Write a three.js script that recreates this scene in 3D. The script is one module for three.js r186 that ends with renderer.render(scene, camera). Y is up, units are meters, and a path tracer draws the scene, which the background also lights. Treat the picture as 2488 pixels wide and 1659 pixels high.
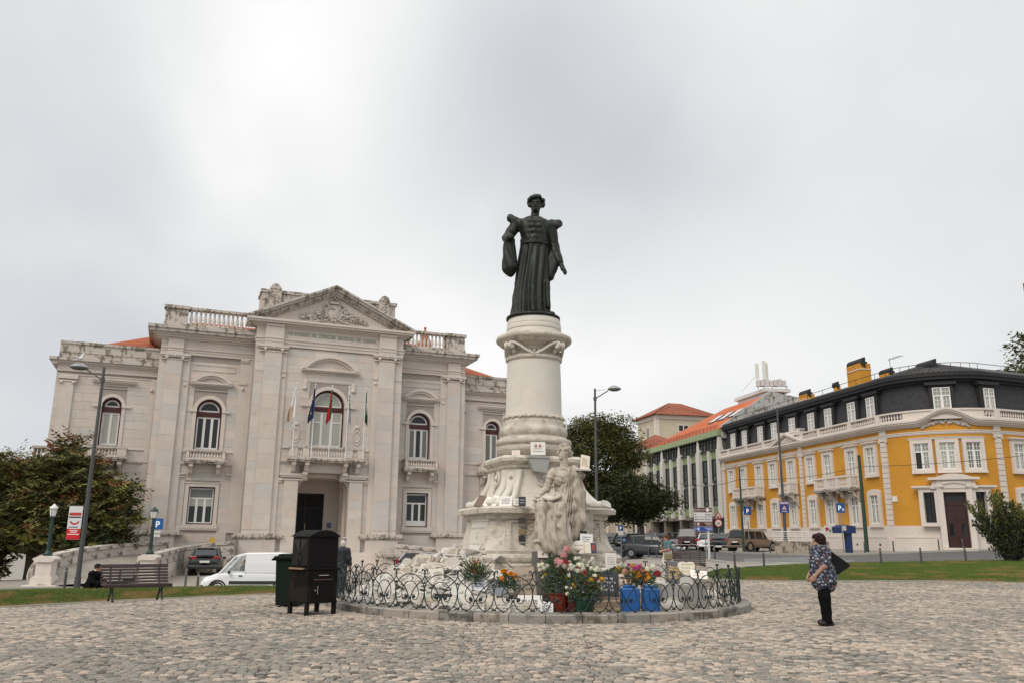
import * as THREE from 'three';
import { mergeGeometries } from 'three/addons/utils/BufferGeometryUtils.js';
import { RoundedBoxGeometry } from 'three/addons/geometries/RoundedBoxGeometry.js';
import { MarchingCubes } from 'three/addons/objects/MarchingCubes.js';

// ---------- camera, sky, sun, exposure ----------
const RAD = Math.PI / 180;
const scene = new THREE.Scene();
const camera = new THREE.PerspectiveCamera(44.85, 1024 / 682, 0.1, 1500);
camera.position.set(0, 1.55, 0);
camera.rotation.order = 'YXZ';
camera.rotation.set(13.32 * RAD, 0, 0.5 * RAD);
const renderer = new THREE.WebGLRenderer({ antialias: true });
renderer.toneMapping = THREE.LinearToneMapping;
renderer.toneMappingExposure = 1.06;
renderer.shadowMap.enabled = true;

// seeded random and periodic value noise
function rng(seed) { let a = seed >>> 0; return () => { a = (a + 0x6D2B79F5) | 0; let t = Math.imul(a ^ (a >>> 15), 1 | a); t = (t + Math.imul(t ^ (t >>> 7), 61 | t)) ^ t; return ((t ^ (t >>> 14)) >>> 0) / 4294967296; }; }
const R0 = rng(7);
const hash2 = (x, y, s) => { let h = Math.imul(x, 374761393) + Math.imul(y, 668265263) + Math.imul(s, 1442695041); h = Math.imul(h ^ (h >>> 13), 1274126177); return ((h ^ (h >>> 16)) >>> 0) / 4294967296; };
function vnoise(x, y, per, s) {
const xi = Math.floor(x), yi = Math.floor(y), fx = x - xi, fy = y - yi, u = fx * fx * (3 - 2 * fx), v = fy * fy * (3 - 2 * fy);
const w = (n, p) => p ? ((n % p) + p) % p : n;
const a = hash2(w(xi, per), w(yi, per), s), b = hash2(w(xi + 1, per), w(yi, per), s), c = hash2(w(xi, per), w(yi + 1, per), s), d = hash2(w(xi + 1, per), w(yi + 1, per), s);
return a + (b - a) * u + (c - a) * v + (a - b - c + d) * u * v;
}
function fbm(x, y, oct = 4, per = 0, s = 1) { let a = 0.5, t = 0, n = 0; for (let i = 0; i < oct; i++) { t += a * vnoise(x, y, per, s + i); n += a; x *= 2; y *= 2; per *= 2; a *= 0.5; } return t / n; }
const clamp = (x, a = 0, b = 1) => Math.min(b, Math.max(a, x));
const lerp = (a, b, t) => a + (b - a) * t;
const sstep = (a, b, x) => { const t = clamp((x - a) / (b - a)); return t * t * (3 - 2 * t); };

// overcast sky: soft cloud sheet, a thin bright patch at the upper left, a greyer mass above the middle
{
const w = 1024, h = 512, data = new Float32Array(w * h * 4);
for (let j = 0; j < h; j++) for (let i = 0; i < w; i++) {
const el = ((j + 0.5) / h - 0.5) * 180, az = ((i + 0.5) / w - 0.5) * 360 + 90; // az: 0 = ahead (-z), + to the right
let A = az > 180 ? az - 360 : az;
const e = Math.max(el, -5);
const k = 1 / (Math.sin(Math.max(e, 4) * RAD) + 0.28);
const X = Math.sin(A * RAD) * k, Z = Math.cos(A * RAD) * k;
const n1 = fbm(X * 1.3 + 11.2, Z * 1.1 + 4.7, 5, 0, 3), n2 = fbm(X * 3.1 + 2.2, Z * 2.6 + 9.1, 5, 0, 17);
let L = 0.745 + 0.20 * (n1 - 0.5) + 0.11 * (n2 - 0.5);
const wa = 14 * (n1 - 0.5) + 7 * (n2 - 0.5), wb = 10 * (n2 - 0.5) + 6 * (n1 - 0.5), g = (a, b, sa, sb) => Math.exp(-(((A + wa - a) / sa) ** 2) - ((e + wb - b) / sb) ** 2);
L += 0.20 * g(-17, 31, 8, 10) - 0.13 * g(1, 31, 9, 7) - 0.10 * g(7, 23, 8, 6) + 0.10 * g(-4, 16, 14, 6) + 0.08 * g(14, 13, 16, 5) - 0.08 * g(-30, 10, 12, 12) + 0.06 * g(10, 4, 12, 8);
L += 0.75 * sstep(30, 80, e);
const c = sstep(0.9, 0.6, L);
const o = (j * w + i) * 4, blue = 1 + 0.05 * c, red = 1 - 0.03 * c;
const f = el < 0 ? 0.55 : 1;
data[o] = L * red * f; data[o + 1] = L * 1.005 * f; data[o + 2] = L * blue * f; data[o + 3] = 1;
}
const sky = new THREE.DataTexture(data, w, h, THREE.RGBAFormat, THREE.FloatType);
sky.mapping = THREE.EquirectangularReflectionMapping; sky.magFilter = THREE.LinearFilter; sky.minFilter = THREE.LinearFilter; sky.needsUpdate = true;
scene.background = sky; scene.environment = sky;
}
const sun = new THREE.DirectionalLight(0xfff4e6, 1.5);
sun.position.set(-38, 62, 18); sun.target.position.set(0, 0, -40);
sun.castShadow = true; sun.shadow.radius = 60; sun.shadow.mapSize.set(2048, 2048);
Object.assign(sun.shadow.camera, { left: -70, right: 70, top: 70, bottom: -70, near: 1, far: 260 });
scene.add(sun, sun.target);

// ---------- helpers ----------
const names = new Map();
function numbered(n) { const k = names.get(n) ?? 0; names.set(n, k + 1); return k ? `${n}_${String(k).padStart(3, '0')}` : n; }
function tag(o, label, category, group, kind) { Object.assign(o.userData, label && { label }, category && { category }, group && { group }, kind && { kind }); return o; }
function thing(name, label, category, pos = [0, 0, 0], turn = 0, group) {
const o = new THREE.Group(); o.name = numbered(name); scene.add(o); o.position.set(...pos); o.rotation.y = turn; return tag(o, label, category, group);
}
function clean(g) {
if (g.index) g = g.toNonIndexed();
for (const k of Object.keys(g.attributes)) if (!['position', 'normal', 'uv', 'color'].includes(k)) g.deleteAttribute(k);
if (!g.attributes.normal) g.computeVertexNormals();
return g;
}
function boxUV(g) { // uv in metres along the dominant axis of each face
const p = g.attributes.position, n = g.attributes.normal, uv = new Float32Array(p.count * 2);
for (let i = 0; i < p.count; i++) {
const ax = Math.abs(n.getX(i)), ay = Math.abs(n.getY(i)), az = Math.abs(n.getZ(i));
if (ay >= ax && ay >= az) { uv[2 * i] = p.getX(i); uv[2 * i + 1] = p.getZ(i); }
else if (ax >= az) { uv[2 * i] = p.getZ(i); uv[2 * i + 1] = p.getY(i); }
else { uv[2 * i] = p.getX(i); uv[2 * i + 1] = p.getY(i); }
}
g.setAttribute('uv', new THREE.BufferAttribute(uv, 2)); return g;
}
const M4 = (x = 0, y = 0, z = 0, rx = 0, ry = 0, rz = 0, s = 1) => new THREE.Matrix4().compose(new THREE.Vector3(x, y, z), new THREE.Quaternion().setFromEuler(new THREE.Euler(rx, ry, rz, 'YXZ')), Array.isArray(s) ? new THREE.Vector3(...s) : new THREE.Vector3(s, s, s));
class Bag {
constructor() { this.g = []; }
add(g, m) { g = clean(g); if (m) { g = g.clone(); g.applyMatrix4(m); } this.g.push(g); return this; }
bx(x0, x1, y0, y1, z0, z1) { return this.add(new THREE.BoxGeometry(x1 - x0, y1 - y0, z1 - z0), M4((x0 + x1) / 2, (y0 + y1) / 2, (z0 + z1) / 2)); }
box(w, h, d, x, y, z, rx = 0, ry = 0, rz = 0) { return this.add(new THREE.BoxGeometry(w, h, d), M4(x, y, z, rx, ry, rz)); }
rbox(w, h, d, r, x, y, z, rx = 0, ry = 0, rz = 0) { return this.add(new RoundedBoxGeometry(w, h, d, 2, r), M4(x, y, z, rx, ry, rz)); }
cyl(r0, r1, h, x, y, z, seg = 12, rx = 0, ry = 0, rz = 0) { return this.add(new THREE.CylinderGeometry(r1, r0, h, seg), M4(x, y, z, rx, ry, rz)); }
rod(a, b, r0, r1 = r0, seg = 8) { const A = new THREE.Vector3(...a), B = new THREE.Vector3(...b), d = B.clone().sub(A), L = d.length(); const m = new THREE.Matrix4().compose(A.clone().add(B).multiplyScalar(0.5), new THREE.Quaternion().setFromUnitVectors(new THREE.Vector3(0, 1, 0), d.normalize()), new THREE.Vector3(1, 1, 1)); return this.add(new THREE.CylinderGeometry(r1, r0, L, seg), m); }
sph(r, x, y, z, s = 1, seg = 12) { return this.add(new THREE.SphereGeometry(r, seg, Math.max(6, seg * 0.6 | 0)), M4(x, y, z, 0, 0, 0, s)); }
lathe(pts, x = 0, y = 0, z = 0, seg = 24) { return this.add(new THREE.LatheGeometry(pts.map((p) => new THREE.Vector2(...p)), seg), M4(x, y, z)); }
tube(pts, r, seg = 24, rs = 6, closed = false) { return this.add(new THREE.TubeGeometry(new THREE.CatmullRomCurve3(pts.map((p) => new THREE.Vector3(...p)), closed, 'centripetal'), seg, r, rs, closed)); }
tor(R, r, x, y, z, rx = 0, ry = 0, rz = 0, arc = Math.PI * 2, seg = 24) { return this.add(new THREE.TorusGeometry(R, r, 6, seg, arc), M4(x, y, z, rx, ry, rz)); }
ext(pts, d, m, holes = [], bev = 0) { // polygon in xy, extruded along +z
const s = pts instanceof THREE.Shape ? pts : new THREE.Shape(pts.map((p) => new THREE.Vector2(...p)));
for (const h of holes) s.holes.push(h instanceof THREE.Path ? h : new THREE.Path(h.map((p) => new THREE.Vector2(...p))));
return this.add(new THREE.ExtrudeGeometry(s, { depth: d, bevelEnabled: bev > 0, bevelSize: bev, bevelThickness: bev, bevelSegments: 2, curveSegments: 20 }), m);
}
mould(x0, x1, zb, steps, ends = true) { for (const [y0, y1, p] of steps) this.bx(x0 - (ends ? p : 0), x1 + (ends ? p : 0), y0, y1, zb, zb + p); return this; }
geo(uvs = true) { let gs = this.g; if (gs.some((g) => g.attributes.color)) gs.forEach((g) => { if (!g.attributes.color) g.setAttribute('color', new THREE.BufferAttribute(new Float32Array(g.attributes.position.count * 3).fill(1), 3)); }); gs.forEach((g) => { if (!g.attributes.uv) g.setAttribute('uv', new THREE.BufferAttribute(new Float32Array(g.attributes.position.count * 2), 2)); }); const g = mergeGeometries(gs); return uvs ? boxUV(g) : g; }
build(name, m, parent, uvs = true) { return mesh(name, this.geo(uvs), m, parent); }
}
const bag = () => new Bag();
function mesh(name, g, m, parent) {
const o = new THREE.Mesh(g, m); o.castShadow = o.receiveShadow = true;
if (parent) { o.name = name; parent.add(o); } else { o.name = numbered(name); scene.add(o); }
return o;
}
function at(o, x, y, z, ry = 0) { o.position.set(x, y, z); o.rotation.y = ry; return o; }
function copy(o, label, pos, turn) { const c = o.clone(); c.name = numbered(o.name.replace(/_\d+$/, '')); c.userData = { ...o.userData }; if (label) c.userData.label = label; scene.add(c); if (pos) c.position.set(...pos); if (turn !== undefined) c.rotation.y = turn; return c; }

// textures
const lin2s = (x) => { x = clamp(x); return 255 * (x <= 0.0031308 ? 12.92 * x : 1.055 * x ** (1 / 2.4) - 0.055); };
function tex(n, fn, rep = 1, srgb = true, m = n) {
const d = new Uint8Array(n * m * 4);
for (let j = 0; j < m; j++) for (let i = 0; i < n; i++) { const c = fn(i / n, j / m), o = (j * n + i) * 4; for (let k = 0; k < 3; k++) { const v = Array.isArray(c) ? c[k] : c; d[o + k] = srgb ? lin2s(v) : clamp(v) * 255; } d[o + 3] = 255; }
const t = new THREE.DataTexture(d, n, m); t.wrapS = t.wrapT = THREE.RepeatWrapping; t.magFilter = THREE.LinearFilter; t.minFilter = THREE.LinearMipmapLinearFilter; t.generateMipmaps = true; if (srgb) t.colorSpace = THREE.SRGBColorSpace;
Array.isArray(rep) ? t.repeat.set(...rep) : t.repeat.set(rep, rep); t.needsUpdate = true; return t;
}
function canvasTex(w, h, draw) { const c = document.createElement('canvas'); c.width = w; c.height = h; draw(c.getContext('2d'), w, h); const t = new THREE.CanvasTexture(c); t.colorSpace = THREE.SRGBColorSpace; return t; }
const rgb = (r, g, b) => new THREE.Color().setRGB(r, g, b);
const std = (c, rough = 0.8, o = {}) => new THREE.MeshStandardMaterial({ color: Array.isArray(c) ? rgb(...c) : c, roughness: rough, ...o });
const phys = (c, rough = 0.5, o = {}) => new THREE.MeshPhysicalMaterial({ color: Array.isArray(c) ? rgb(...c) : c, roughness: rough, ...o });

const tGrain = tex(512, (u, v) => 0.62 + 0.38 * (0.6 * fbm(u * 8, v * 8, 5, 8, 5) + 0.4 * fbm(u * 64, v * 64, 2, 64, 9)), 0.37);
const tStone = tex(512, (u, v) => { // pale limestone: warm and grey clouds, fine speckle, short dark streaks
const a = fbm(u * 6, v * 6, 5, 6, 21), b = fbm(u * 5, v * 10, 4, 5, 33), s = fbm(u * 90, v * 90, 2, 90, 41), st = fbm(u * 40, v * 7, 3, 40, 51);
const k = 0.90 + 0.14 * (a - 0.5) + 0.08 * (s - 0.5) - 0.10 * sstep(0.66, 0.9, st);
return [k * (1 + 0.06 * (b - 0.5)), k * (1 - 0.01 * (b - 0.5)), k * (1 - 0.06 * (b - 0.5))];
}, 0.31);
const tCrust = tex(512, (u, v) => { // limestone with black crust and lichen blotches
const a = fbm(u * 7, v * 7, 6, 7, 61), b = fbm(u * 22, v * 10, 4, 22, 71), s = fbm(u * 80, v * 80, 2, 80, 81);
const d = sstep(0.49, 0.66, 0.6 * a + 0.4 * b), k = (0.9 - 0.58 * d) * (0.9 + 0.22 * (s - 0.5));
return [k * (1 + 0.03 * d), k, k * (1 - 0.09 * d)];
}, 0.43);
const tFine = tex(256, (u, v) => 0.72 + 0.28 * fbm(u * 24, v * 24, 4, 24, 91), 0.8);
const tBumpN = tex(256, (u, v) => fbm(u * 16, v * 16, 5, 16, 95), 1.1, false);

// ---------- terrain ----------
const GP = [[-16.58,-33,-0.515],[-20.1,-37,-0.727],[-17.16,-46,-0.581],[-10.9,-37.5,-1.05],[-7.5,-38.5,-1.05],[-13,-38,-0.95],[-5.37,-49,-0.905],[-8.5,-48,-0.329],[-9.5,-22,-0.135],[-12.59,-22,-0.43],[20.28,-70,0.617],[14.51,-100,0.75],[10.47,-62,0.197],[27.92,-62.5,0.829],[33.93,-60,1.03],[15.75,-31,0.1],[18.27,-31,0.093],[9.36,-32,-0.004],[3.48,-45,0.177],[13.36,-115,0.764],[20.81,-45,0.449],[26.23,-45,0.494],[7.51,-34,0.113],[-18.51,-44,-0.547],
[0,-9,0],[-5,-9,0],[5,-9,0],[0,-14,0],[-4,-15,0],[5,-15,0],[6,-20,0],[0,-24,0],[6,-26,0],[-3,-25,0],[10,-15,0],[-9,-13,0],[-6,-19,0],[12,-22,0],[0,0,0],[-12,0,0],[12,0,0],[-60,-20,-2],[-60,-60,-3],[-60,-110,-3],[0,-150,1.2],[60,-60,1.5],[60,-20,0.5],[60,-130,2],[0,30,0],[-30,30,-0.3],[40,30,0.3],[-25,-60,-1.2],[-2,-60,-0.3],[8,-130,1],[-30,-130,-1]];
const tpsK = (r2) => (r2 > 0 ? 0.5 * r2 * Math.log(r2 + 1e-12) : 0);
const tpsW = (() => { // thin-plate spline through surveyed heights
const n = GP.length, N = n + 3, A = [];
for (let i = 0; i < N; i++) A.push(new Float64Array(N + 1));
for (let i = 0; i < n; i++) {
for (let j = 0; j < n; j++) A[i][j] = tpsK((GP[i][0] - GP[j][0]) ** 2 + (GP[i][1] - GP[j][1]) ** 2) + (i === j ? 8 : 0);
const q = [1, GP[i][0], GP[i][1]]; for (let k = 0; k < 3; k++) A[i][n + k] = A[n + k][i] = q[k]; A[i][N] = GP[i][2];
}
for (let c = 0; c < N; c++) {
let p = c; for (let r = c + 1; r < N; r++) if (Math.abs(A[r][c]) > Math.abs(A[p][c])) p = r;
[A[c], A[p]] = [A[p], A[c]];
for (let r = 0; r < N; r++) if (r !== c) { const f = A[r][c] / A[c][c]; if (f) for (let k = c; k <= N; k++) A[r][k] -= f * A[c][k]; }
}
return A.map((r, i) => r[N] / r[i]);
})();
function H(x, z) {
x = clamp(x, -60, 60); z = clamp(z, -135, 25);
const n = GP.length; let s = tpsW[n] + tpsW[n + 1] * x + tpsW[n + 2] * z;
for (let i = 0; i < n; i++) s += tpsW[i] * tpsK((GP[i][0] - x) ** 2 + (GP[i][1] - z) ** 2);
return s;
}
const Hg = new Map();
const RC = [0.65, -20.6]; // centre of the monument ring
{
const xs = [], zs = [];
for (const v of [-420, -250, -140, -90, -66]) xs.push(v); for (let x = -56; x <= 56; x += 1) xs.push(x); for (const v of [66, 90, 140, 250, 420]) xs.push(v);
for (let z = 24; z > -90; z -= 1) zs.push(z); for (let z = -90; z >= -150; z -= 5) zs.push(z); for (const v of [-180, -230, -320, -500]) zs.push(v);
const pos = [], uv = [], idx = [];
zs.forEach((z) => xs.forEach((x) => { pos.push(x, H(x, z), z); uv.push(x, z); }));
for (let j = 0; j < zs.length - 1; j++) for (let i = 0; i < xs.length - 1; i++) { const a = j * xs.length + i, b = a + 1, c = a + xs.length, d = c + 1; idx.push(a, b, c, b, d, c); }
const g = new THREE.BufferGeometry(); g.setAttribute('position', new THREE.Float32BufferAttribute(pos, 3)); g.setAttribute('uv', new THREE.Float32BufferAttribute(uv, 2)); g.setIndex(idx); g.computeVertexNormals();
// Portuguese mosaic paving: small pale cubes
const tCal = tex(512, (u, v) => {
const n = 32, cx = u * n + 0.25 * (vnoise(u * n, v * n, n, 3) - 0.5), cy = v * n + 0.25 * (vnoise(u * n, v * n, n, 8) - 0.5), ix = Math.floor(cx), iy = Math.floor(cy), fx = cx - ix, fy = cy - iy;
const e = Math.min(fx, 1 - fx, fy, 1 - fy), k = sstep(0.03, 0.14, e), h = hash2(((ix % n) + n) % n, ((iy % n) + n) % n, 5);
const big = fbm(u * 5, v * 5, 4, 5, 12), m = (0.30 + 0.70 * k) * (0.74 + 0.26 * h) * (0.8 + 0.4 * (big - 0.4));
return [m, m * 0.975, m * 0.93];
}, 0.42);
tag(mesh('ground', g, std([0.50, 0.465, 0.41], 0.9, { map: tCal })), 'pale small-stone paving around the square', 'ground', null, 'structure');
}
// a draped sheet between two edges, sampled n by m, OFF metres over the terrain
const evalPts = (pts, t) => { const L = [0]; for (let i = 1; i < pts.length; i++) L.push(L[i - 1] + Math.hypot(pts[i][0] - pts[i - 1][0], pts[i][1] - pts[i - 1][1])); const s = t * L[L.length - 1]; let i = 1; while (i < pts.length - 1 && L[i] < s) i++; const f = (s - L[i - 1]) / (L[i] - L[i - 1]); return [lerp(pts[i - 1][0], pts[i][0], f), lerp(pts[i - 1][1], pts[i][1], f)]; };
const smooth = (pts, n = 60) => new THREE.CatmullRomCurve3(pts.map((p) => new THREE.Vector3(p[0], 0, p[1])), false, 'centripetal').getSpacedPoints(n).map((v) => [v.x, v.z]);
function drape(A, B, n, m, off, bump = () => 0) {
const pos = [], uv = [], idx = [];
for (let i = 0; i <= n; i++) { const a = evalPts(A, i / n), b = evalPts(B, i / n); for (let j = 0; j <= m; j++) { const t = j / m, x = lerp(a[0], b[0], t), z = lerp(a[1], b[1], t); pos.push(x, H(x, z) + off + bump(t, i / n, x, z), z); uv.push(x, z); } }
for (let i = 0; i < n; i++) for (let j = 0; j < m; j++) { const a = i * (m + 1) + j, b = a + 1, c = a + m + 1, d = c + 1; idx.push(a, b, c, b, d, c); }
const g = new THREE.BufferGeometry(); g.setAttribute('position', new THREE.Float32BufferAttribute(pos, 3)); g.setAttribute('uv', new THREE.Float32BufferAttribute(uv, 2)); g.setIndex(idx); g.computeVertexNormals();
if (g.attributes.normal.getY(0) < 0) { g.setIndex(idx.reverse()); g.computeVertexNormals(); }
return g;
}
const kerbGeo = (pts, w, h, n = 60, base = 0) => { // a kerb of square section following the terrain
const P = smooth(pts, n), pos = [], idx = [];
P.forEach((p, i) => { const a = P[Math.max(0, i - 1)], b = P[Math.min(n, i + 1)], dx = b[0] - a[0], dz = b[1] - a[1], l = Math.hypot(dx, dz), nx = -dz / l * w / 2, nz = dx / l * w / 2, y = H(...p) + base; pos.push(p[0] + nx, y - 0.1, p[1] + nz, p[0] + nx, y + h, p[1] + nz, p[0] - nx, y + h, p[1] - nz, p[0] - nx, y - 0.1, p[1] - nz); });
for (let i = 0; i < n; i++) for (let k = 0; k < 3; k++) { const a = i * 4 + k, c = a + 4; idx.push(a, c, a + 1, a + 1, c, c + 1); }
let g = new THREE.BufferGeometry(); g.setAttribute('position', new THREE.Float32BufferAttribute(pos, 3)); g.setIndex(idx); g = g.toNonIndexed(); g.computeVertexNormals(); return boxUV(g);
};
const tAsph = tex(512, (u, v) => { const a = fbm(u * 5, v * 5, 5, 5, 31), s = fbm(u * 120, v * 120, 2, 120, 35), cr = sstep(0.02, 0.0, Math.abs(fbm(u * 4, v * 4, 4, 4, 39) - 0.5)); return (0.72 + 0.35 * (a - 0.5) + 0.4 * (s - 0.5)) * (1 - 0.35 * cr); }, 0.17);
const mAsph = std([0.135, 0.133, 0.132], 0.85, { map: tAsph });
const roadNear = smooth([[-60, -20], [-40, -24.2], [-20.5, -28.6], [-13, -32.2], [-8, -33.6], [-3, -40], [4, -58], [7.2, -65], [8.4, -80], [9, -150]], 90);
const roadFar = smooth([[-60, -24], [-40, -28], [-22, -33.4], [-13.5, -36.2], [-7, -43], [2, -56], [9.6, -60], [17.5, -70], [15.9, -92], [16.2, -150]], 90);
tag(mesh('road', drape(roadNear, roadFar, 200, 14, 0.012), mAsph), 'worn grey asphalt street curving round the square', 'road', null, 'structure');
const r2n = smooth([[7.8, -64.5], [9.4, -62.5], [9.95, -57.5], [10.3, -52], [10.9, -45.6], [11.6, -42.3], [15.1, -41.8], [20.4, -44.2], [24.3, -45.5], [34, -46.2], [60, -45]], 80);
const r2f = smooth([[17.5, -71], [17.9, -66.8], [18.6, -62.5], [19.5, -58.2], [20.8, -56.3], [22.9, -56.2], [26, -57], [29.5, -57.9], [34.7, -57.9], [42, -56.5], [60, -52]], 80);
tag(mesh('road', drape(r2n, r2f, 120, 16, 0.017), mAsph), 'grey asphalt branch road in front of the yellow building', 'road', null, 'structure');
// kerbs
{
const mK = std([0.42, 0.39, 0.35], 0.85, { map: tStone });
const k1 = mesh('kerb', mergeGeometries([kerbGeo([[17.5, -71], [17.9, -66.8], [18.6, -62.5], [19.5, -58.2], [20.8, -56.3], [22.9, -56.2], [26, -57], [29.5, -57.9], [34.7, -57.9], [42, -56.5]], 0.25, 0.13, 80)]), mK); tag(k1, 'stone kerb along the pavement of the yellow building', 'kerb', null, 'structure');
const k2 = mesh('kerb', kerbGeo([[7.2, -65], [9.2, -62.5], [9.75, -57.5], [10.05, -52], [10.6, -45.6], [11.2, -42.2], [15, -41.5], [20.4, -43.9], [24.3, -45.2], [34, -45.9]], 0.25, 0.1, 80), mK); tag(k2, 'stone kerb between the square and the branch road', 'kerb', null, 'structure');
const k3 = mesh('kerb', kerbGeo([[-40, -28], [-22, -33.4], [-13.5, -36.2], [-7, -43], [-2, -50]], 0.25, 0.1, 60), mK); tag(k3, 'stone kerb of the pavement below the ramp', 'kerb', null, 'structure');
}
// zebra crossing
{
const t = mesh('zebra_crossing', (() => { const b = bag(); return b; })().bx(0, 0.001, 0, 0.001, 0, 0.001).geo(), std([0.5, 0.49, 0.47], 0.8, { map: tFine })); tag(t, 'worn white zebra stripes across the branch road', 'zebra crossing', null, 'structure');
t.geometry = drape([[9.9, -39.2], [10.2, -39.5]], [[9.9, -39.2], [10.2, -39.5]], 1, 1, -0.05);
const m = std([0.52, 0.51, 0.49], 0.8, { map: tFine });
for (let i = 0; i < 6; i++) { const f = i / 5, a = [10.9 + 2.6 * f, -39.9 - 9.5 * f], b = [18.2 + 1.2 * f, -44.0 - 9.2 * f], d = 0.5; mesh('stripe', drape([a, b], [[a[0] + 0.2, a[1] - d], [b[0] + 0.2, b[1] - d]], 16, 2, 0.024), m, t); }
}
// ---------- cobbled square ----------
const plazaFar = smooth([[-40, -19.5], [-20, -21.8], [-13.8, -23.5], [-10.7, -24.8], [-8.64, -24.6], [-6.2, -24.6], [-5.2, -27], [-3, -31], [0, -33.5], [4, -34.5], [7.2, -32.8], [10, -31.7], [13, -31.4], [15.8, -31.15], [18.3, -30.6], [40, -29]], 110);
const plazaZ = (x) => { for (let i = 1; i < plazaFar.length; i++) if (plazaFar[i][0] >= x && plazaFar[i - 1][0] < x) { const a = plazaFar[i - 1], b = plazaFar[i]; return lerp(a[1], b[1], (x - a[0]) / (b[0] - a[0])); } return -20; };
const cobbleTex = tex(256, (u, v) => { const a = fbm(u * 9, v * 9, 4, 9, 121), s = fbm(u * 60, v * 60, 2, 60, 123); return 0.78 + 0.3 * (a - 0.5) + 0.35 * (s - 0.5); }, 2.3);
const plaza = tag(mesh('cobbled_square', drape([[-40, 6], [40, 6]], plazaFar, 160, 60, 0.01), std([0.20, 0.18, 0.15], 0.95, { map: tGrain })), 'cobbled square of grey and pale stones around the monument', 'square', null, 'structure');
{
const stone = () => { // worn sett: bevelled top, open underneath
const a = 0.5, b = 0.38, pos = [], q = (p, r, s, t) => pos.push(...p, ...r, ...s, ...p, ...s, ...t);
const lo = [[-a, 0, a], [a, 0, a], [a, 0, -a], [-a, 0, -a]], mi = lo.map(([x, , z]) => [x, 0.72, z]), hi = [[-b, 0.98, b], [b, 1, b], [b, 0.98, -b], [-b, 1, -b]];
q(...hi); for (let i = 0; i < 4; i++) { const j = (i + 1) % 4; q(lo[i], lo[j], mi[j], mi[i]); q(mi[i], mi[j], hi[j], hi[i]); }
const g = new THREE.BufferGeometry(); g.setAttribute('position', new THREE.Float32BufferAttribute(pos, 3)); g.computeVertexNormals();
const uv = []; for (let i = 0; i < pos.length; i += 3) uv.push(pos[i] * 0.11, pos[i + 2] * 0.11); g.setAttribute('uv', new THREE.Float32BufferAttribute(uv, 2)); return g;
};
const R = rng(99), list = [], P = 0.112;
for (let k = -300; k < -50; k++) {
const off = R();
for (let i = -210; i < 210; i++) { // gently scalloped rows
const x0 = (i + off) * 0.112, ph = x0 * 2.1 + 0.8 * Math.sin(x0 * 0.31 + k * 0.02), th = Math.atan(-0.46 * Math.cos(ph)), x = x0 + 0.014 * (R() - 0.5), z = k * P - 0.22 * Math.sin(ph) + 0.02 * (R() - 0.5);
const ra = R(), rb = R(), rc = R(), rd = R(), re = R();
if (z > -7.6 || Math.abs(x) > -z * 0.66 + 1.8 || z < plazaZ(x) + 0.05) continue;
const dr = Math.hypot(x - RC[0], z - RC[1]); if (dr < 4.86) continue;
list.push([x, z, th, Math.cos(th), ra, rb, rc, rd, re]);
}
}
const cand = list.map((s, i) => [s[1] + Math.abs(s[0]) * 0.02, i]).filter(([, i]) => list[i][1] < -8.85 && Math.abs(list[i][0]) < -list[i][1] * 0.615).sort((a, b) => b[0] - a[0]).slice(0, 300);
const near = new Set(cand.map((c) => c[1]));
const place = (s) => { const [x, z, th, cs, ra, rb, rc, rd, re] = s; return M4(x, H(x, z) + 0.004, z, 0.05 * (ra - 0.5), th, 0.05 * (rb - 0.5), [0.098 + 0.014 * (rc - 0.6), 0.030 + 0.007 * rd, (0.094 + 0.016 * (re - 0.6)) * cs]); };
const colour = (s) => {
const [x, z, , , ra, rb, rc] = s, n = fbm(x * 0.45 + 3, z * 0.45 + 40, 3, 0, 7), n2 = fbm(x * 1.7 + 9, z * 1.7 + 5, 3, 0, 27);
const ring = sstep(2.2, 0.2, Math.hypot(x - RC[0], z - RC[1]) - 4.9);
const p = clamp(0.36 + 0.9 * (n - 0.5) + 0.9 * (n2 - 0.5) + 0.35 * ring), k = 0.82 + 0.36 * rc;
if (ra < p) return rb < 0.3 ? [0.55 * k, 0.445 * k, 0.355 * k] : [0.53 * k, 0.45 * k, 0.37 * k];
return rb < 0.12 ? [0.17 * k, 0.16 * k, 0.14 * k] : rb < 0.4 ? [0.37 * k, 0.32 * k, 0.265 * k] : [0.31 * k, 0.288 * k, 0.25 * k];
};
const geo = stone(), mat = phys([1, 1, 1], 0.9, { map: cobbleTex, specularIntensity: 0.35 });
const far = list.filter((_, i) => !near.has(i)), im = new THREE.InstancedMesh(geo, mat, far.length); im.name = 'cobble_paving'; im.userData.kind = 'stuff'; im.castShadow = im.receiveShadow = true;
far.forEach((s, i) => { im.setMatrixAt(i, place(s)); im.setColorAt(i, rgb(...colour(s))); }); plaza.add(im);
const tints = new Map();
for (const [, i] of cand) { const s = list[i], c = colour(s).map((v) => Math.round(v * 25) / 25 || 0.04), key = c.join(); if (!tints.has(key)) tints.set(key, phys(c, 0.9, { map: cobbleTex, specularIntensity: 0.35 })); const o = mesh('cobblestone', geo, tints.get(key), plaza); o.applyMatrix4(place(s)); }
console.log('cobbles', list.length);
}
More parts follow.
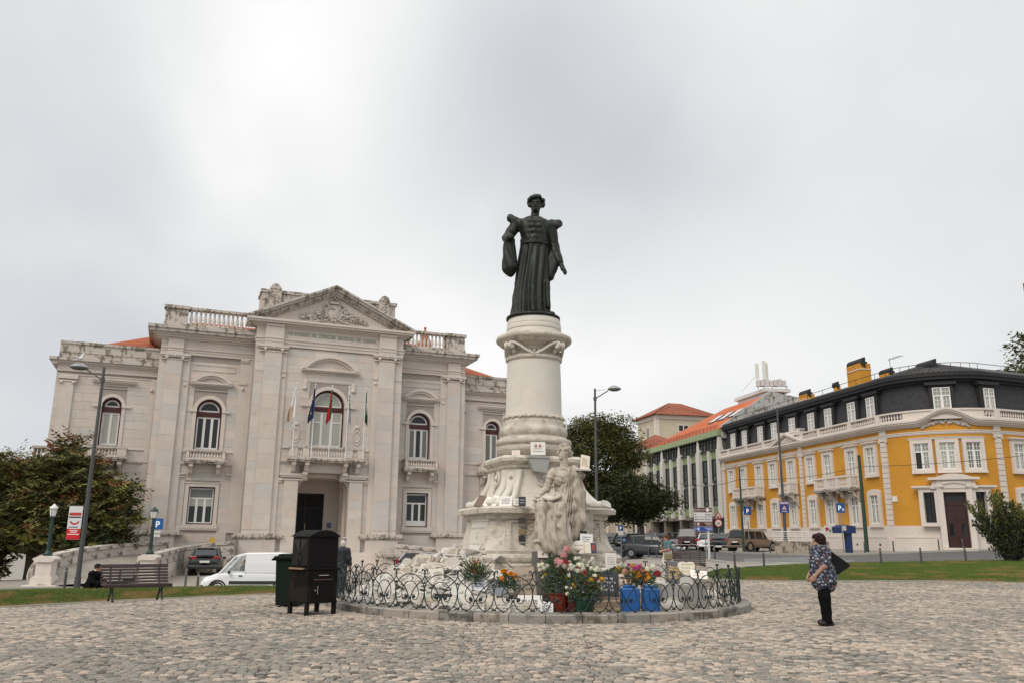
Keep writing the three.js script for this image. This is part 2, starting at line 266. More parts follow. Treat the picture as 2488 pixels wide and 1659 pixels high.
// ---------- lawns ----------
const tLawn = tex(512, (u, v) => { const a = fbm(u * 6, v * 6, 5, 6, 201), s = fbm(u * 70, v * 70, 2, 70, 203), d = sstep(0.56, 0.72, fbm(u * 4, v * 4, 5, 4, 207)); const k = 0.7 + 0.5 * (a - 0.5) + 0.5 * (s - 0.5); return [lerp(0.52, 1.0, d) * k, lerp(0.72, 0.78, d) * k, lerp(0.22, 0.42, d) * k]; }, 0.13);
function lawn(label, A, B, hump, tufts, seed) {
const a = smooth(A, 50), b = smooth(B, 50), f = (t, s) => hump(t, s);
const o = tag(mesh('lawn', drape(a, b, 120, 24, 0.02, f), std([0.24, 0.27, 0.16], 0.95, { map: tLawn })), label, 'lawn', null, 'structure');
const R = rng(seed), pos = [], nor = [], cnt = 5; // a tuft is a few bent blades
for (let i = 0; i < cnt; i++) { const an = i / cnt * 6.28 + 0.4, l = 0.03, dx = Math.cos(an), dz = Math.sin(an), w = 0.006; pos.push(-dz * w, 0, dx * w, dz * w, 0, -dx * w, dx * l, 0.055 + 0.01 * (i % 3), dz * l); }
const g = new THREE.BufferGeometry(); g.setAttribute('position', new THREE.Float32BufferAttribute(pos, 3)); g.computeVertexNormals();
const im = new THREE.InstancedMesh(g, std([1, 1, 1], 0.9, { side: THREE.DoubleSide }), tufts); im.name = 'grass'; im.castShadow = im.receiveShadow = true;
for (let i = 0; i < tufts; i++) {
const s = R(), t = R(), p = evalPts(a, s), q = evalPts(b, s), x = lerp(p[0], q[0], t), z = lerp(p[1], q[1], t), n = fbm(x * 0.8, z * 0.8, 4, 0, seed), dry = sstep(0.55, 0.7, n), k = 0.7 + 0.6 * R();
im.setMatrixAt(i, M4(x, H(x, z) + 0.018 + f(t, s), z, 0.3 * (R() - 0.5), R() * 6, 0, 0.8 + 0.7 * R())); im.setColorAt(i, rgb(lerp(0.115, 0.27, dry) * k, lerp(0.165, 0.2, dry) * k, lerp(0.03, 0.07, dry) * k));
}
im.userData.kind = 'stuff'; o.add(im); return o;
}
lawn('strip of lawn behind the left bench, worn brown in places', [[-22, -21.9], [-13.81, -23.6], [-12.16, -24.6], [-10.71, -24.95], [-8.64, -24.75], [-7.34, -24.5], [-5.9, -25.2]], [[-21, -27.6], [-16.2, -29], [-13.5, -31], [-11, -32.2], [-9, -32], [-7, -31], [-5.6, -27]],
(t, s) => sstep(0, 0.4, t) * sstep(1, 0.5, t) * 0.26 * sstep(0, 0.3, s) * sstep(1, 0.75, s), 70000, 5);
lawn('broad green lawn on the right between square and road', [[7.3, -33.1], [8.57, -32.15], [10.02, -31.85], [12.93, -31.55], [15.82, -31.3], [18.24, -30.7], [40, -29.2]], [[8.8, -36.4], [10.4, -37.6], [12.5, -39.2], [15.1, -41], [20.4, -43.6], [24.3, -45], [42, -45.4]], (t) => 0.05 * sstep(0, 0.2, t), 160000, 6);
{
const m = std([0.36, 0.33, 0.28], 0.9, { map: tStone });
tag(mesh('kerb', kerbGeo([[-22, -21.8], [-13.81, -23.5], [-12.16, -24.5], [-10.71, -24.85], [-8.64, -24.65], [-7.34, -24.4], [-5.9, -25.1]], 0.12, 0.07, 60), m), 'thin stone edging in front of the left lawn', 'kerb', null, 'structure');
tag(mesh('kerb', kerbGeo([[7.3, -33], [8.57, -32.05], [10.02, -31.75], [12.93, -31.45], [15.82, -31.2], [18.24, -30.6], [40, -29.1]], 0.12, 0.07, 60), m), 'thin stone edging in front of the right lawn', 'kerb', null, 'structure');
}

// ---------- shared building materials ----------
const { FontLoader } = await import('three/addons/loaders/FontLoader.js');
const { TextGeometry } = await import('three/addons/geometries/TextGeometry.js');
const fontB = await new FontLoader().loadAsync('fonts/droid/droid_sans_bold.typeface.json');
const fontS = await new FontLoader().loadAsync('fonts/droid/droid_serif_bold.typeface.json');
function textGeo(s, size, depth = 0.01, font = fontB) { const g = new TextGeometry(s, { font, size, depth, curveSegments: 3, bevelEnabled: false }); g.computeBoundingBox(); const b = g.boundingBox; g.translate(-(b.min.x + b.max.x) / 2, 0, 0); return g; }
const mStone = std([0.70, 0.625, 0.555], 0.85, { map: tStone, bumpMap: tBumpN, bumpScale: 0.004 });
const mCrust = std([0.66, 0.595, 0.53], 0.9, { map: tCrust, bumpMap: tBumpN, bumpScale: 0.01 });
const mJoint = std([0.44, 0.39, 0.345], 0.95, { map: tGrain });
const mMaroon = std([0.075, 0.012, 0.014], 0.45);
const mWhite = std([0.74, 0.73, 0.70], 0.5);
const mGlass = phys([0.02, 0.023, 0.026], 0.06, { specularIntensity: 0.8 });
const mPaneMid = phys([0.16, 0.165, 0.15], 0.1);
const mBlack = std([0.012, 0.011, 0.011], 0.6);
const mCurtain = phys([0.50, 0.50, 0.44], 0.25, { map: tFine });
const tTile = tex(256, (u, v) => { const h = hash2(Math.floor(u * 16), Math.floor(v * 12), 5); const k = 0.62 + 0.38 * h + 0.3 * (fbm(u * 20, v * 20, 3, 20, 6) - 0.5); return [k, k * (0.9 + 0.1 * h), k * 0.9]; }, 0.24);
const mTile = std([0.48, 0.15, 0.075], 0.85, { map: tTile });
const mTileOld = std([0.36, 0.125, 0.075], 0.9, { map: tTile });
// a pitched roof plane of rows of round tiles between eave a-b and ridge d-c (world or local points)
function tileRoof(b, a, bb, c, d, pitch = 0.3, r = 0.075) {
const A = new THREE.Vector3(...a), B = new THREE.Vector3(...bb), C = new THREE.Vector3(...c), D = new THREE.Vector3(...d);
const n = Math.max(2, Math.round(A.distanceTo(B) / pitch)), g = new THREE.BufferGeometry(), pos = [...A.toArray(), ...B.toArray(), ...C.toArray(), ...A.toArray(), ...C.toArray(), ...D.toArray()];
g.setAttribute('position', new THREE.Float32BufferAttribute(pos, 3)); b.add(g);
for (let i = 0; i <= n; i++) { const p = A.clone().lerp(B, i / n), q = D.clone().lerp(C, i / n); if (p.distanceTo(q) > 0.2) b.rod(p.toArray(), q.toArray(), r, r * 0.95, 6); }
return b;
}
const stoneTints = [[0.66, 0.595, 0.535], [0.675, 0.59, 0.52], [0.625, 0.585, 0.535], [0.69, 0.625, 0.56], [0.645, 0.565, 0.495], [0.635, 0.59, 0.54]].map((c) => std(c, 0.85, { map: tStone, bumpMap: tBumpN, bumpScale: 0.004 }));
// courses of facing blocks over a rectangle, cut round the openings; collected in LIST as [geometry, area]
function ashlar(list, R, x0, x1, y0, y1, z, o = {}) {
const { h = 0.52, len = 1.25, th = 0.035, gap = 0.008, holes = [] } = o, n = Math.max(1, Math.round((y1 - y0) / h)), hh = (y1 - y0) / n;
for (let j = 0; j < n; j++) {
const ya = y0 + j * hh + gap / 2, yb = ya + hh - gap;
let segs = [[x0, x1]];
for (const [a, b, c, d] of holes) if (yb > c + 0.005 && ya < d - 0.005) segs = segs.flatMap(([s, e]) => [[s, Math.min(e, a)], [Math.max(s, b), e]].filter(([p, q]) => q - p > 0.06));
for (const [s, e] of segs) {
const m = Math.max(1, Math.round((e - s) / len)), off = m > 1 ? (j % 2 ? 0.28 : -0.0) / m : 0, cuts = [0];
for (let k = 1; k < m; k++) cuts.push(clamp(k / m + off + 0.12 * (R() - 0.5) / m, 0.05, 0.97)); cuts.push(1);
for (let k = 0; k < m; k++) { const a = lerp(s, e, cuts[k]) + gap / 2, b = lerp(s, e, cuts[k + 1]) - gap / 2; if (b - a < 0.03) continue; const t = th + 0.006 * (R() - 0.5), g = new THREE.BoxGeometry(b - a, yb - ya, t); g.translate((a + b) / 2, (ya + yb) / 2, z + t / 2); list.push([g, (b - a) * (yb - ya), R()]); }
}
}
}
function layAshlar(list, parent, name, tints, max = 300) {
list.sort((a, b) => b[1] - a[1]);
list.slice(0, max).forEach(([g, , r]) => mesh(name, boxUV(clean(g)), tints[Math.floor(r * tints.length)], parent));
const rest = list.slice(max); if (!rest.length) return;
tints.forEach((m, k) => { const b = bag(); rest.filter((e) => Math.floor(e[2] * tints.length) === k).forEach((e) => b.add(e[0])); if (b.g.length) b.build('stone_facing', m, parent).userData.kind = 'stuff'; });
}
const balGeo = (() => { const g = new THREE.LatheGeometry([[0.06, 0], [0.065, 0.06], [0.035, 0.1], [0.075, 0.3], [0.07, 0.42], [0.036, 0.7], [0.05, 0.84], [0.038, 0.88], [0.066, 0.92], [0.066, 1]].map((p) => new THREE.Vector2(...p)), 8); return g; })();

// ---------- the classical palace (faculty building) ----------
{
const P = thing('palace', 'pale stone palace with a pedimented centre and flags over its entrance', 'building', [-11.82, 0.47, -52.86], 22 * RAD);
const R = rng(31), facing = [], pc = -0.3; // wings are centred a little to the left
const archShape = (x, y0, ys, hw) => { const p = new THREE.Path(); p.moveTo(x - hw, y0); p.lineTo(x + hw, y0); p.lineTo(x + hw, ys); p.absarc(x, ys, hw, 0, Math.PI, false); p.lineTo(x - hw, y0); return p; };
const rect = (x0, x1, y0, y1) => [[x0, y0], [x1, y0], [x1, y1], [x0, y1]];
// arched balcony window: dark red frame with fanlight and transom, white casements
function archWindow(x, y0, ys, hw, z, tr, glassA, glassB, mull = 3) {
const f = bag(), s = new THREE.Shape(); s.absarc(0, 0, hw, 0, Math.PI); s.lineTo(hw, 0); const ring = new THREE.Shape(); ring.absarc(0, 0, hw, 0, Math.PI, false); ring.absarc(0, 0, hw - 0.14, Math.PI, 0, true);
f.ext(ring, 0.1, M4(x, ys, z)); f.bx(x - hw, x - hw + 0.08, y0, ys, z, z + 0.1).bx(x + hw - 0.08, x + hw, y0, ys, z, z + 0.1).bx(x - hw + 0.08, x + hw - 0.08, tr, ys - 0.02, z, z + 0.12).bx(x - hw + 0.08, x + hw - 0.08, tr + 0.16, tr + 0.22, z + 0.12, z + 0.15);
const w = f.build('window', mMaroon, P), b = bag(), ia = hw - 0.14, iw = hw - 0.08;
const r2 = new THREE.Shape(); r2.absarc(0, 0, ia, 0, Math.PI, false); r2.absarc(0, 0, ia - 0.09, Math.PI, 0, true); b.ext(r2, 0.07, M4(x, ys, z)); b.bx(x - ia, x + ia, ys - 0.02, ys + 0.07, z, z + 0.07);
b.bx(x - iw, x - iw + 0.09, y0, tr, z, z + 0.07).bx(x + iw - 0.09, x + iw, y0, tr, z, z + 0.07).bx(x - iw + 0.09, x + iw - 0.09, tr - 0.1, tr, z, z + 0.07).bx(x - iw + 0.09, x + iw - 0.09, y0, y0 + 0.1, z, z + 0.07);
for (let k = 1; k < mull; k++) { const m = lerp(x - iw, x + iw, k / mull); b.bx(m - 0.075, m + 0.075, y0 + 0.1, tr - 0.1, z, z + 0.075); }
if (hw > 0.9) for (const sgn of [-1, 1]) b.bx(x + sgn * iw * 0.66 - iw / 3 + 0.08, x + sgn * iw * 0.66 + iw / 3 - 0.08, tr - 0.72, tr - 0.63, z, z + 0.06);
b.build('casement', mWhite, w);
const fan = new THREE.Shape(); fan.absarc(0, 0, ia - 0.05, 0, Math.PI); bag().ext(fan, 0.02, M4(x, ys, z + 0.01)).build('fanlight', glassA, w);
for (let k = 0; k < mull; k++) { const a = lerp(x - iw, x + iw, k / mull), c = lerp(x - iw, x + iw, (k + 1) / mull); bag().bx(a + 0.02, c - 0.02, y0 + 0.05, tr - 0.05, z + 0.01, z + 0.035).build('pane', Array.isArray(glassB) ? glassB[k] : glassB, w); }
return w;
}
function sashWindow(x, y0, y1, hw, z, panes, open) {
const w = bag().bx(x - hw, x - hw + 0.05, y0, y1, z, z + 0.12).bx(x + hw - 0.05, x + hw, y0, y1, z, z + 0.12).bx(x - hw + 0.05, x + hw - 0.05, y1 - 0.05, y1, z, z + 0.12).bx(x - hw + 0.05, x + hw - 0.05, y0, y0 + 0.05, z, z + 0.12).build('window', mMaroon, P);
const b = bag(), iw = hw - 0.05, ty = y1 - 0.72; b.bx(x - iw, x - iw + 0.07, y0 + 0.05, y1 - 0.05, z, z + 0.08).bx(x + iw - 0.07, x + iw, y0 + 0.05, y1 - 0.05, z, z + 0.08).bx(x - iw + 0.07, x + iw - 0.07, y1 - 0.13, y1 - 0.05, z, z + 0.08).bx(x - iw + 0.07, x + iw - 0.07, y0 + 0.05, y0 + 0.12, z, z + 0.08).bx(x - iw + 0.07, x + iw - 0.07, ty, ty + 0.1, z, z + 0.085);
for (const k of [-1, 1]) b.bx(x + k * iw / 3 - 0.07, x + k * iw / 3 + 0.07, y0 + 0.12, ty, z, z + 0.08);
if (open) b.bx(x - iw, x + iw, y0 + 0.12, y0 + 0.4, z, z + 0.075);
b.build('casement', mWhite, w);
bag().bx(x - iw + 0.05, x + iw - 0.05, ty + 0.06, y1 - 0.1, z + 0.01, z + 0.03).build('pane', panes[0], w);
for (let k = 0; k < 3; k++) bag().bx(x - iw + 0.02 + k * iw * 2 / 3, x - iw + (k + 1) * iw * 2 / 3 - 0.02, y0 + 0.06, ty + 0.04, z + 0.01, z + 0.03).build('pane', panes[1], w);
if (panes[2]) for (let k = 0; k < 3; k++) bag().bx(x - iw + 0.05 + k * iw * 2 / 3, x - iw + (k + 1) * iw * 2 / 3 - 0.05, lerp(y0, ty, 0.72), ty, z + 0.032, z + 0.045).build('roller_blind', panes[2], w);
return w;
}
function balustrade(parent, x0, x1, y0, y1, z, d, sp = 0.2, m = mStone) { const n = Math.max(1, Math.round((x1 - x0) / sp)); for (let i = 0; i < n; i++) { const o = mesh('baluster', balGeo, m, parent); o.position.set(lerp(x0, x1, (i + 0.5) / n), y0, z); o.scale.set(d, y1 - y0, d); } }
function balcony(x, hw, y0, y1, z, pr, posts, brackets) { // slab, rail on posts with balusters between, carved brackets
const b = bag(); b.bx(x - hw, x + hw, y0, y0 + 0.12, z, z + pr).bx(x - hw + 0.05, x + hw - 0.05, y0 - 0.1, y0, z, z + pr - 0.06);
const s = b.build('balcony', mCrust, P), r = bag(); r.bx(x - hw + 0.06, x + hw - 0.06, y1 - 0.11, y1, z + pr - 0.24, z + pr - 0.02);
for (const k of [-1, 1]) r.bx(x + k * (hw - 0.17) - 0.1, x + k * (hw - 0.17) + 0.1, y1 - 0.11, y1, z, z + pr - 0.24); r.build('handrail', mCrust, s);
const q = bag(); q.bx(x - hw + 0.1, x + hw - 0.1, y0 + 0.12, y0 + 0.2, z + pr - 0.22, z + pr - 0.06); for (const p of posts) q.bx(x + p[0], x + p[1], y0 + 0.2, y1 - 0.11, z + pr - 0.23, z + pr - 0.04); q.build('post', mStone, s);
for (let i = 1; i < posts.length; i++) balustrade(s, x + posts[i - 1][1], x + posts[i][0], y0 + 0.2, y1 - 0.11, z + pr - 0.135, 0.95, 0.17);
for (const k of [-1, 1]) for (let i = 0; i < 3; i++) { const o = mesh('baluster', balGeo, mStone, s); o.position.set(x + k * (hw - 0.17), y0 + 0.12, z + 0.12 + i * 0.2); o.scale.set(0.95, y1 - y0 - 0.23, 0.95); }
for (const k of brackets) { const g = bag(); g.ext([[0, 0], [pr * 0.85, 0], [pr * 0.85, -0.2], [pr * 0.55, -0.3], [pr * 0.42, -0.55], [0.08, -0.75], [0, -0.95]], 0.24, M4(x + k - 0.12, y0 - 0.1, z, 0, -Math.PI / 2, 0).multiply(M4(0, 0, -0.24))); g.tor(0.09, 0.035, x + k, y0 - 0.3, z + pr * 0.7, 0, Math.PI / 2); g.build('bracket', mStone, s); }
return s;
}
// --- centre ---
const door = new THREE.Path(); door.moveTo(-1.55, -2.2); door.lineTo(1.55, -2.2); door.lineTo(1.55, 3.75); door.bezierCurveTo(1.55, 4.25, 1.3, 4.45, 1.0, 4.5); door.lineTo(0.95, 4.62); door.lineTo(0.95, 4.9); door.lineTo(-0.95, 4.9); door.lineTo(-0.95, 4.62); door.lineTo(-1.0, 4.5); door.bezierCurveTo(-1.3, 4.45, -1.55, 4.25, -1.55, 3.75); door.lineTo(-1.55, -2.2);
bag().ext(rect(-4.75, 4.75, -2.3, 14.3), 0.6, M4(0, 0, -0.6), [door, archShape(0, 6.6, 9.2, 1.05)]).bx(-4.75, 4.75, 4.95, 14.3, -9, -0.6).bx(-4.75, -1.9, -2.3, 4.95, -9, -0.6).bx(1.9, 4.75, -2.3, 4.95, -9, -0.6).bx(-1.9, 1.9, -2.3, 4.95, -9, -4.3).build('wall', mJoint, P);
{ // the porch behind the opening
const b = bag(); b.bx(-1.9, -1.7, 0.28, 4.9, -4.3, -0.6).bx(1.7, 1.9, 0.28, 4.9, -4.3, -0.6).bx(-1.7, 1.7, 4.7, 4.9, -4.3, -0.6).bx(-1.7, 1.7, -0.6, 0.28, -4.3, -0.02); for (const z of [-1.6, -3.0]) b.bx(1.55, 1.7, 0.28, 4.7, z - 0.25, z + 0.25).bx(-1.7, -1.55, 0.28, 4.7, z - 0.25, z + 0.25);
b.bx(0.75, 1.7, 0.28, 4.7, -4.3, -3.9).bx(-1.7, 0.75, 3.85, 4.7, -4.3, -3.9).build('porch', mStone, P);
const d = bag().bx(-1.7, 0.75, 0.28, 3.85, -4.2, -4.05).build('door', std([0.012, 0.008, 0.008], 0.8), P); const f = bag(); for (const x of [-1.68, -0.5, 0.7]) f.bx(x - 0.05, x + 0.05, 0.28, 3.85, -4.05, -3.98); for (const y of [0.32, 1.2, 2.9, 3.8]) f.bx(-1.63, 0.65, y - 0.05, y + 0.05, -4.05, -3.985); f.build('door_frame', mBlack, d);
bag().bx(-1.62, -0.56, 1.26, 2.84, -4.049, -4.03).bx(-0.44, 0.64, 1.26, 2.84, -4.049, -4.03).build('pane', phys([0.008, 0.007, 0.007], 0.25, { specularIntensity: 0.25 }), d); bag().rod([-0.42, 1.0, -3.94], [-0.42, 1.9, -3.94], 0.025).build('handle', std([0.6, 0.55, 0.4], 0.3, { metalness: 1 }), d);
bag().bx(1.0, 1.3, 1.6, 1.95, -3.9, -3.87).build('notice', std([0.12, 0.16, 0.3], 0.5), P);
}
const cHoles = [[-1.58, 1.58, -3, 4.95], [-1.25, 1.25, 6.5, 10.6]];
ashlar(facing, R, -4.75, -2.9, -2, 0.9, 0, {}); ashlar(facing, R, 2.9, 4.75, -2, 0.9, 0, {});
ashlar(facing, R, -2.8, 2.8, -2, 12.8, 0, { holes: cHoles });
for (const s of [-1, 1]) {
const b = bag(); b.bx(Math.min(s * 2.8, s * 4.75), Math.max(s * 2.8, s * 4.75), 1.2, 12.85, 0.002, 0.12).bx(Math.min(s * 3.15, s * 4.2), Math.max(s * 3.15, s * 4.2), 1.2, 12.5, 0.12, 0.26);
b.bx(Math.min(s * 2.75, s * 4.85), Math.max(s * 2.75, s * 4.85), -2, 0.85, 0.002, 0.32).build('pilaster', mStone, P);
const lo = Math.min(s * 3.15, s * 4.2); ashlar(facing, R, lo, lo + 1.05, 1.42, 12.45, 0.262, { h: 0.95, len: 2, th: 0.02 });
const l2 = Math.min(s * 4.2, s * 4.75); ashlar(facing, R, l2, l2 + 0.55, 1.42, 12.45, 0.122, { h: 0.7, len: 2, th: 0.02 });
const l3 = Math.min(s * 2.75, s * 4.85); ashlar(facing, R, l3, l3 + 2.1, -2, 0.8, 0.322, { h: 0.7, len: 1.1, th: 0.02 });
const c = bag(); const x0 = lo, x1 = lo + 1.05;
c.mould(x0, x1, 0.002, [[12.42, 12.47, 0.32], [12.62, 12.72, 0.34], [12.72, 12.85, 0.4]]); for (const x of [x0, x1]) c.cyl(0.1, 0.1, 0.1, x, 12.6, 0.34, 12, Math.PI / 2); c.sph(0.07, (x0 + x1) / 2, 12.66, 0.36).build('capital', mStone, P);
for (const [a, d] of [[s * 2.8, s * 3.12], [s * 4.25, s * 4.75]]) { const m0 = Math.min(a, d), m1 = Math.max(a, d), c2 = bag(); c2.mould(m0, m1, 0.002, [[12.62, 12.72, 0.17], [12.72, 12.85, 0.22]], false).build('strip_capital', mStone, P); bag().mould(m0, m1, 0.002, [[11.2, 11.28, 0.17], [11.14, 11.2, 0.15]], false).build('strip_band', mStone, P); }
bag().sph(0.09, s * 2.95, 10.9, 0.14).build('drop', mStone, P);
const k = bag(); k.mould(Math.min(s * 2.75, s * 4.85), Math.max(s * 2.75, s * 4.85), 0.002, [[0.85, 0.95, 0.36], [0.95, 1.1, 0.44], [1.1, 1.2, 0.32]]); k.build('plinth_moulding', mCrust, P);
// door piers
const d0 = Math.min(s * 1.6, s * 2.45); const p = bag(); p.bx(d0, d0 + 0.85, -2, 0.95, 0.002, 0.24).bx(d0, d0 + 0.85, 0.95, 4.5, 0.002, 0.18).mould(d0, d0 + 0.85, 0.002, [[0.95, 1.02, 0.22], [4.44, 4.52, 0.24], [4.6, 4.72, 0.26], [4.72, 4.86, 0.32]]); p.mould(Math.min(s * 2.5, s * 2.8), Math.max(s * 2.5, s * 2.8), 0.002, [[4.3, 4.42, 0.12], [4.42, 4.55, 0.18]], false);
p.ext([[0, 0], [0.5, 0], [0.5, -0.16], [0.3, -0.2], [0.18, -0.42], [0, -0.5]], 0.3, M4(s * 1.25 - 0.15, 4.95, 0.0, 0, -Math.PI / 2, 0).multiply(M4(0, 0, -0.3))); p.sph(0.12, s * 1.12, 4.55, -0.05); p.build('door_pier', mStone, P);
ashlar(facing, R, d0, d0 + 0.85, 1.03, 4.4, 0.182, { h: 0.6, len: 2, th: 0.012 });
// oval cartouche beside the window
const o = bag(); o.tor(0.2, 0.035, s * 1.95, 7.35, 0.05, 0, 0, 0).tor(0.31, 0.03, s * 1.95, 7.35, 0.045); o.g.forEach((g) => { g.translate(-s * 1.95, -7.35, 0); g.scale(1, 1.75, 1); g.translate(s * 1.95, 7.35, 0); }); o.sph(0.13, s * 1.95, 7.95, 0.05, [1.5, 1, 0.5]); o.build('cartouche', mStone, P);
}
archWindow(0, 6.62, 9.2, 1.05, -0.35, 8.86, mCurtain, mCurtain);
{ // surround and segmental hood
const b = bag(), ring = new THREE.Shape(); ring.absarc(0, 9.2, 1.28, 0, Math.PI, false); ring.absarc(0, 9.2, 1.05, Math.PI, 0, true); b.ext(ring, 0.1, M4(0, 0, 0.002)); for (const s of [-1, 1]) { b.bx(s > 0 ? 1.05 : -1.3, s > 0 ? 1.3 : -1.05, 6.5, 9.2, 0.002, 0.09); b.bx(s > 0 ? 1.0 : -1.75, s > 0 ? 1.75 : -1.0, 9.12, 9.28, 0.095, 0.16); b.rbox(0.26, 0.6, 0.12, 0.05, s * 1.55, 10.5, 0.06); b.sph(0.12, s * 1.55, 10.28, 0.08); }
b.bx(-1.4, 1.4, 10.75, 10.79, 0.002, 0.06); b.build('window_surround', mStone, P); hood(0, 11.45, 1.87, 1.05, 0, 0.34);
}
function hood(x, y, hw, rise, z, pr) {
const Rr = (hw * hw + rise * rise) / 2 / rise, cy = y + rise - Rr, a = Math.asin(hw / Rr), s = new THREE.Shape(); const arc = (r, a0, a1, cw) => s.absarc(0, cy - y, r, a0, a1, cw);
arc(Rr, Math.PI / 2 - a, Math.PI / 2 + a, false); arc(Rr - 0.2, Math.PI / 2 + a * 0.98, Math.PI / 2 - a * 0.98, true); const b = bag(); b.ext(s, pr, M4(x, y, z)); const s2 = new THREE.Shape(); s2.absarc(0, cy - y, Rr - 0.06, Math.PI / 2 - a * 0.98, Math.PI / 2 + a * 0.98, false); s2.absarc(0, cy - y, Rr - 0.34, Math.PI / 2 + a * 0.93, Math.PI / 2 - a * 0.93, true); b.ext(s2, pr * 0.55, M4(x, y, z)); b.mould(x - hw, x + hw, z, [[y - 0.08, y, pr * 0.7], [y, y + 0.1, pr]], false); b.bx(x - hw * 0.8, x + hw * 0.8, y - 0.42, y - 0.38, z, z + 0.05); b.build('window_hood', mStone, P);
}
{ // entablature, lettering, pediment, attic
const e = bag(); e.bx(-4.8, 4.8, 12.85, 13.05, 0.002, 0.14).bx(-4.85, 4.85, 13.05, 13.25, 0.002, 0.18).bx(-4.9, 4.9, 13.25, 13.32, 0.002, 0.24).bx(-4.78, 4.78, 13.32, 14.05, 0.002, 0.1);
for (const s of [-1, 1]) { const a = Math.min(s * 3.1, s * 4.25); e.mould(a, a + 1.15, 0.1, [[12.85, 13.05, 0.28], [13.05, 13.25, 0.31], [13.25, 13.32, 0.35], [13.32, 14.05, 0.25], [14.05, 14.2, 0.34]], false); }
e.build('entablature', mStone, P);
const t = textGeo('FACULDADE  DE  CIENCIAS  MEDICAS  DE  LISBOA', 0.235, 0.02); t.scale(5.75 / (t.boundingBox.max.x - t.boundingBox.min.x), 1, 1); t.translate(0, 13.6, 0.104); mesh('inscription', t, std([0.26, 0.29, 0.22], 0.6), P);
const c = bag(); c.mould(-4.75, 4.75, 0.002, [[14.05, 14.14, 0.2], [14.14, 14.24, 0.34], [14.24, 14.36, 0.6], [14.36, 14.5, 0.68]]).bx(-5.42, -4.75, 14.24, 14.5, -1.4, 0.002).bx(4.75, 5.42, 14.24, 14.5, -1.4, 0.002).build('cornice', mStone, P);
const tri = (hw, y0, y1) => [[-hw, y0], [hw, y0], [0, y1]];
bag().ext(tri(4.7, 14.5, 16.75), 0.5, M4(0, 0, -0.5)).build('tympanum', mStone, P);
for (const s of [-1, 1]) { // raking cornices
const dx = 5.42, dy = 2.5, L = Math.hypot(dx, dy), nx = s * dy / L, ny = dx / L, rk = bag();
for (const [o0, o1, z1] of [[0.0, 0.13, 0.7], [-0.13, 0.0, 0.6], [-0.3, -0.13, 0.34], [-0.42, -0.3, 0.2]]) rk.ext([[s * dx + nx * o0, 14.5 + ny * o0 - (o0 < 0 ? -o0 * 0.1 : 0)], [nx * 0 + 0, 14.5 + dy + o0 * L / dx], [0, 14.5 + dy + o1 * L / dx], [s * dx + nx * o1, 14.5 + ny * o1]], z1 + 0.5, M4(0, 0, -0.5));
rk.build('raking_cornice', mCrust, P);
}
const a = bag(); a.bx(-4.5, 4.5, 14.5, 16.75, -3.6, -1.5).bx(-4.6, 4.6, 16.75, 16.95, -3.6, -1.4).bx(-4.6, 4.6, 14.5, 15.4, -3.6, -1.45);
for (const s of [-1, 1]) { a.bx(s > 0 ? 3.3 : -4.05, s > 0 ? 4.05 : -3.3, 15.3, 16.98, -1.5, -1.3).mould(s > 0 ? 3.3 : -4.05, s > 0 ? 4.05 : -3.3, -1.5, [[16.98, 17.08, 0.28], [15.2, 15.35, 0.28]], false); a.cyl(0.31, 0.31, 0.3, s * 3.68, 17.06, -1.42, 20, Math.PI / 2); a.tor(0.22, 0.03, s * 3.68, 16.4, -1.29); }
a.build('attic', mCrust, P);
// coat of arms: shield, scrolls, crown and two leafy sprays
const r = bag(); r.sph(0.42, 0, 15.35, 0.05, [1, 1.25, 0.4], 16).tor(0.5, 0.07, 0, 15.35, 0.08); for (const s of [-1, 1]) { r.tor(0.17, 0.06, s * 0.52, 15.75, 0.1).tor(0.13, 0.05, s * 0.5, 14.95, 0.1).tor(0.24, 0.05, s * 0.62, 15.3, 0.08, 0, 0, s * 0.5);
for (let i = 0; i < 22; i++) { const f = i / 21, x = s * (0.6 + 1.55 * f + 0.1 * (R() - 0.5)), y = 14.75 + (0.75 - 0.65 * f) * R() + 0.1 * R(); r.sph(0.13, x, y, 0.06 + 0.06 * R(), [0.65 + R(), 0.5 + 0.5 * R(), 0.55], 8); r.add(new THREE.ConeGeometry(0.06, 0.42, 5), M4(x, y + 0.12, 0.08, 0, 0, s * (-0.6 - R() * 0.9))); } r.tube([[s * 0.4, 14.85, 0.1], [s * 0.9, 14.72, 0.16], [s * 1.5, 14.66, 0.12], [s * 2.05, 14.62, 0.1]], 0.07, 16, 6); }
r.rbox(0.62, 0.18, 0.2, 0.05, 0, 16.05, 0.1); for (let i = -2; i <= 2; i++) r.sph(0.08, i * 0.13, 16.2 + 0.08 * (2 - Math.abs(i)), 0.1, 1, 8); r.sph(0.09, 0, 16.45, 0.1, 1, 8); r.tor(0.2, 0.04, 0, 16.2, 0.08, 0, 0, 0, Math.PI); r.sph(0.16, 0, 14.8, 0.12, [1.2, 1, 0.7]); r.build('coat_of_arms', mCrust, P);
}
{ // string courses of the centre
const b = bag(); b.mould(-2.75, 2.75, 0.038, [[5.5, 5.58, 0.06], [5.58, 5.72, 0.14], [6.42, 6.5, 0.08]], false).build('string_course', mStone, P);
bag().bx(-1.3, 1.3, 4.95, 5.5, 0.038, 0.14).bx(-1.1, 1.1, 5.02, 5.4, 0.14, 0.18).build('lintel', mStone, P);
balcony(0, 2.4, 5.66, 6.5, 0.002, 1.0, [[-2.3, -1.85], [-1.55, -1.15], [1.15, 1.55], [1.85, 2.3]], [-2.0, -1.2, 1.2, 2.0]);
}
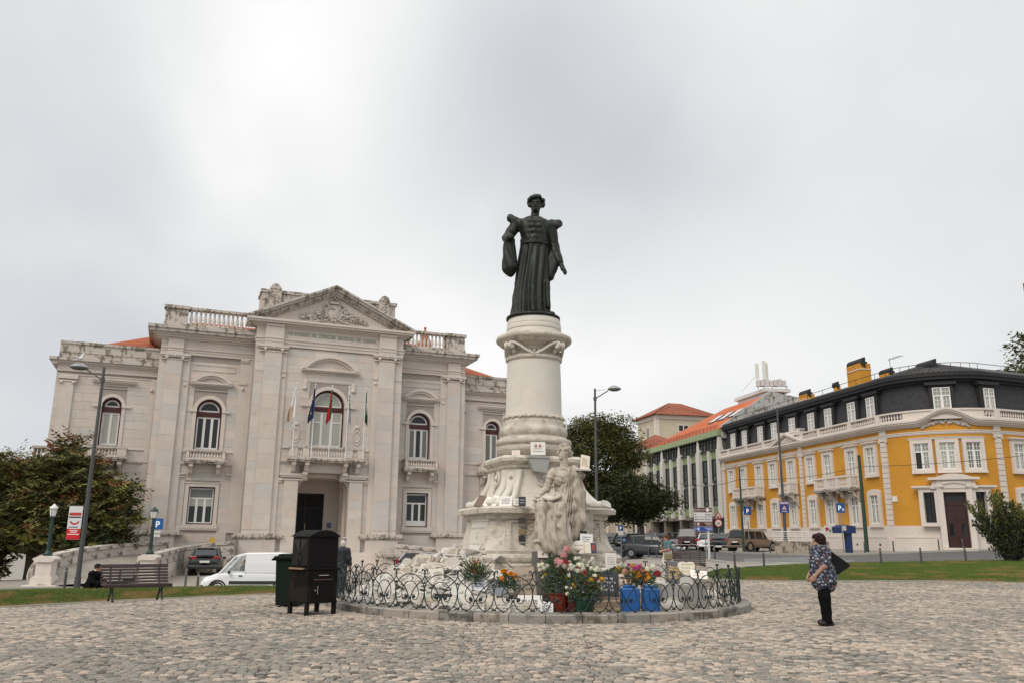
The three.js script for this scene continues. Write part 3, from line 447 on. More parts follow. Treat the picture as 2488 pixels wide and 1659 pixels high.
// --- pavilions and wings ---
for (const s of [-1, 1]) {
const X = (a) => pc + s * a, lo = (a, b) => Math.min(X(a), X(b)), hi = (a, b) => Math.max(X(a), X(b)), IN = 4.3, z = -1.4, wz = -2.0, wx = X(6.82), ww = X(12.4);
const glassU = s < 0 ? [mGlass, mGlass, mGlass] : [mPaneMid, mGlass, mPaneMid];
bag().ext(rect(lo(IN, 10), hi(IN, 10), -2.3, 13.7), 0.5, M4(0, 0, z - 0.5), [archShape(wx, 6.25, 8.62, 0.76), rect(wx - 0.76, wx + 0.76, 1.7, 3.95)]).bx(lo(IN, 10), hi(IN, 10), -2.3, 13.7, -9, z - 0.5).build('wall', mJoint, P);
bag().ext(rect(lo(10, 15.6), hi(10, 15.6), -2.3, 11.2), 0.5, M4(0, 0, wz - 0.5), [archShape(ww, 6.3, 8.65, 0.56), archShape(ww, 1.2, 3.9, 0.7)]).bx(lo(10, 15.6), hi(10, 15.6), -2.3, 11.2, -12, wz - 0.5).build('wall', mJoint, P);
ashlar(facing, R, lo(5.2, 8.6), hi(5.2, 8.6), -2, 11.7, z, { holes: [[wx - 1.02, wx + 1.02, 1.25, 4.25], [wx - 0.98, wx + 0.98, 6.2, 9.65]] });
ashlar(facing, R, lo(10.35, 15.6), hi(10.35, 15.6), -2, 10.4, wz, { holes: [[ww - 0.95, ww + 0.95, 1.1, 4.9], [ww - 0.75, ww + 0.75, 6.2, 9.5]] });
archWindow(wx, 6.27, 8.62, 0.76, z - 0.35, 8.28, mGlass, glassU); archWindow(ww, 6.32, 8.65, 0.56, wz - 0.35, 8.3, mGlass, s < 0 ? mCurtain : [mPaneMid, mPaneMid], 2);
sashWindow(wx, 1.72, 3.93, 0.76, z - 0.3, s < 0 ? [mPaneMid, mGlass, mCurtain] : [mGlass, mGlass], s > 0);
bag().ext((() => { const q = new THREE.Shape(); q.moveTo(-0.68, 0); q.lineTo(0.68, 0); q.lineTo(0.68, 2.7); q.absarc(0, 2.7, 0.68, 0, Math.PI); q.lineTo(-0.68, 0); return q; })(), 0.05, M4(ww, 1.2, wz - 0.3)).build('window', mGlass, P);
// pilaster, its strips and capitals
const p = bag(), a0 = lo(8.68, 9.6), a1 = hi(8.68, 9.6); p.bx(lo(8.2, 10.02), hi(8.2, 10.02), 1.2, 12.1, z + 0.002, z + 0.12).bx(a0, a1, 1.2, 11.75, z + 0.12, z + 0.26).bx(lo(4.4, 5.2), hi(4.4, 5.2), 1.2, 12.1, z + 0.002, z + 0.1).bx(lo(8.15, 10.05), hi(8.15, 10.05), -2, 1.0, z + 0.002, z + 0.32).build('pilaster', mStone, P);
ashlar(facing, R, a0, a1, 1.4, 11.7, z + 0.262, { h: 0.95, len: 2, th: 0.02 }); ashlar(facing, R, lo(8.2, 8.68), hi(8.2, 8.68), 1.4, 11.0, z + 0.122, { h: 0.8, len: 2, th: 0.015 }); ashlar(facing, R, lo(9.6, 10), hi(9.6, 10), 1.4, 11.7, z + 0.122, { h: 0.8, len: 2, th: 0.015 });
const c = bag(); c.mould(a0, a1, z + 0.002, [[11.68, 11.73, 0.32], [11.85, 11.95, 0.34], [11.95, 12.08, 0.4]]); for (const x of [a0, a1]) c.cyl(0.1, 0.1, 0.1, x, 11.84, z + 0.34, 12, Math.PI / 2); c.sph(0.07, (a0 + a1) / 2, 11.9, z + 0.36).build('capital', mStone, P);
for (const [q, w] of [[8.2, 8.62], [4.72, 5.2]]) { const c2 = bag(); c2.mould(lo(q, w), hi(q, w), z + 0.002, [[11.85, 11.95, 0.17], [11.95, 12.08, 0.22]], false); bag().mould(lo(q, w), hi(q, w), z + 0.002, [[10.5, 10.58, 0.17], [10.42, 10.5, 0.16]], false).build('strip_band', mStone, P); c2.build('strip_capital', mStone, P); bag().sph(0.1, (X(q) + X(w)) / 2, 10.15, z + 0.13).build('drop', mStone, P); }
bag().mould(lo(8.15, 10.05), hi(8.15, 10.05), z + 0.002, [[1.0, 1.08, 0.36], [1.08, 1.22, 0.44], [1.22, 1.3, 0.32]]).build('plinth_moulding', mCrust, P);
const e = bag(); const l = lo(IN, 10), h = hi(IN, 10); e.bx(l, h, 12.08, 12.25, z + 0.002, z + 0.13).bx(l, h, 12.25, 12.4, z + 0.002, z + 0.17).bx(l, h, 12.4, 12.46, z + 0.002, z + 0.24).bx(l, h, 12.46, 12.98, z + 0.002, z + 0.08); e.mould(a0, a1, z + 0.08, [[12.08, 12.25, 0.28], [12.25, 12.4, 0.31], [12.4, 12.46, 0.36], [12.46, 12.98, 0.22]], false); e.build('entablature', mStone, P);
const cE = s > 0 ? [l, h + 0.0] : [l - 0.0, h]; const k = bag(); for (const [y0, y1, pr] of [[12.98, 13.08, 0.22], [13.08, 13.2, 0.36], [13.2, 13.32, 0.5]]) k.bx(s > 0 ? cE[0] : cE[0] - pr, s > 0 ? cE[1] + pr : cE[1], y0, y1, -8, z + pr); k.build('cornice', mStone, P);
const k2 = bag(); for (const [y0, y1, pr] of [[13.32, 13.52, 0.74], [13.52, 13.7, 0.84]]) k2.bx(s > 0 ? cE[0] : cE[0] - pr, s > 0 ? cE[1] + pr : cE[1], y0, y1, -8, z + pr); k2.build('cornice', mCrust, P);
const q = bag(); q.bx(l, h, 13.7, 14.08, z - 0.45, z + 0.02).bx(lo(8.6, 9.95), hi(8.6, 9.95), 13.7, 15.0, z - 0.6, z + 0.04).bx(lo(8.55, 10.0), hi(8.55, 10.0), 13.7, 14.1, z - 0.62, z + 0.09).bx(l, h, 14.98, 15.14, z - 0.42, z + 0.1).bx(lo(8.5, 10.05), hi(8.5, 10.05), 14.98, 15.18, z - 0.66, z + 0.14); q.bx(s > 0 ? X(9.6) : X(10) + 0.05, s > 0 ? X(10) - 0.05 : X(9.6), 13.7, 15.05, -8, z - 0.6); const par = q.build('parapet', mCrust, P);
balustrade(par, lo(5.2, 8.55), hi(5.2, 8.55), 14.08, 14.98, z - 0.16, 1.5, 0.27);
// framed panel and hood
const f = bag(); f.bx(wx - 1.32, wx + 1.32, 11.5, 11.56, z + 0.038, z + 0.08).bx(wx - 1.32, wx + 1.32, 11.14, 11.2, z + 0.038, z + 0.08).bx(wx - 1.32, wx - 1.26, 11.2, 11.5, z + 0.038, z + 0.08).bx(wx + 1.26, wx + 1.32, 11.2, 11.5, z + 0.038, z + 0.08); f.build('panel', mStone, P); hood(wx, 10.3, 1.28, 0.74, z + 0.03, 0.26);
const sr = bag(), ring = new THREE.Shape(); ring.absarc(wx, 8.62, 0.98, 0, Math.PI, false); ring.absarc(wx, 8.62, 0.76, Math.PI, 0, true); sr.ext(ring, 0.1, M4(0, 0, z + 0.002)); for (const t of [-1, 1]) sr.bx(t > 0 ? wx + 0.76 : wx - 0.98, t > 0 ? wx + 0.98 : wx - 0.76, 6.2, 8.62, z + 0.002, z + 0.1).bx(t > 0 ? wx + 0.74 : wx - 1.2, t > 0 ? wx + 1.2 : wx - 0.74, 8.54, 8.68, z + 0.1, z + 0.17);
sr.build('window_surround', mStone, P); sr.g = []; sr.bx(wx - 0.98, wx - 0.76, 1.7, 4.15, z + 0.002, z + 0.08).bx(wx + 0.76, wx + 0.98, 1.7, 4.15, z + 0.002, z + 0.08).bx(wx - 0.76, wx + 0.76, 3.95, 4.15, z + 0.002, z + 0.08).bx(wx - 1.04, wx + 1.04, 4.15, 4.22, z + 0.002, z + 0.12).bx(wx - 1.05, wx + 1.05, 1.45, 1.7, z + 0.002, z + 0.12).bx(wx - 1.08, wx + 1.08, 1.35, 1.45, z + 0.002, z + 0.09); sr.build('window_surround', mStone, P);
balcony(wx, 1.22, 5.42, 6.15, z + 0.002, 0.9, [[-1.12, -0.95], [0.95, 1.12]], [-0.8, 0.8]);
bag().mould(lo(5.2, 8.2), hi(5.2, 8.2), z + 0.038, [[5.25, 5.32, 0.05], [5.32, 5.42, 0.1], [6.06, 6.14, 0.06]], false).mould(lo(7.9, 8.2), hi(7.9, 8.2), z + 0.038, [[4.5, 4.56, 0.09], [4.66, 4.76, 0.14]], false).mould(lo(5.2, 5.5), hi(5.2, 5.5), z + 0.038, [[4.5, 4.56, 0.09], [4.66, 4.76, 0.14]], false).build('string_course', mStone, P);
// wing dressings
const w0 = lo(10.02, 15.6), w1 = hi(10.02, 15.6); const we = bag(); we.mould(w0, w1, wz + 0.002, [[10.4, 10.46, 0.08], [10.62, 10.68, 0.1], [10.68, 11.0, 0.06], [11.0, 11.1, 0.16], [11.1, 11.22, 0.3]], false); const o0 = s > 0 ? w1 : w0; we.bx(Math.min(o0, o0 + s * 0.3), Math.max(o0, o0 + s * 0.3), 11.0, 11.22, -12, wz + 0.3); we.bx(lo(10.05, 10.35), hi(10.05, 10.35), 1.2, 10.4, wz + 0.002, wz + 0.1).bx(lo(14.6, 15.3), hi(14.6, 15.3), 1.2, 10.1, wz + 0.037, wz + 0.13).mould(lo(14.6, 15.3), hi(14.6, 15.3), wz + 0.037, [[9.98, 10.05, 0.14], [10.15, 10.4, 0.18]]); we.sph(0.1, X(10.3), 9.75, wz + 0.15).sph(0.1, X(14.62), 9.92, wz + 0.15).sph(0.1, X(15.28), 9.92, wz + 0.15); we.build('entablature', mStone, P);
const wp = bag(); wp.bx(s > 0 ? w0 : w0 - 0.45, s > 0 ? w1 + 0.45 : w1, 11.22, 11.4, wz - 1, wz + 0.45).bx(w0, w1, 11.4, 12.35, wz - 0.4, wz + 0.0).bx(w0, w1, 12.3, 12.45, wz - 0.45, wz + 0.07).bx(w0, w1, 11.78, 11.84, wz - 0.2, wz + 0.04); wp.bx(Math.min(o0, o0 - s * 0.4), Math.max(o0, o0 - s * 0.4), 11.2, 12.4, -12, wz - 0.45).build('parapet', mCrust, P);
const wh = bag(); wh.mould(ww - 1.2, ww + 1.2, wz + 0.037, [[10.02, 10.1, 0.12], [10.1, 10.2, 0.22], [10.2, 10.26, 0.28]], false).bx(ww - 0.9, ww + 0.9, 9.72, 9.76, wz + 0.037, wz + 0.07); const r3 = new THREE.Shape(); r3.absarc(ww, 8.65, 0.75, 0, Math.PI, false); r3.absarc(ww, 8.65, 0.56, Math.PI, 0, true); wh.ext(r3, 0.09, M4(0, 0, wz + 0.002)); for (const t of [-1, 1]) wh.bx(t > 0 ? ww + 0.56 : ww - 0.75, t > 0 ? ww + 0.75 : ww - 0.56, 6.2, 8.65, wz + 0.002, wz + 0.09).bx(t > 0 ? ww + 0.54 : ww - 1.05, t > 0 ? ww + 1.05 : ww - 0.54, 8.58, 8.72, wz + 0.09, wz + 0.16); wh.build('window_surround', mStone, P); wh.g = []; const r4 = new THREE.Shape(); r4.absarc(ww, 3.9, 0.95, 0, Math.PI, false); r4.absarc(ww, 3.9, 0.7, Math.PI, 0, true); wh.ext(r4, 0.08, M4(0, 0, wz + 0.002)); wh.build('window_surround', mStone, P);
balcony(ww, 1.2, 5.42, 6.15, wz + 0.002, 0.9, [[-1.12, -0.62], [0.62, 1.12]], [-0.8, 0.8]);
bag().mould(w0, w1, wz + 0.038, [[5.25, 5.32, 0.05], [5.32, 5.42, 0.1], [6.06, 6.14, 0.06]], false).build('string_course', mStone, P);
// roofs
const rf = bag(); tileRoof(rf, [lo(10, 15.2), 11.9, wz - 0.6], [hi(10, 15.2), 11.9, wz - 0.6], s > 0 ? [X(11), 13.9, -6] : [X(10), 13.9, -6], s > 0 ? [X(10), 13.9, -6] : [X(11), 13.9, -6], 0.3, 0.09);
tileRoof(rf, [l, 13.8, z - 0.6], [h, 13.8, z - 0.6], [h - (s > 0 ? 2 : 0), 14.85, z - 3], [l + (s > 0 ? 0 : 2), 14.85, z - 3], 0.28, 0.09); rf.build('roof', mTile, P);
if (s > 0) { const tt = bag(); tt.cyl(0.75, 0.04, 1.7, X(7.5), 14.95, z - 1.8, 12); tt.sph(0.1, X(7.5), 15.85, z - 1.8); tt.build('turret_roof', mTile, P); } else bag().cyl(0.1, 0.05, 0.3, X(9), 15.3, z - 0.9, 8).build('turret_finial', mTile, P);
}
// the side balcony seen in profile at the far left end
{ const b = bag(); const x = -16.75; b.bx(x, x + 0.9, 5.1, 5.42, -6, -2.6).bx(x, x + 0.9, 6.02, 6.15, -6, -2.6).bx(x + 0.1, x + 0.9, 4.7, 5.1, -5.4, -3.2); const s = b.build('balcony', mCrust, P); for (let i = 0; i < 4; i++) { const o = mesh('baluster', balGeo, mStone, s); o.position.set(x + 0.12 + i * 0.2, 5.42, -2.7); o.scale.set(0.95, 0.6, 0.95); } for (let i = 0; i < 12; i++) { const o = mesh('baluster', balGeo, mStone, s); o.position.set(x + 0.12, 5.42, -2.9 - i * 0.25); o.scale.set(0.95, 0.6, 0.95); } }
layAshlar(facing, P, 'stone_block', stoneTints);
// entrance steps at the right of the centre
{ const b = bag(); for (let i = 0; i < 9; i++) b.bx(-2.4, 3.6, -2.3, 0.1 - i * 0.15, i * 0.34 + 0.34, i * 0.34 + 0.68); b.build('steps', mStone, P); for (const x of [-2.9, 3.9]) { const q = bag(); q.bx(x - 0.5, x + 0.5, -2.3, -0.1, 0.35, 3.6).bx(x - 0.58, x + 0.58, -0.1, 0.05, 0.3, 3.7).build('step_wall', mCrust, P); } }
// flags on the balcony
const flag = (label, x, cols, sway) => {
const g = thing('flag', label, 'flag', [0, 0, 0], 0); const w = new THREE.Vector3(x, 5.86, 1.12).applyMatrix4(M4(...P.position.toArray(), 0, 22 * RAD, 0)); g.position.copy(w); g.rotation.y = 22 * RAD;
bag().rod([0, 0, 0], [0, 4.45, 0], 0.032, 0.022).sph(0.06, 0, 4.5, 0, 1, 8).build('pole', std([0.72, 0.72, 0.72], 0.4), g);
const N = 26, Mv = 10, pos = [], uv = [], idx = [];
for (let i = 0; i <= N; i++) for (let j = 0; j <= Mv; j++) { const t = i / N, s = j / Mv; const spread = 0.10 + 0.3 * t; pos.push(sway * (0.03 + s * spread * (0.6 + 0.5 * Math.sin(t * 2.4)) * 1.1) + 0.04 * Math.sin(s * 14 + t * 3), 4.3 - t * 1.95 - 0.28 * s * (1 - t * 0.6) - 0.2 * s * t, 0.10 * Math.sin(s * 11 + t * 2.2) * (0.5 + s)); uv.push(s, 1 - t); }
for (let i = 0; i < N; i++) for (let j = 0; j < Mv; j++) { const a = i * (Mv + 1) + j; idx.push(a, a + Mv + 1, a + 1, a + 1, a + Mv + 1, a + Mv + 2); }
const q = new THREE.BufferGeometry(); q.setAttribute('position', new THREE.Float32BufferAttribute(pos, 3)); q.setAttribute('uv', new THREE.Float32BufferAttribute(uv, 2)); q.setIndex(idx); q.computeVertexNormals();
mesh('cloth', q, std([1, 1, 1], 0.8, { side: THREE.DoubleSide, map: canvasTex(128, 128, cols) }), g);
};
const F = (list) => (c, w, h) => list.forEach(([col, a, b, e, d]) => { c.fillStyle = col; c.fillRect(a * w, b * h, (e ?? 1) * w, (d ?? 1) * h); });
flag('drooping white flag with a beige lower edge, first flagpole from the left', -2.2, F([['#e4e2e0', 0, 0], ['#bca48c', 0.45, 0.55, 0.55, 0.45]]), -1);
flag('drooping dark blue flag with small yellow stars', -1.05, (c, w, h) => { c.fillStyle = '#20305c'; c.fillRect(0, 0, w, h); c.fillStyle = '#d9b93a'; for (let i = 0; i < 12; i++) { c.beginPath(); c.arc(w / 2 + 34 * Math.cos(i * 0.5236), h / 2 + 34 * Math.sin(i * 0.5236), 5, 0, 7); c.fill(); } }, -0.75);
flag('drooping green and red flag in the middle of the balcony', 0.02, F([['#1d5a32', 0, 0, 0.4], ['#b81c22', 0.4, 0, 0.6], ['#c9a52a', 0.33, 0.4, 0.14, 0.2]]), -0.6);
flag('drooping white flag with green wedges, second from the right', 1.08, (c, w, h) => { c.fillStyle = '#cfd2d4'; c.fillRect(0, 0, w, h); c.fillStyle = '#14573f'; for (let i = 0; i < 4; i++) { c.beginPath(); c.moveTo(w * 0.1, h * (0.14 + i * 0.13)); c.lineTo(w, h * (0.05 + i * 0.14)); c.lineTo(w, h * (0.15 + i * 0.14)); c.lineTo(w * 0.1, h * (0.2 + i * 0.13)); c.fill(); } }, 0.5);
flag('drooping dark green flag with a white and blue middle, first from the right', 2.16, F([['#1c5a2c', 0, 0], ['#1e2f6a', 0.3, 0.2, 0.6, 0.35], ['#dfe2e0', 0.55, 0.3, 0.3, 0.35]]), 0.5);
}

// ---------- yellow corner building ----------
const mTrim = std([0.74, 0.665, 0.60], 0.8, { map: tStone });
const mTrimD = std([0.66, 0.60, 0.55], 0.88, { map: tCrust });
const tPlast = tex(512, (u, v) => { const a = fbm(u * 5, v * 5, 5, 5, 301), s = fbm(u * 60, v * 60, 2, 60, 303); const k = 0.86 + 0.2 * (a - 0.5) + 0.1 * (s - 0.5); return [k, k * (0.98 + 0.06 * (a - 0.5)), k * 0.95]; }, 0.2);
const mYellow = std([0.66, 0.315, 0.035], 0.85, { map: tPlast });
const tSlate = tex(256, (u, v) => { const n = 14, row = Math.floor(v * n * 1.6), fx = (u * n + (row % 2) * 0.5) % 1, fy = (v * n * 1.6) % 1, e = Math.min(fx, 1 - fx, fy * 0.8); return 0.55 + 0.45 * hash2(Math.floor(u * n + (row % 2) * 0.5) % n, row, 3) * sstep(0, 0.16, e); }, 0.4);
const mSlate = std([0.045, 0.045, 0.05], 0.75, { map: tSlate });
const mDark = std([0.02, 0.02, 0.022], 0.7, { map: tFine });
const mPaneW = phys([0.30, 0.31, 0.29], 0.1);
{
const Q = [28.06, 0.82, -63], TH = -79 * RAD, RR = 5.2, PE = 100, X0 = -27.4, SL = 16;
const Y = thing('corner_building', 'ochre yellow corner building with white stone trim and dark slate attic', 'building', Q, TH);
const onArc = (phi, off = 0) => M4((RR + off) * Math.sin(phi * RAD), 0, -RR + (RR + off) * Math.cos(phi * RAD), 0, phi * RAD, 0);
const E = onArc(PE), place = (s) => s <= 0 ? M4(s, 0, 0) : onArc(s); // s < 0: metres along the long side, s > 0: degrees round the corner
// sweep a closed profile [[out, y], ...] along the long side, the corner and the far side
function sweep(b, prof, o = {}) {
const { s0 = X0, p0 = 0, p1 = PE, yf = () => 0, side = true, n = 40, arcOnly = false } = o, st = [];
if (!arcOnly) st.push([s0, 0, null]);
for (let i = 0; i <= n; i++) st.push([null, 0, lerp(p0, p1, i / n)]);
if (side && !arcOnly) st.push([null, SL, PE]);
const pos = [], idx = [], N = prof.length; let arr = [];
st.forEach(([x, t, phi]) => { const y = phi === null ? 0 : yf(phi); prof.forEach(([r, v]) => { const p = phi === null ? new THREE.Vector3(x, v + y, r) : new THREE.Vector3(t, v + y, r).applyMatrix4(onArc(phi)); arr.push(p.x, p.y, p.z); }); });
for (let i = 0; i < st.length - 1; i++) for (let k = 0; k < N; k++) { const a = i * N + k, c = i * N + (k + 1) % N, d = a + N, e = c + N; idx.push(a, c, d, c, e, d); }
for (const e of [0, st.length - 1]) for (let k = 1; k < N - 1; k++) e ? idx.push(e * N, e * N + k, e * N + k + 1) : idx.push(0, k + 1, k);
let g = new THREE.BufferGeometry(); g.setAttribute('position', new THREE.Float32BufferAttribute(arr, 3)); g.setIndex(idx); g = g.toNonIndexed(); g.computeVertexNormals(); b.add(g); return b;
}
const band = (b, y0, y1, r, rb = -0.4, o = {}) => sweep(b, [[rb, y0], [r, y0], [r, y1], [rb, y1]], o);
band(bag(), 1.8, 8.8, 0, -2).build('wall', mYellow, Y);
{ const b = bag(); band(b, -1.5, 0.95, 0.09, -2); band(b, 0.95, 1.05, 0.12); band(b, 1.05, 1.8, 0.05, -2); b.build('plinth', mTrim, Y); }
{ const b = bag(); band(b, 8.25, 8.32, 0.05); band(b, 8.32, 8.44, 0.09); band(b, 8.44, 8.5, 0.13); b.build('string_course', mTrim, Y); }
const bump = (p) => 0.78 * Math.pow(0.5 + 0.5 * Math.cos(clamp((p - 58) / 23, -1, 1) * Math.PI), 1);
{ const b = bag(); for (const [y0, y1, r] of [[8.8, 8.92, 0.16], [8.92, 9.04, 0.34], [9.04, 9.16, 0.48], [9.16, 9.3, 0.56]]) sweep(b, [[-0.1, y0], [r, y0], [r, y1], [-0.1, y1]], { yf: bump, n: 90 }); b.build('cornice', mTrim, Y); }
{ const b = bag(); sweep(b, [[-0.05, 8.7], [0.0, 8.7], [0.0, 9.5], [-0.05, 9.5]], { arcOnly: true, p0: 33, p1: 83 }); b.build('gable_field', mYellow, Y); }
{ const b = bag(); band(b, 9.3, 9.44, 0.3, 0.02); band(b, 9.92, 10.04, 0.32, 0.0);
for (const s of [-27.3, -25.2, -21.2, -17.6, -10.6, -7.8, -3.3]) b.add(new THREE.BoxGeometry(0.45, 0.48, 0.3), M4(s, 9.68, 0.16)); for (const p of [4, 96.5]) b.add(new THREE.BoxGeometry(0.5, 0.48, 0.32), onArc(p, 0.16).multiply(M4(0, 9.68, 0))); for (const t of [4, 8]) b.add(new THREE.BoxGeometry(0.45, 0.48, 0.3), E.clone().multiply(M4(t, 9.68, 0.16)));
sweep(b, [[0.02, 9.3], [0.24, 9.3], [0.24, 9.95], [0.02, 9.95]], { arcOnly: true, p0: 27, p1: 86 }); const par = b.build('parapet', mTrim, Y);
const bal = bag(), g = new THREE.LatheGeometry([[0.06, 0], [0.035, 0.15], [0.075, 0.4], [0.03, 0.8], [0.06, 1]].map((p) => new THREE.Vector2(...p)), 6); const put = (m) => bal.add(g, m.multiply(M4(0, 9.44, 0.16, 0, 0, 0, [1.15, 0.5, 1.15])));
for (let s = X0 + 0.4; s < -0.1; s += 0.235) if (!(s > -16.1 && s < -10.7)) put(M4(s, 0, 0)); for (let p = 2; p < 100; p += 2.6) if (p < 26 || p > 87) put(onArc(p)); for (let t = 0.2; t < 12; t += 0.24) put(E.clone().multiply(M4(t, 0, 0))); bal.build('balusters', mTrim, par).userData.kind = 'stuff'; }
// attic storey of slate, eave, roof
{ const b = bag(); sweep(b, [[-2.5, 9.3], [-0.45, 9.3], [-0.75, 12.3], [-2.5, 12.3]]); b.build('attic_wall', mSlate, Y);
const e = bag(); for (const [y0, y1, r] of [[12.1, 12.28, -0.45], [12.28, 12.5, -0.12], [12.5, 12.6, -0.02], [12.6, 12.82, -0.2]]) band(e, y0, y1, r, -1.5); e.build('eave', mDark, Y);
const r = bag(); sweep(r, [[-0.35, 12.7], [-0.35, 12.86], [-4.9, 14.35], [-4.9, 12.7]]); for (let s = X0 + 0.2; s < 0; s += 0.42) r.rod([s, 12.86, -0.35], [s, 14.35, -4.9], 0.06, 0.06, 5); for (let p = 0; p < 100; p += 4.4) { const a = new THREE.Vector3(0, 12.86, -0.35).applyMatrix4(onArc(p)), c = new THREE.Vector3(0, 14.33, -4.8).applyMatrix4(onArc(p)); r.rod(a.toArray(), c.toArray(), 0.06, 0.04, 5); } r.build('roof', std([0.05, 0.048, 0.048], 0.8, { map: tFine }), Y);
const q = bag(), pts = []; for (let s = X0 + 1; s < 0; s += 2.5) pts.push(new THREE.Vector3(s, 13.62, -1.1)); for (let p = 0; p <= 100; p += 10) pts.push(new THREE.Vector3(0, 13.62, -1.1).applyMatrix4(onArc(p))); pts.push(new THREE.Vector3(8, 13.62, -1.1).applyMatrix4(E)); q.tube(pts.map((p) => p.toArray()), 0.025, 160, 5); pts.forEach((p) => q.rod([p.x, 12.9, p.z], [p.x, 13.62, p.z], 0.02, 0.02, 5)); q.build('roof_railing', mDark, Y);
const ch = (x, z, w, d, y0, y1, cap) => { const c = bag().bx(x - w / 2, x + w / 2, y0, y1, z - d / 2, z + d / 2).build('chimney', mYellow, Y); const m = bag(); m.bx(x - w / 2 - 0.05, x + w / 2 + 0.05, y1 - 0.55, y1 - 0.47, z - d / 2 - 0.05, z + d / 2 + 0.05).build('chimney_band', mTrim, c); const k = bag(); for (const s of [-0.4, 0, 0.4]) k.bx(x + s * w - 0.08, x + s * w + 0.08, y1, y1 + 0.18, z - d * 0.3, z + d * 0.3); k.add(new THREE.CylinderGeometry(cap, cap, w + 0.2, 12, 1, false, -Math.PI / 2, Math.PI), M4(x, y1 + 0.1, z, 0, 0, Math.PI / 2)); k.build('chimney_cap', mDark, c); };
ch(-5.6, -2.6, 1.9, 1.0, 13.2, 15.25, 0.42); ch(-14, -2.6, 1.4, 0.8, 13, 14.1, 0.36); ch(-10.2, -3.4, 0.5, 0.4, 13.4, 14.3, 0.3); ch(-2.6, -3.2, 1.2, 0.8, 13.2, 13.95, 0.36); bag().add(new THREE.CylinderGeometry(0.45, 0.45, 1.9, 12, 1, false, -Math.PI / 2, Math.PI), M4(1.2, 13.85, -4.0, 0, 0, Math.PI / 2)).bx(0.5, 1.9, 13.3, 13.9, -4.3, -3.7).build('chimney_cap', mDark, Y);
const an = bag().rod([-3.6, 13.8, -4.2], [-3.6, 15.5, -4.2], 0.02).rod([-3.8, 15.4, -4.2], [-2.0, 15.45, -4.2], 0.015); for (let i = 0; i < 6; i++) an.rod([-3.4 + i * 0.25, 15.42, -4.5], [-3.4 + i * 0.25, 15.42, -3.9], 0.01); an.build('television_aerial', mDark, Y); }
// windows: stone surround, white frame with glazing bars, panes
function win(m, y0, y1, w, o = {}) {
const { sur = 0.27, hood = false, arch = false, open = 0, pane = mPaneW, rows = 3, sill = true, mat = mTrim, z0 = 0, deep = 0.16 } = o, s = bag(), h = w / 2;
if (sur) { s.bx(-h - sur, -h, y0 - 0.12, y1 + sur, z0 - 0.3, z0 + 0.19).bx(h, h + sur, y0 - 0.12, y1 + sur, z0 - 0.3, z0 + 0.19).bx(-h, h, y1, y1 + sur, z0 - 0.3, z0 + 0.185).bx(-h - sur - 0.03, h + sur + 0.03, y0 - 0.26, y0 - 0.12, z0 - 0.3, z0 + 0.22); s.bx(-h, h, y0 - 0.12, y0, z0 - 0.3, z0 + 0.185);
if (hood) s.bx(-h - sur - 0.08, h + sur + 0.08, y1 + sur, y1 + sur + 0.07, z0 - 0.2, z0 + 0.24).bx(-h - sur - 0.13, h + sur + 0.13, y1 + sur + 0.07, y1 + sur + 0.16, z0 - 0.2, z0 + 0.33);
if (arch) { const a = new THREE.Shape(); a.moveTo(-h - sur, 0); a.lineTo(h + sur, 0); a.lineTo(h + sur, 0.02); a.quadraticCurveTo(0, 0.36, -h - sur, 0.02); s.ext(a, 0.22, M4(0, y1 + sur, z0 - 0.04)); } }
s.g.forEach((g) => g.applyMatrix4(m)); const par = s.g.length ? s.build('window', mat, Y) : null;
const f = bag(), z = z0 + 0.07, ty = y0 + (y1 - y0) * 0.66, t = 0.06; f.bx(-h, -h + t, y0, y1, z - 0.06, z + 0.02).bx(h - t, h, y0, y1, z - 0.06, z + 0.02).bx(-h + t, h - t, y1 - t, y1, z - 0.06, z + 0.02).bx(-h + t, h - t, y0, y0 + t * 1.6, z - 0.06, z + 0.02).bx(-h + t, h - t, ty, ty + 0.09, z - 0.06, z + 0.025).bx(-0.065, 0.065, y0 + t * 1.6, ty, z - 0.06, z + 0.03).bx(-0.05, 0.05, ty + 0.09, y1 - t, z - 0.06, z + 0.02);
for (const c of [-1, 1]) { if (open !== c) { for (let r = 1; r < rows + 1; r++) { const yy = lerp(y0 + 0.1, ty, r / (rows + 1)); f.bx(c * h / 2 - h / 2 + 0.05, c * h / 2 + h / 2 - 0.05, yy - 0.014, yy + 0.014, z - 0.05, z); } f.bx(c * h / 2 - 0.014, c * h / 2 + 0.014, y0 + 0.1, ty, z - 0.05, z + 0.001); f.bx(c * h / 2 - h / 2 + 0.05, c * h / 2 - h / 2 + 0.1, y0 + 0.1, ty, z - 0.05, z + 0.012).bx(c * h / 2 + h / 2 - 0.1, c * h / 2 + h / 2 - 0.05, y0 + 0.1, ty, z - 0.05, z + 0.012); } f.bx(c * h / 2 - 0.012, c * h / 2 + 0.012, ty + 0.09, y1 - t, z - 0.05, z); f.bx(c * h / 2 - h / 2 + 0.05, c * h / 2 + h / 2 - 0.05, (ty + y1) / 2 - 0.0, (ty + y1) / 2 + 0.024, z - 0.05, z + 0.002); }
f.g.forEach((g) => g.applyMatrix4(m)); const fr = f.build(par ? 'frame' : 'window', mWhite, par ?? Y);
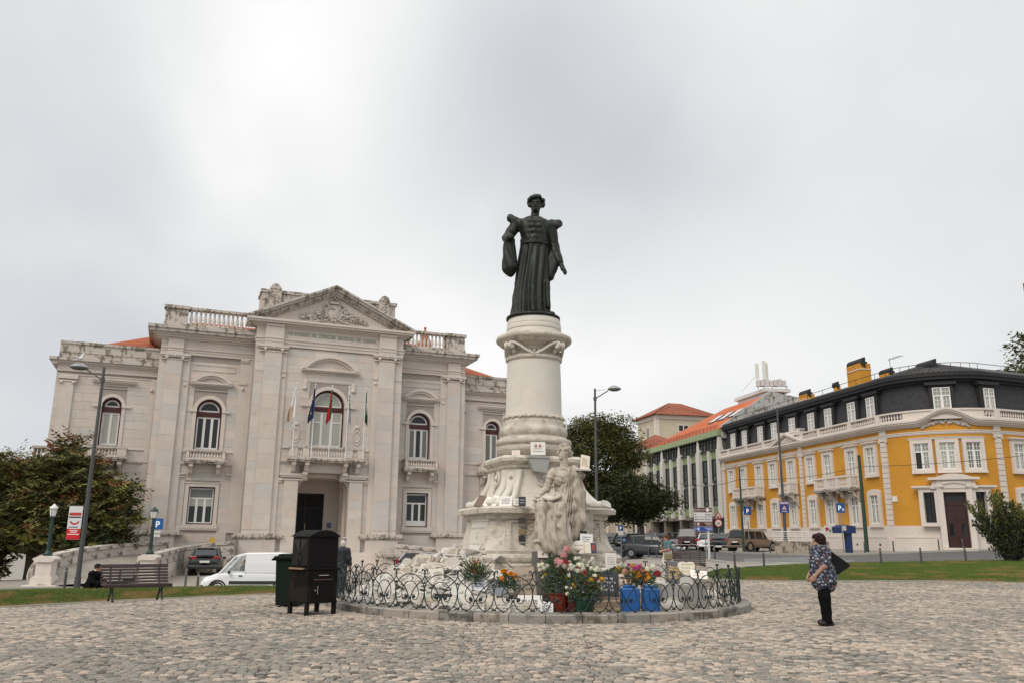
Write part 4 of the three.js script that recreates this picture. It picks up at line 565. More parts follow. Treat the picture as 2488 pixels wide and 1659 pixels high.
for (const c of [-1, 1]) { const b = bag().bx(c > 0 ? 0.02 : -h + 0.02, c > 0 ? h - 0.02 : -0.02, y0 + 0.04, open === c ? y0 + 0.05 : ty + 0.02, z - 0.05, z - 0.035).bx(c > 0 ? 0.02 : -h + 0.02, c > 0 ? h - 0.02 : -0.02, ty + 0.03, y1 - 0.02, z - 0.05, z - 0.035); if (open === c) { b.g.shift(); const k = bag().bx(c > 0 ? 0.05 : -h + 0.05, c > 0 ? h - 0.05 : -0.05, y0 + 0.08, ty, z - 0.06, z - 0.055); k.g.forEach((g) => g.applyMatrix4(m)); k.build('dark_opening', mBlack, par ?? Y); } b.g.forEach((g) => g.applyMatrix4(m)); b.build('pane', pane, par ?? Y); }
return par ?? fr;
}
const cs = [-25.1, -22.5, -19.1, -16.35, -13.0, -9.75, -7.05, -3.65, -1.1], door = new Set([-22.5, -19.1, -13.0, -7.05, -3.65]);
cs.forEach((c) => { const bal = door.has(c); win(M4(c, 0, 0), bal ? 4.95 : 5.72, 7.72, 1.02, { hood: true }); win(M4(c, 0, 0), 1.98, 4.1, 1.0, { arch: !bal, pane: mPaneMid });
// dormers standing in the attic slope
const d = bag(); d.bx(c - 0.78, c + 0.78, 9.3, 12.0, -1.6, -0.36).bx(c - 0.95, c + 0.95, 11.86, 12.06, -1.6, -0.2); d.build('dormer', mDark, Y); win(M4(c, 0, -0.33), 9.75, 11.66, 1.0, { sur: 0, deep: 0.08, rows: 3 }); });
for (const [p, op, pn] of [[38.5, -1, mPaneW], [56.5, 0, mCurtain], [75, 0, mPaneMid]]) win(onArc(p), 5.72, 7.62, 1.02, { open: op, pane: pn, sur: 0.24 });
{ const b = bag(); sweep(b, [[-0.05, 7.88], [0.14, 7.88], [0.2, 8.04], [-0.05, 8.04]], { arcOnly: true, p0: 29, p1: 84 }); b.build('window_hood', mTrim, Y); }
{ const d = bag(); d.add(new THREE.BoxGeometry(1.6, 2.7, 1.2), onArc(57, -0.95).multiply(M4(0, 10.65, 0))).add(new THREE.BoxGeometry(2.1, 0.2, 1.4), onArc(57, -0.85).multiply(M4(0, 11.96, 0))); d.add(new THREE.BoxGeometry(1.5, 2.7, 1.2), onArc(97.5, -0.95).multiply(M4(0, 10.65, 0))).add(new THREE.BoxGeometry(1.9, 0.2, 1.4), onArc(97.5, -0.85).multiply(M4(0, 11.96, 0))); d.build('dormer', mDark, Y); win(onArc(57, -0.32), 9.75, 11.66, 1.15, { sur: 0, deep: 0.08 }); win(onArc(97.5, -0.32), 9.75, 11.6, 0.95, { sur: 0, deep: 0.08 }); }
for (const t of [1.6, 4.6]) { win(E.clone().multiply(M4(t, 0, 0)), 5.72, 7.6, 1.0, { hood: true }); win(E.clone().multiply(M4(t, 0, 0)), 1.98, 4.1, 1.0, { arch: true }); }
// pilasters built of separate stones
for (const [s, w] of [[-27.05, 0.5], [-14.9, 0.42], [-11.35, 0.5], [5.5, 0.62], [97, 0.55]]) { const m = place(s), n = 16; for (let i = 0; i < n; i++) { const y0 = 1.82 + i * 6.15 / n, o = mesh('quoin_stone', boxUV(clean(new RoundedBoxGeometry(w, 6.15 / n - 0.03, 0.16, 1, 0.012))), mTrim, Y); o.applyMatrix4(m.clone().multiply(M4(0, y0 + 3.075 / n, 0.03))); } const c = bag(); c.bx(-w / 2 - 0.08, w / 2 + 0.08, 8.0, 8.25, -0.1, 0.16).bx(-w / 2 - 0.02, w / 2 + 0.02, 8.5, 8.8, -0.1, 0.1); c.cyl(0.09, 0.09, 0.12, -w / 2 - 0.04, 7.98, 0.1, 10, Math.PI / 2).cyl(0.09, 0.09, 0.12, w / 2 + 0.04, 7.98, 0.1, 10, Math.PI / 2).bx(-w / 2 - 0.06, w / 2 + 0.06, 0, 1.82, -0.1, 0.15); c.g.forEach((g) => g.applyMatrix4(m)); c.build('pilaster_capital', mTrim, Y); }
// balconies on brackets
for (const [c, h, br] of [[-20.8, 2.65, [-2.2, 0, 2.2]], [-13, 1.05, [-0.8, 0.8]], [-5.35, 2.7, [-2.3, -0.75, 0.75, 2.3]]]) {
const s = bag().bx(c - h, c + h, 4.7, 4.84, 0.1, 1.05).bx(c - h + 0.05, c + h - 0.05, 4.6, 4.7, 0.1, 1.0).build('balcony', mTrimD, Y), r = bag(); r.bx(c - h + 0.05, c + h - 0.05, 5.62, 5.76, 0.78, 1.0).bx(c - h + 0.05, c - h + 0.25, 5.62, 5.76, 0.1, 0.78).bx(c + h - 0.25, c + h - 0.05, 5.62, 5.76, 0.1, 0.78).bx(c - h + 0.08, c + h - 0.08, 4.84, 4.96, 0.8, 0.97).bx(c + h - 0.22, c + h - 0.06, 4.84, 4.96, 0.1, 0.8);
for (const p of h > 2 ? [-1, -0.33, 0.33, 1] : [-1, 1]) r.bx(c + p * (h - 0.3) - 0.22, c + p * (h - 0.3) + 0.22, 4.96, 5.62, 0.82, 0.96); r.bx(c + h - 0.2, c + h - 0.08, 4.96, 5.62, 0.1, 0.35); r.build('handrail', mTrim, s);
const bl = bag(), g = new THREE.LatheGeometry([[0.06, 0], [0.035, 0.15], [0.075, 0.4], [0.03, 0.8], [0.06, 1]].map((p) => new THREE.Vector2(...p)), 6); for (let x = -h + 0.6; x < h - 0.5; x += 0.2) bl.add(g, M4(c + x, 4.96, 0.89, 0, 0, 0, [0.9, 0.66, 0.9])); for (let z = 0.45; z < 0.8; z += 0.17) bl.add(g, M4(c + h - 0.14, 4.96, z, 0, 0, 0, [0.9, 0.66, 0.9])).add(g, M4(c - h + 0.14, 4.96, z, 0, 0, 0, [0.9, 0.66, 0.9])); bl.build('balusters', mTrim, s).userData.kind = 'stuff';
for (const k of br) bag().ext([[0, 0], [0.85, 0], [0.85, -0.16], [0.6, -0.26], [0.5, -0.5], [0.2, -0.62], [0.12, -0.95], [0, -1.0]], 0.34, M4(c + k - 0.17, 4.6, 0.06, 0, -Math.PI / 2, 0).multiply(M4(0, 0, -0.34))).build('bracket', mTrimD, s);
}
// small pediment with attic block
{ const b = bag(), c = -13.05; b.ext([[-2.4, 9.22], [2.4, 9.22], [2.4, 9.34], [0, 10.16], [-2.4, 9.34]], 0.2, M4(c, 0, 0.1)); for (const s of [-1, 1]) b.ext([[s * 2.5, 9.26], [0, 10.1], [0, 10.28], [s * 2.5, 9.42]], 0.5, M4(c, 0, 0.1)); b.bx(c - 1.9, c + 1.9, 9.3, 10.25, -0.35, 0.05).bx(c - 2.0, c + 2.0, 10.25, 10.4, -0.4, 0.1).bx(c + 1.5, c + 2.0, 9.3, 10.5, -0.4, 0.2).bx(c - 2.0, c - 1.5, 9.3, 10.5, -0.4, 0.2); for (let i = -3; i <= 3; i++) b.sph(0.2, c + i * 0.27, 9.52 + 0.2 * (1 - Math.abs(i) / 3), 0.3, [1, 0.8, 0.4], 8); b.build('pediment', mTrim, Y); }
// garland over the corner windows
{ const b = bag(), R = rng(77); for (let i = -14; i <= 14; i++) { const p = 57 + i * 1.2, y = 9.18 - 0.42 * (i / 14) ** 2; for (let k = 0; k < 3; k++) { const v = new THREE.Vector3(0, y + 0.14 * (R() - 0.5) * (1.4 - Math.abs(i) / 14) * 2, 0.04).applyMatrix4(onArc(p)); b.sph(0.1, v.x, v.y, v.z, [1, 0.8 + 0.5 * R(), 1], 7); } } b.build('garland', mTrimD, Y); }
// doorway
{
const m = onArc(57.5, 0.46), T = (b, n, mt, par) => { b.g.forEach((g) => g.applyMatrix4(m)); return b.build(n, mt, par ?? Y); };
const b = bag(); b.bx(-1.1, -0.72, -0.3, 4.35, -0.5, 0.12).bx(0.72, 1.1, -0.3, 4.35, -0.5, 0.12).bx(-0.72, 0.72, 4.1, 4.35, -0.5, 0.1).bx(-1.1, 1.1, 4.35, 4.95, -0.4, 0.16);
const a = new THREE.Shape(); a.moveTo(-1.62, 4.95); a.lineTo(1.62, 4.95); a.lineTo(1.62, 5.1); a.lineTo(1.15, 5.12); a.quadraticCurveTo(0, 5.62, -1.15, 5.12); a.lineTo(-1.62, 5.1); b.ext(a, 0.75, M4(0, 0, -0.4)); b.ext([[-1.5, 4.35], [-1.1, 4.35], [-1.1, 4.95], [-1.3, 4.85]], 0.4, M4(0, 0, -0.3)).ext([[1.5, 4.35], [1.3, 4.85], [1.1, 4.95], [1.1, 4.35]], 0.4, M4(0, 0, -0.3)); b.bx(-0.75, 0.75, -0.3, 0.3, -0.6, 0.5).bx(-0.95, 0.95, -0.6, 0.12, -0.6, 0.85);
for (let i = -4; i <= 4; i++) b.sph(0.13, i * 0.16, 4.68 + 0.1 * Math.cos(i * 0.35), 0.18, [1, 0.9, 0.5], 8); const s = T(b, 'doorway', mTrim);
const d = T(bag().bx(-0.72, 0.72, 0.3, 4.1, -0.42, -0.34), 'door', std([0.035, 0.010, 0.009], 0.4)); const q = bag(); for (const k of [-1, 1]) for (const [y0, y1] of [[0.45, 0.75], [0.9, 2.1], [2.25, 2.7], [2.85, 3.1]]) q.bx(k * 0.36 - 0.24, k * 0.36 + 0.24, y0, y1, -0.345, -0.325); q.bx(-0.72, 0.72, 3.22, 3.34, -0.345, -0.29).bx(-0.03, 0.03, 0.3, 3.22, -0.345, -0.31); T(q, 'door_panel', std([0.045, 0.014, 0.012], 0.35), d); T(bag().bx(-0.5, 0.5, 3.5, 3.85, -0.345, -0.33).bx(-0.5, -0.24, 1.1, 1.95, -0.324, -0.318).bx(0.24, 0.5, 1.1, 1.95, -0.324, -0.318), 'pane', mGlass, d);
for (const [p0, k] of [[41, -1], [74.5, 1]]) { const mm = onArc(p0, 0.42), f = bag(); f.bx(-0.66, -0.36, 1.75, 4.35, -0.4, 0.1).bx(0.36, 0.66, 1.75, 4.35, -0.4, 0.1).bx(-0.36, 0.36, 4.12, 4.35, -0.4, 0.1).bx(-0.36, 0.36, 1.75, 2.0, -0.4, 0.1).bx(-0.95, 0.95, 4.35, 4.44, -0.3, 0.18).bx(-1.05, 1.05, 4.44, 4.56, -0.3, 0.28); f.g.forEach((g) => g.applyMatrix4(mm)); const w = f.build('side_window', mTrim, Y); const g2 = bag().bx(-0.36, 0.36, 2.0, 4.12, -0.36, -0.3); g2.g.forEach((g) => g.applyMatrix4(mm)); g2.build('pane', mGlass, w); const gr = bag(); for (const x of [-0.2, 0, 0.2]) gr.rod([x, 2.0, -0.26], [x, 4.12, -0.26], 0.012, 0.012, 5); for (let y = 2.3; y < 4; y += 0.3) gr.tor(0.09, 0.01, 0, y, -0.26, 0, 0, 0, 6.28, 10); gr.g.forEach((g) => g.applyMatrix4(mm)); gr.build('grille', mBlack, w); }
const pl = bag().bx(-0.22, 0.22, 3.55, 3.95, 0.0, 0.06); pl.g.forEach((g) => g.applyMatrix4(onArc(12))); pl.build('name_plate', std([0.75, 0.72, 0.68], 0.5), Y);
const vents = bag(); for (const s of [-0.9, -3.8]) vents.bx(s - 0.09, s + 0.09, 0.35, 0.52, 0.085, 0.1); vents.build('vent', mBlack, Y);
}

// ---------- green office block beside it ----------
const Gb = thing('office_block', 'four storey office block with white fins, green panels and orange tiled roof', 'building', Q, TH);
const mGreen = std([0.32, 0.39, 0.21], 0.6, { map: tFine }), mFin = std([0.66, 0.645, 0.60], 0.8, { map: tStone }), mGl2 = phys([0.035, 0.042, 0.046], 0.08), mMul = std([0.025, 0.025, 0.025], 0.5), L = -50.6, Rr = -27.75, ax = [-50.6, -44.9, -39.2, -33.5, -28.0];
bag().bx(L, Rr, 3.3, 12, -12, -0.35).bx(L, Rr, -1.5, 3.3, -12, -1.6).build('wall', std([0.12, 0.12, 0.115], 0.8), Gb);
bag().bx(L - 0.2, Rr + 0.1, 11.8, 12.45, -1, 0.28).build('fascia', mGreen, Gb);
for (let i = 0; i < 4; i++) {
const a = ax[i], c = ax[i + 1], m = (a + c) / 2;
for (const [p, q] of [[a + 0.45, m - 0.2], [m + 0.2, c - 0.45]]) {
for (const [y0, y1, n] of [[9.45, 10.35, 5], [3.35, 4.3, 5]]) for (let k = 0; k < n; k++) mesh('green_panel', boxUV(clean(new THREE.BoxGeometry(q - p, (y1 - y0) / n - 0.03, 0.08))), mGreen, Gb).position.set((p + q) / 2, y0 + (k + 0.5) * (y1 - y0) / n, -0.28);
for (const [y0, y1] of [[4.3, 6.55], [6.95, 9.45]]) { const w = bag(); w.bx(p, q, y0, y0 + 0.09, -0.34, -0.2).bx(p, q, y1 - 0.09, y1, -0.34, -0.2).bx(p, q, y0 + 0.75, y0 + 0.83, -0.34, -0.21).bx((p + q) / 2 - 0.04, (p + q) / 2 + 0.04, y0 + 0.09, y1 - 0.09, -0.34, -0.22).bx(p, p + 0.07, y0 + 0.09, y1 - 0.09, -0.34, -0.2).bx(q - 0.07, q, y0 + 0.09, y1 - 0.09, -0.34, -0.2); const o = w.build('window', mMul, Gb); for (const [u, v] of [[p + 0.07, (p + q) / 2 - 0.04], [(p + q) / 2 + 0.04, q - 0.07]]) bag().bx(u, v, y0 + 0.83, y1 - 0.09, -0.32, -0.29).build('pane', mGl2, o); }
}
{ const n = 6, w = bag(); w.bx(a + 0.3, c - 0.3, 10.35, 10.45, -0.3, 0.02).bx(a + 0.3, c - 0.3, 11.7, 11.8, -0.3, 0.02); for (let k = 0; k <= n; k++) { const x = lerp(a + 0.3, c - 0.3, k / n); w.bx(x - 0.05, x + 0.05, 10.45, 11.7, -0.3, 0.02); } w.bx(a + 0.3, c - 0.3, 11.35, 11.42, -0.3, 0.0); const o = w.build('window', mMul, Gb); for (let k = 0; k < n; k++) bag().bx(lerp(a + 0.3, c - 0.3, k / n) + 0.05, lerp(a + 0.3, c - 0.3, (k + 1) / n) - 0.05, 10.45, 11.35, -0.2, -0.16).build('pane', k % 2 ? mPaneMid : phys([0.07, 0.08, 0.085], 0.08), o); }
bag().bx(m - 0.2, m + 0.2, 3.2, 10.35, -0.35, 0.12).build('fin', mFin, Gb);
}
ax.forEach((a, i) => { const b = bag(); b.bx(a - 0.45, a - 0.02, 3.0, 10.35, -0.35, 0.2).bx(a + 0.02, a + 0.45, 3.0, 10.35, -0.35, 0.2); b.ext([[-0.42, 10.35], [0.42, 10.35], [0.14, 11.8], [-0.14, 11.8]], 0.35, M4(a, 0, -0.25)); b.build('fin', mFin, Gb); });
{ const b = bag(); b.bx(L, Rr, 2.9, 3.3, -1.6, -0.3); for (const x of [-50.4, -45.6, -40.4, -34.8, -33.2, -28.1]) b.bx(x - 0.3, x + 0.3, -1.5, 2.9, -1.6, -0.35); b.build('ground_floor_frame', std([0.23, 0.2, 0.17], 0.8, { map: tGrain }), Gb);
for (const [p, q, c] of [[-50.1, -45.9, mBlack], [-45.3, -40.7, mBlack], [-40.1, -35.1, std([0.26, 0.24, 0.21], 0.7)], [-32.9, -28.4, std([0.05, 0.075, 0.075], 0.5)]]) { const d = bag().bx(p, q, -1.4, 2.9, -1.5, -1.3).build('garage_door', c, Gb), k = bag(); for (let x = p + 0.4; x < q; x += 0.4) k.bx(x - 0.02, x + 0.02, -1.4, 2.9, -1.3, -1.27); k.build('rib', c, d); } }
{ const r = bag(); tileRoof(r, [L, 12.45, 0.1], [Rr, 12.45, 0.1], [Rr, 16.5, -6.0], [-38.5, 16.5, -6.0], 0.34, 0.08); tileRoof(r, [L, 12.45, -12], [L, 12.45, 0.1], [-38.5, 16.5, -6.0], [-38.5, 16.5, -6.0], 0.34, 0.08); tileRoof(r, [Rr, 12.45, -12], [L, 12.45, -12], [-38.5, 16.5, -6], [Rr, 16.5, -6], 0.5, 0.08); r.build('roof', std([0.62, 0.185, 0.085], 0.8, { map: tTile }), Gb);
const t = bag().rod([L, 12.95, 0.12], [Rr, 12.95, 0.12], 0.035).rod([L, 12.75, 0.12], [Rr, 12.75, 0.12], 0.025); for (let x = L; x <= Rr; x += 1.0) t.rod([x, 12.4, 0.14], [x, 12.95, 0.12], 0.03); t.build('roof_railing', std([0.15, 0.04, 0.03], 0.6), Gb);
for (const x of [-34.6, -32.0, -29.3]) { const s = bag(); s.box(1.6, 0.14, 1.9, x, 14.55, -2.95, 0.585); const o = s.build('skylight', mMul, Gb); bag().box(1.4, 0.05, 1.65, x, 14.65, -2.9, 0.585).build('pane', phys([0.55, 0.57, 0.58], 0.08), o); }
bag().ext([[-0.2, 11.5], [-0.2, 12.9], [-6.2, 16.9], [-14, 15.6], [-14, 11.5]], 0.35, M4(-27.75, 0, 0, 0, Math.PI / 2 * -1, 0).multiply(M4(0, 0, -0.35)).multiply(M4(0, 0, 0, 0, 0, 0, [1, 1, 1]))).build('party_wall', std([0.56, 0.55, 0.53], 0.9, { map: tCrust }), Gb); }
}
// rooftop room with aerials
{
const t = thing('rooftop_room', 'white flat roofed plant room above the orange roof', 'rooftop room', [31.08, 15.3, -101.99], -79 * RAD);
const mW = std([0.72, 0.72, 0.70], 0.8, { map: tStone });
bag().bx(-3.7, 3.7, -2, 3.6, -1.4, 1.2).build('wall', mW, t); bag().bx(-4.1, 4.0, 3.6, 4.0, -1.9, 1.5).build('roof_slab', mW, t); bag().bx(3.7, 3.74, 2.5, 3.55, -1.2, 0.7).build('louvre', mBlack, t); bag().bx(0.4, 1.0, 1.6, 2.2, 1.2, 1.23).build('hatch', mTrim, t);
const a = thing('antenna_mast', 'cluster of pale mobile phone antennas on the rooftop room', 'antenna', [30.6, 19.3, -98.7], 0);
bag().rod([0, 0, 0], [0, 3.5, 0], 0.05).rod([-2.2, 0, -1.5], [-0.5, 2.1, 0], 0.02).build('mast', std([0.4, 0.4, 0.4], 0.5, { metalness: 0.6 }), a); for (const [x, z, y] of [[-0.75, 0.1, 0.9], [0.05, 0.3, 1.2], [0.42, -0.1, 1.0]]) bag().rbox(0.42, 2.3, 0.2, 0.04, x, y + 1.1, z).build('antenna_panel', std([0.70, 0.71, 0.64], 0.5), a);
for (let i = 0; i < 7; i++) bag().rbox(0.46, 0.75, 0.36, 0.03, -0.8 + i * 0.52, 0.62 + (i % 3) * 0.08, 0.4).build('radio_unit', std([0.58, 0.55, 0.54], 0.6), a); bag().rod([-1, 0.28, 0.3], [2.8, 0.28, 0.3], 0.05).build('bracket', std([0.3, 0.3, 0.3], 0.5), a); for (const x of [-0.8, 0.9, 2.6]) bag().rod([x, -0.05, 0.3], [x, 0.28, 0.3], 0.05).build('bracket_foot', std([0.3, 0.3, 0.3], 0.5), a);
}
// tower and houses beyond
function house(name, label, pos, turn, w, d, h, rh, ov, wallM, roofM, wins = []) {
const t = thing(name, label, 'building', pos, turn), o = ov; bag().bx(-w / 2, w / 2, -2, h, -d, 0).build('wall', wallM, t); bag().bx(-w / 2 - 0.25, w / 2 + 0.25, h - 0.7, h, -d - 0.25, 0.25).build('cornice', mTrim, t);
const b = bag(), e = [[-w / 2 - o, h, o], [w / 2 + o, h, o], [w / 2 + o, h, -d - o], [-w / 2 - o, h, -d - o]], rl = Math.max(0, w - d) / 2, r0 = [-rl, h + rh, -d / 2], r1 = [rl, h + rh, -d / 2];
tileRoof(b, e[0], e[1], r1, r0, 0.6, 0.12); tileRoof(b, e[3], e[0], r0, r0, 0.6, 0.12); tileRoof(b, e[1], e[2], r1, r1, 0.6, 0.12); tileRoof(b, e[2], e[3], r0, r1, 0.6, 0.12); b.build('roof', roofM, t);
for (const [x, y, ww, wh] of wins) { const f = bag().bx(x - ww / 2 - 0.2, x + ww / 2 + 0.2, y - 0.2, y + wh + 0.2, 0, 0.08).build('window', mTrim, t); bag().bx(x - ww / 2, x + ww / 2, y, y + wh, 0.08, 0.1).build('pane', mGlass, f); bag().bx(x - 0.08, x + 0.08, y, y + wh, 0.1, 0.15).bx(x - ww / 2, x + ww / 2, y + wh * 0.55, y + wh * 0.55 + 0.12, 0.1, 0.15).build('glazing_bar', mWhite, f); }
return t;
}
{
const mCream = std([0.60, 0.53, 0.40], 0.9, { map: tStone });
const t = house('tower_house', 'cream square tower with hipped red roof behind the office block', [32.0, 1, -151], 0.24, 11.4, 9, 22.6, 2.9, 0.9, mCream, mTileOld, [[-0.5, 18.2, 1.8, 2.6]]);
bag().bx(-6.0, -5.2, 0, 22, -0.5, 0.12).bx(-5.78, -5.7, 0, 22, -1.2, -0.5).build('corner_pilaster', mTrim, t); const w = bag().bx(-5.8, -5.7, 18.2, 20.8, -4.6, -3.2).build('window', mTrim, t); bag().bx(-5.84, -5.8, 18.4, 20.6, -4.4, -3.4).build('pane', mPaneMid, w);
house('town_house', 'cream house with old red roof between tree and office block', [24.3, 0.8, -132], 0.1, 9, 9, 14.8, 2.6, 0.5, mCream, mTileOld, [[-2, 10, 1.4, 2.2], [1, 10, 1.4, 2.2]]);
house('town_house', 'low house with a tiled roof, mostly hidden by the square tree', [14.5, 0.6, -128], 0.05, 10, 9, 8.5, 2.4, 0.5, mCream, mTileOld, [[-2, 5, 1.4, 2], [2, 5, 1.4, 2]]);
}
{ // wall with graffiti at the far end of the street
const t = thing('garden_wall', 'cream wall with coloured graffiti beyond the parked cars', 'wall', [15.2, 0.75, -116], 0.02), R = rng(505);
const gm = canvasTex(512, 128, (c, w, h) => { c.fillStyle = '#b5aa97'; c.fillRect(0, 0, w, h); const cols = ['#b5566a', '#4d7d86', '#c27a3c', '#7e8f4c', '#6a4d86', '#3f6fa0', '#c9a64a', '#a23c34']; for (let i = 0; i < 26; i++) { c.strokeStyle = cols[i % 8]; c.fillStyle = cols[(i * 3) % 8]; c.lineWidth = 5 + 6 * R(); c.beginPath(); let x = R() * w, y = h * (0.45 + 0.5 * R()); c.moveTo(x, y); for (let k = 0; k < 5; k++) { c.quadraticCurveTo(x + 40 * (R() - 0.5), y - 40 * R(), x += 26 * (R() - 0.3), y = clamp(y + 40 * (R() - 0.5), h * 0.4, h)); } R() < 0.5 ? c.stroke() : c.fill(); } });
const w = bag().bx(-4.5, 4.6, -1, 3.4, -0.4, 0).build('wall_panel', std([1, 1, 1], 0.9, { map: gm }), t, false); const b = bag(); for (let x = -4.5; x < 4.8; x += 1.3) b.bx(x - 0.14, x + 0.14, -1, 3.6, 0, 0.1); b.bx(-4.6, 4.7, 3.4, 3.65, -0.5, 0.15); b.build('pier', mTrim, t); bag().bx(1.6, 2.6, -1, 3.2, 0.0, 0.06).build('gate', std([0.06, 0.06, 0.06], 0.6), t);
}

// ---------- trees and shrubs ----------
const leafGeo = (() => { const p = [0, 0, 0, 0.5, 0.22, 0.06, 1, 0, 0, 0, 0, 0, 1, 0, 0, 0.5, -0.22, 0.06], g = new THREE.BufferGeometry(); g.setAttribute('position', new THREE.Float32BufferAttribute(p, 3)); g.computeVertexNormals(); return g; })();
const pinnate = (() => { // compound leaf: leaflets along a drooping midrib
const gs = []; for (let i = 0; i < 5; i++) for (const s of [-1, 1]) { const g = leafGeo.clone(); g.applyMatrix4(M4(0.18 + i * 0.17, 0, -0.05 * i * i * 0.5, 0, 0, s * 1.05, 0.42)); gs.push(g); } const g = leafGeo.clone(); g.applyMatrix4(M4(0.95, 0, -0.5, 0, 0.5, 0, 0.4)); gs.push(g); const m = mergeGeometries(gs); m.computeVertexNormals(); return m; })();
const mLeaf = phys([1, 1, 1], 0.75, { side: THREE.DoubleSide, transmission: 0.22, thickness: 0, specularIntensity: 0.5 });
const mBark = std([0.10, 0.085, 0.07], 0.95, { map: tGrain });
function tree(name, label, cat, pos, o) {
const t = thing(name, label, cat, pos), R = rng(o.seed), b = bag(), H0 = o.fork ?? 3;
if (o.trunk) { b.tube([[0, -0.5, 0], [0.08, H0 * 0.5, 0.05], [0, H0, 0], [-0.1, H0 * 1.5, 0.1], [0, H0 * 2, 0]], o.trunk, 20, 8); for (const B of o.blobs) b.tube([[0, H0 * 0.85, 0], [B[0] * 0.4, lerp(H0, B[1], 0.55), B[2] * 0.4], [B[0] * 0.9, B[1], B[2] * 0.9]], o.trunk * 0.4, 10, 6); for (let i = 0; i < 26; i++) { const B = o.blobs[i % o.blobs.length], a = R() * 6.28, e = R() - 0.3; b.tube([[B[0] * 0.5, lerp(H0, B[1], 0.6), B[2] * 0.5], [B[0] + B[3] * 0.4 * Math.cos(a), B[1] + B[4] * 0.3 * e, B[2] + B[5] * 0.4 * Math.sin(a)], [B[0] + B[3] * 0.85 * Math.cos(a), B[1] + B[4] * 0.8 * e, B[2] + B[5] * 0.85 * Math.sin(a)]], o.trunk * 0.14, 8, 5); } }
b.build('trunk', mBark, t);
const mats = [], cols = [], v = new THREE.Vector3(), q = new THREE.Quaternion(), eul = new THREE.Euler(), up = new THREE.Vector3();
const total = o.blobs.reduce((s, B) => s + B[3] * B[4] * B[5], 0);
for (const B of o.blobs) {
const nc = Math.round(o.clumps * B[3] * B[4] * B[5] / total);
for (let c = 0; c < nc; c++) {
const a = R() * 6.283, cz = 2 * R() - 1, r = Math.pow(R(), o.hollow ?? 0.28), s = Math.sqrt(1 - cz * cz), lump = 0.86 + 0.3 * fbm(a * 1.3 + 9, cz * 2.2 + 5, 2, 0, o.seed);
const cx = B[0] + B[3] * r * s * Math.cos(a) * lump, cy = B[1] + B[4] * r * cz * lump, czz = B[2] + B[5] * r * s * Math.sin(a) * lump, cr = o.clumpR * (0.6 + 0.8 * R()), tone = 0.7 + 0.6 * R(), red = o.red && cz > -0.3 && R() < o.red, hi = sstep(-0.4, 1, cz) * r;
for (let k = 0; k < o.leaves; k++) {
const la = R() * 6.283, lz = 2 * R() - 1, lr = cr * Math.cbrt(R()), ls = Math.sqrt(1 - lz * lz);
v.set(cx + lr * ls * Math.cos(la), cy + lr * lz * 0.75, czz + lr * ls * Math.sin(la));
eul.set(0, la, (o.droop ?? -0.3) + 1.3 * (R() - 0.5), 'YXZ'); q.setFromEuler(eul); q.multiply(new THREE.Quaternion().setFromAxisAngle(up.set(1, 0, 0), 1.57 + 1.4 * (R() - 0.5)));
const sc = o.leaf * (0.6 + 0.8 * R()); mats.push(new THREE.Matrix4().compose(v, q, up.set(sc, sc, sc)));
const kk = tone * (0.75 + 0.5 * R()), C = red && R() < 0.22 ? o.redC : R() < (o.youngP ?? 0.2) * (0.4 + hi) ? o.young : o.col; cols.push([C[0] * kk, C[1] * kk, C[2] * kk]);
}
}
}
const im = new THREE.InstancedMesh(o.pinnate ? pinnate : leafGeo, mLeaf, mats.length); im.name = 'crown'; im.userData.kind = 'stuff'; im.castShadow = im.receiveShadow = true; mats.forEach((m, i) => { im.setMatrixAt(i, m); im.setColorAt(i, rgb(...cols[i])); }); t.add(im); return t;
}
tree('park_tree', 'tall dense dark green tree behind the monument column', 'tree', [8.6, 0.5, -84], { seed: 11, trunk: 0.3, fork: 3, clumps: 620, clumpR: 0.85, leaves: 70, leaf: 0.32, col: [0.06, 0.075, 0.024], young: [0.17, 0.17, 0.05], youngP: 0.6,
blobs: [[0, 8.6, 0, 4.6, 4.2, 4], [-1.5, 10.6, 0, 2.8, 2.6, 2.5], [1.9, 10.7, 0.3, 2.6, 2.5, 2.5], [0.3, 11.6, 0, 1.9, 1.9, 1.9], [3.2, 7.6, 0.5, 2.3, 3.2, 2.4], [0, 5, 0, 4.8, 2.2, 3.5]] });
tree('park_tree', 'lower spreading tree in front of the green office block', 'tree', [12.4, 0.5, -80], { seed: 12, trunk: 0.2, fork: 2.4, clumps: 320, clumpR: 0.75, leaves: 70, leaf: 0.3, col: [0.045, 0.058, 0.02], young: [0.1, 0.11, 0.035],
blobs: [[-1, 5.0, 0, 3.0, 2.1, 2.6], [1.2, 4.5, 0.3, 2.6, 1.4, 2], [-2.5, 4.2, 0, 2.4, 1.5, 2], [-4.2, 3.6, 0.5, 2.4, 1.3, 2], [-0.6, 3.4, 0, 2.2, 0.9, 2]] });
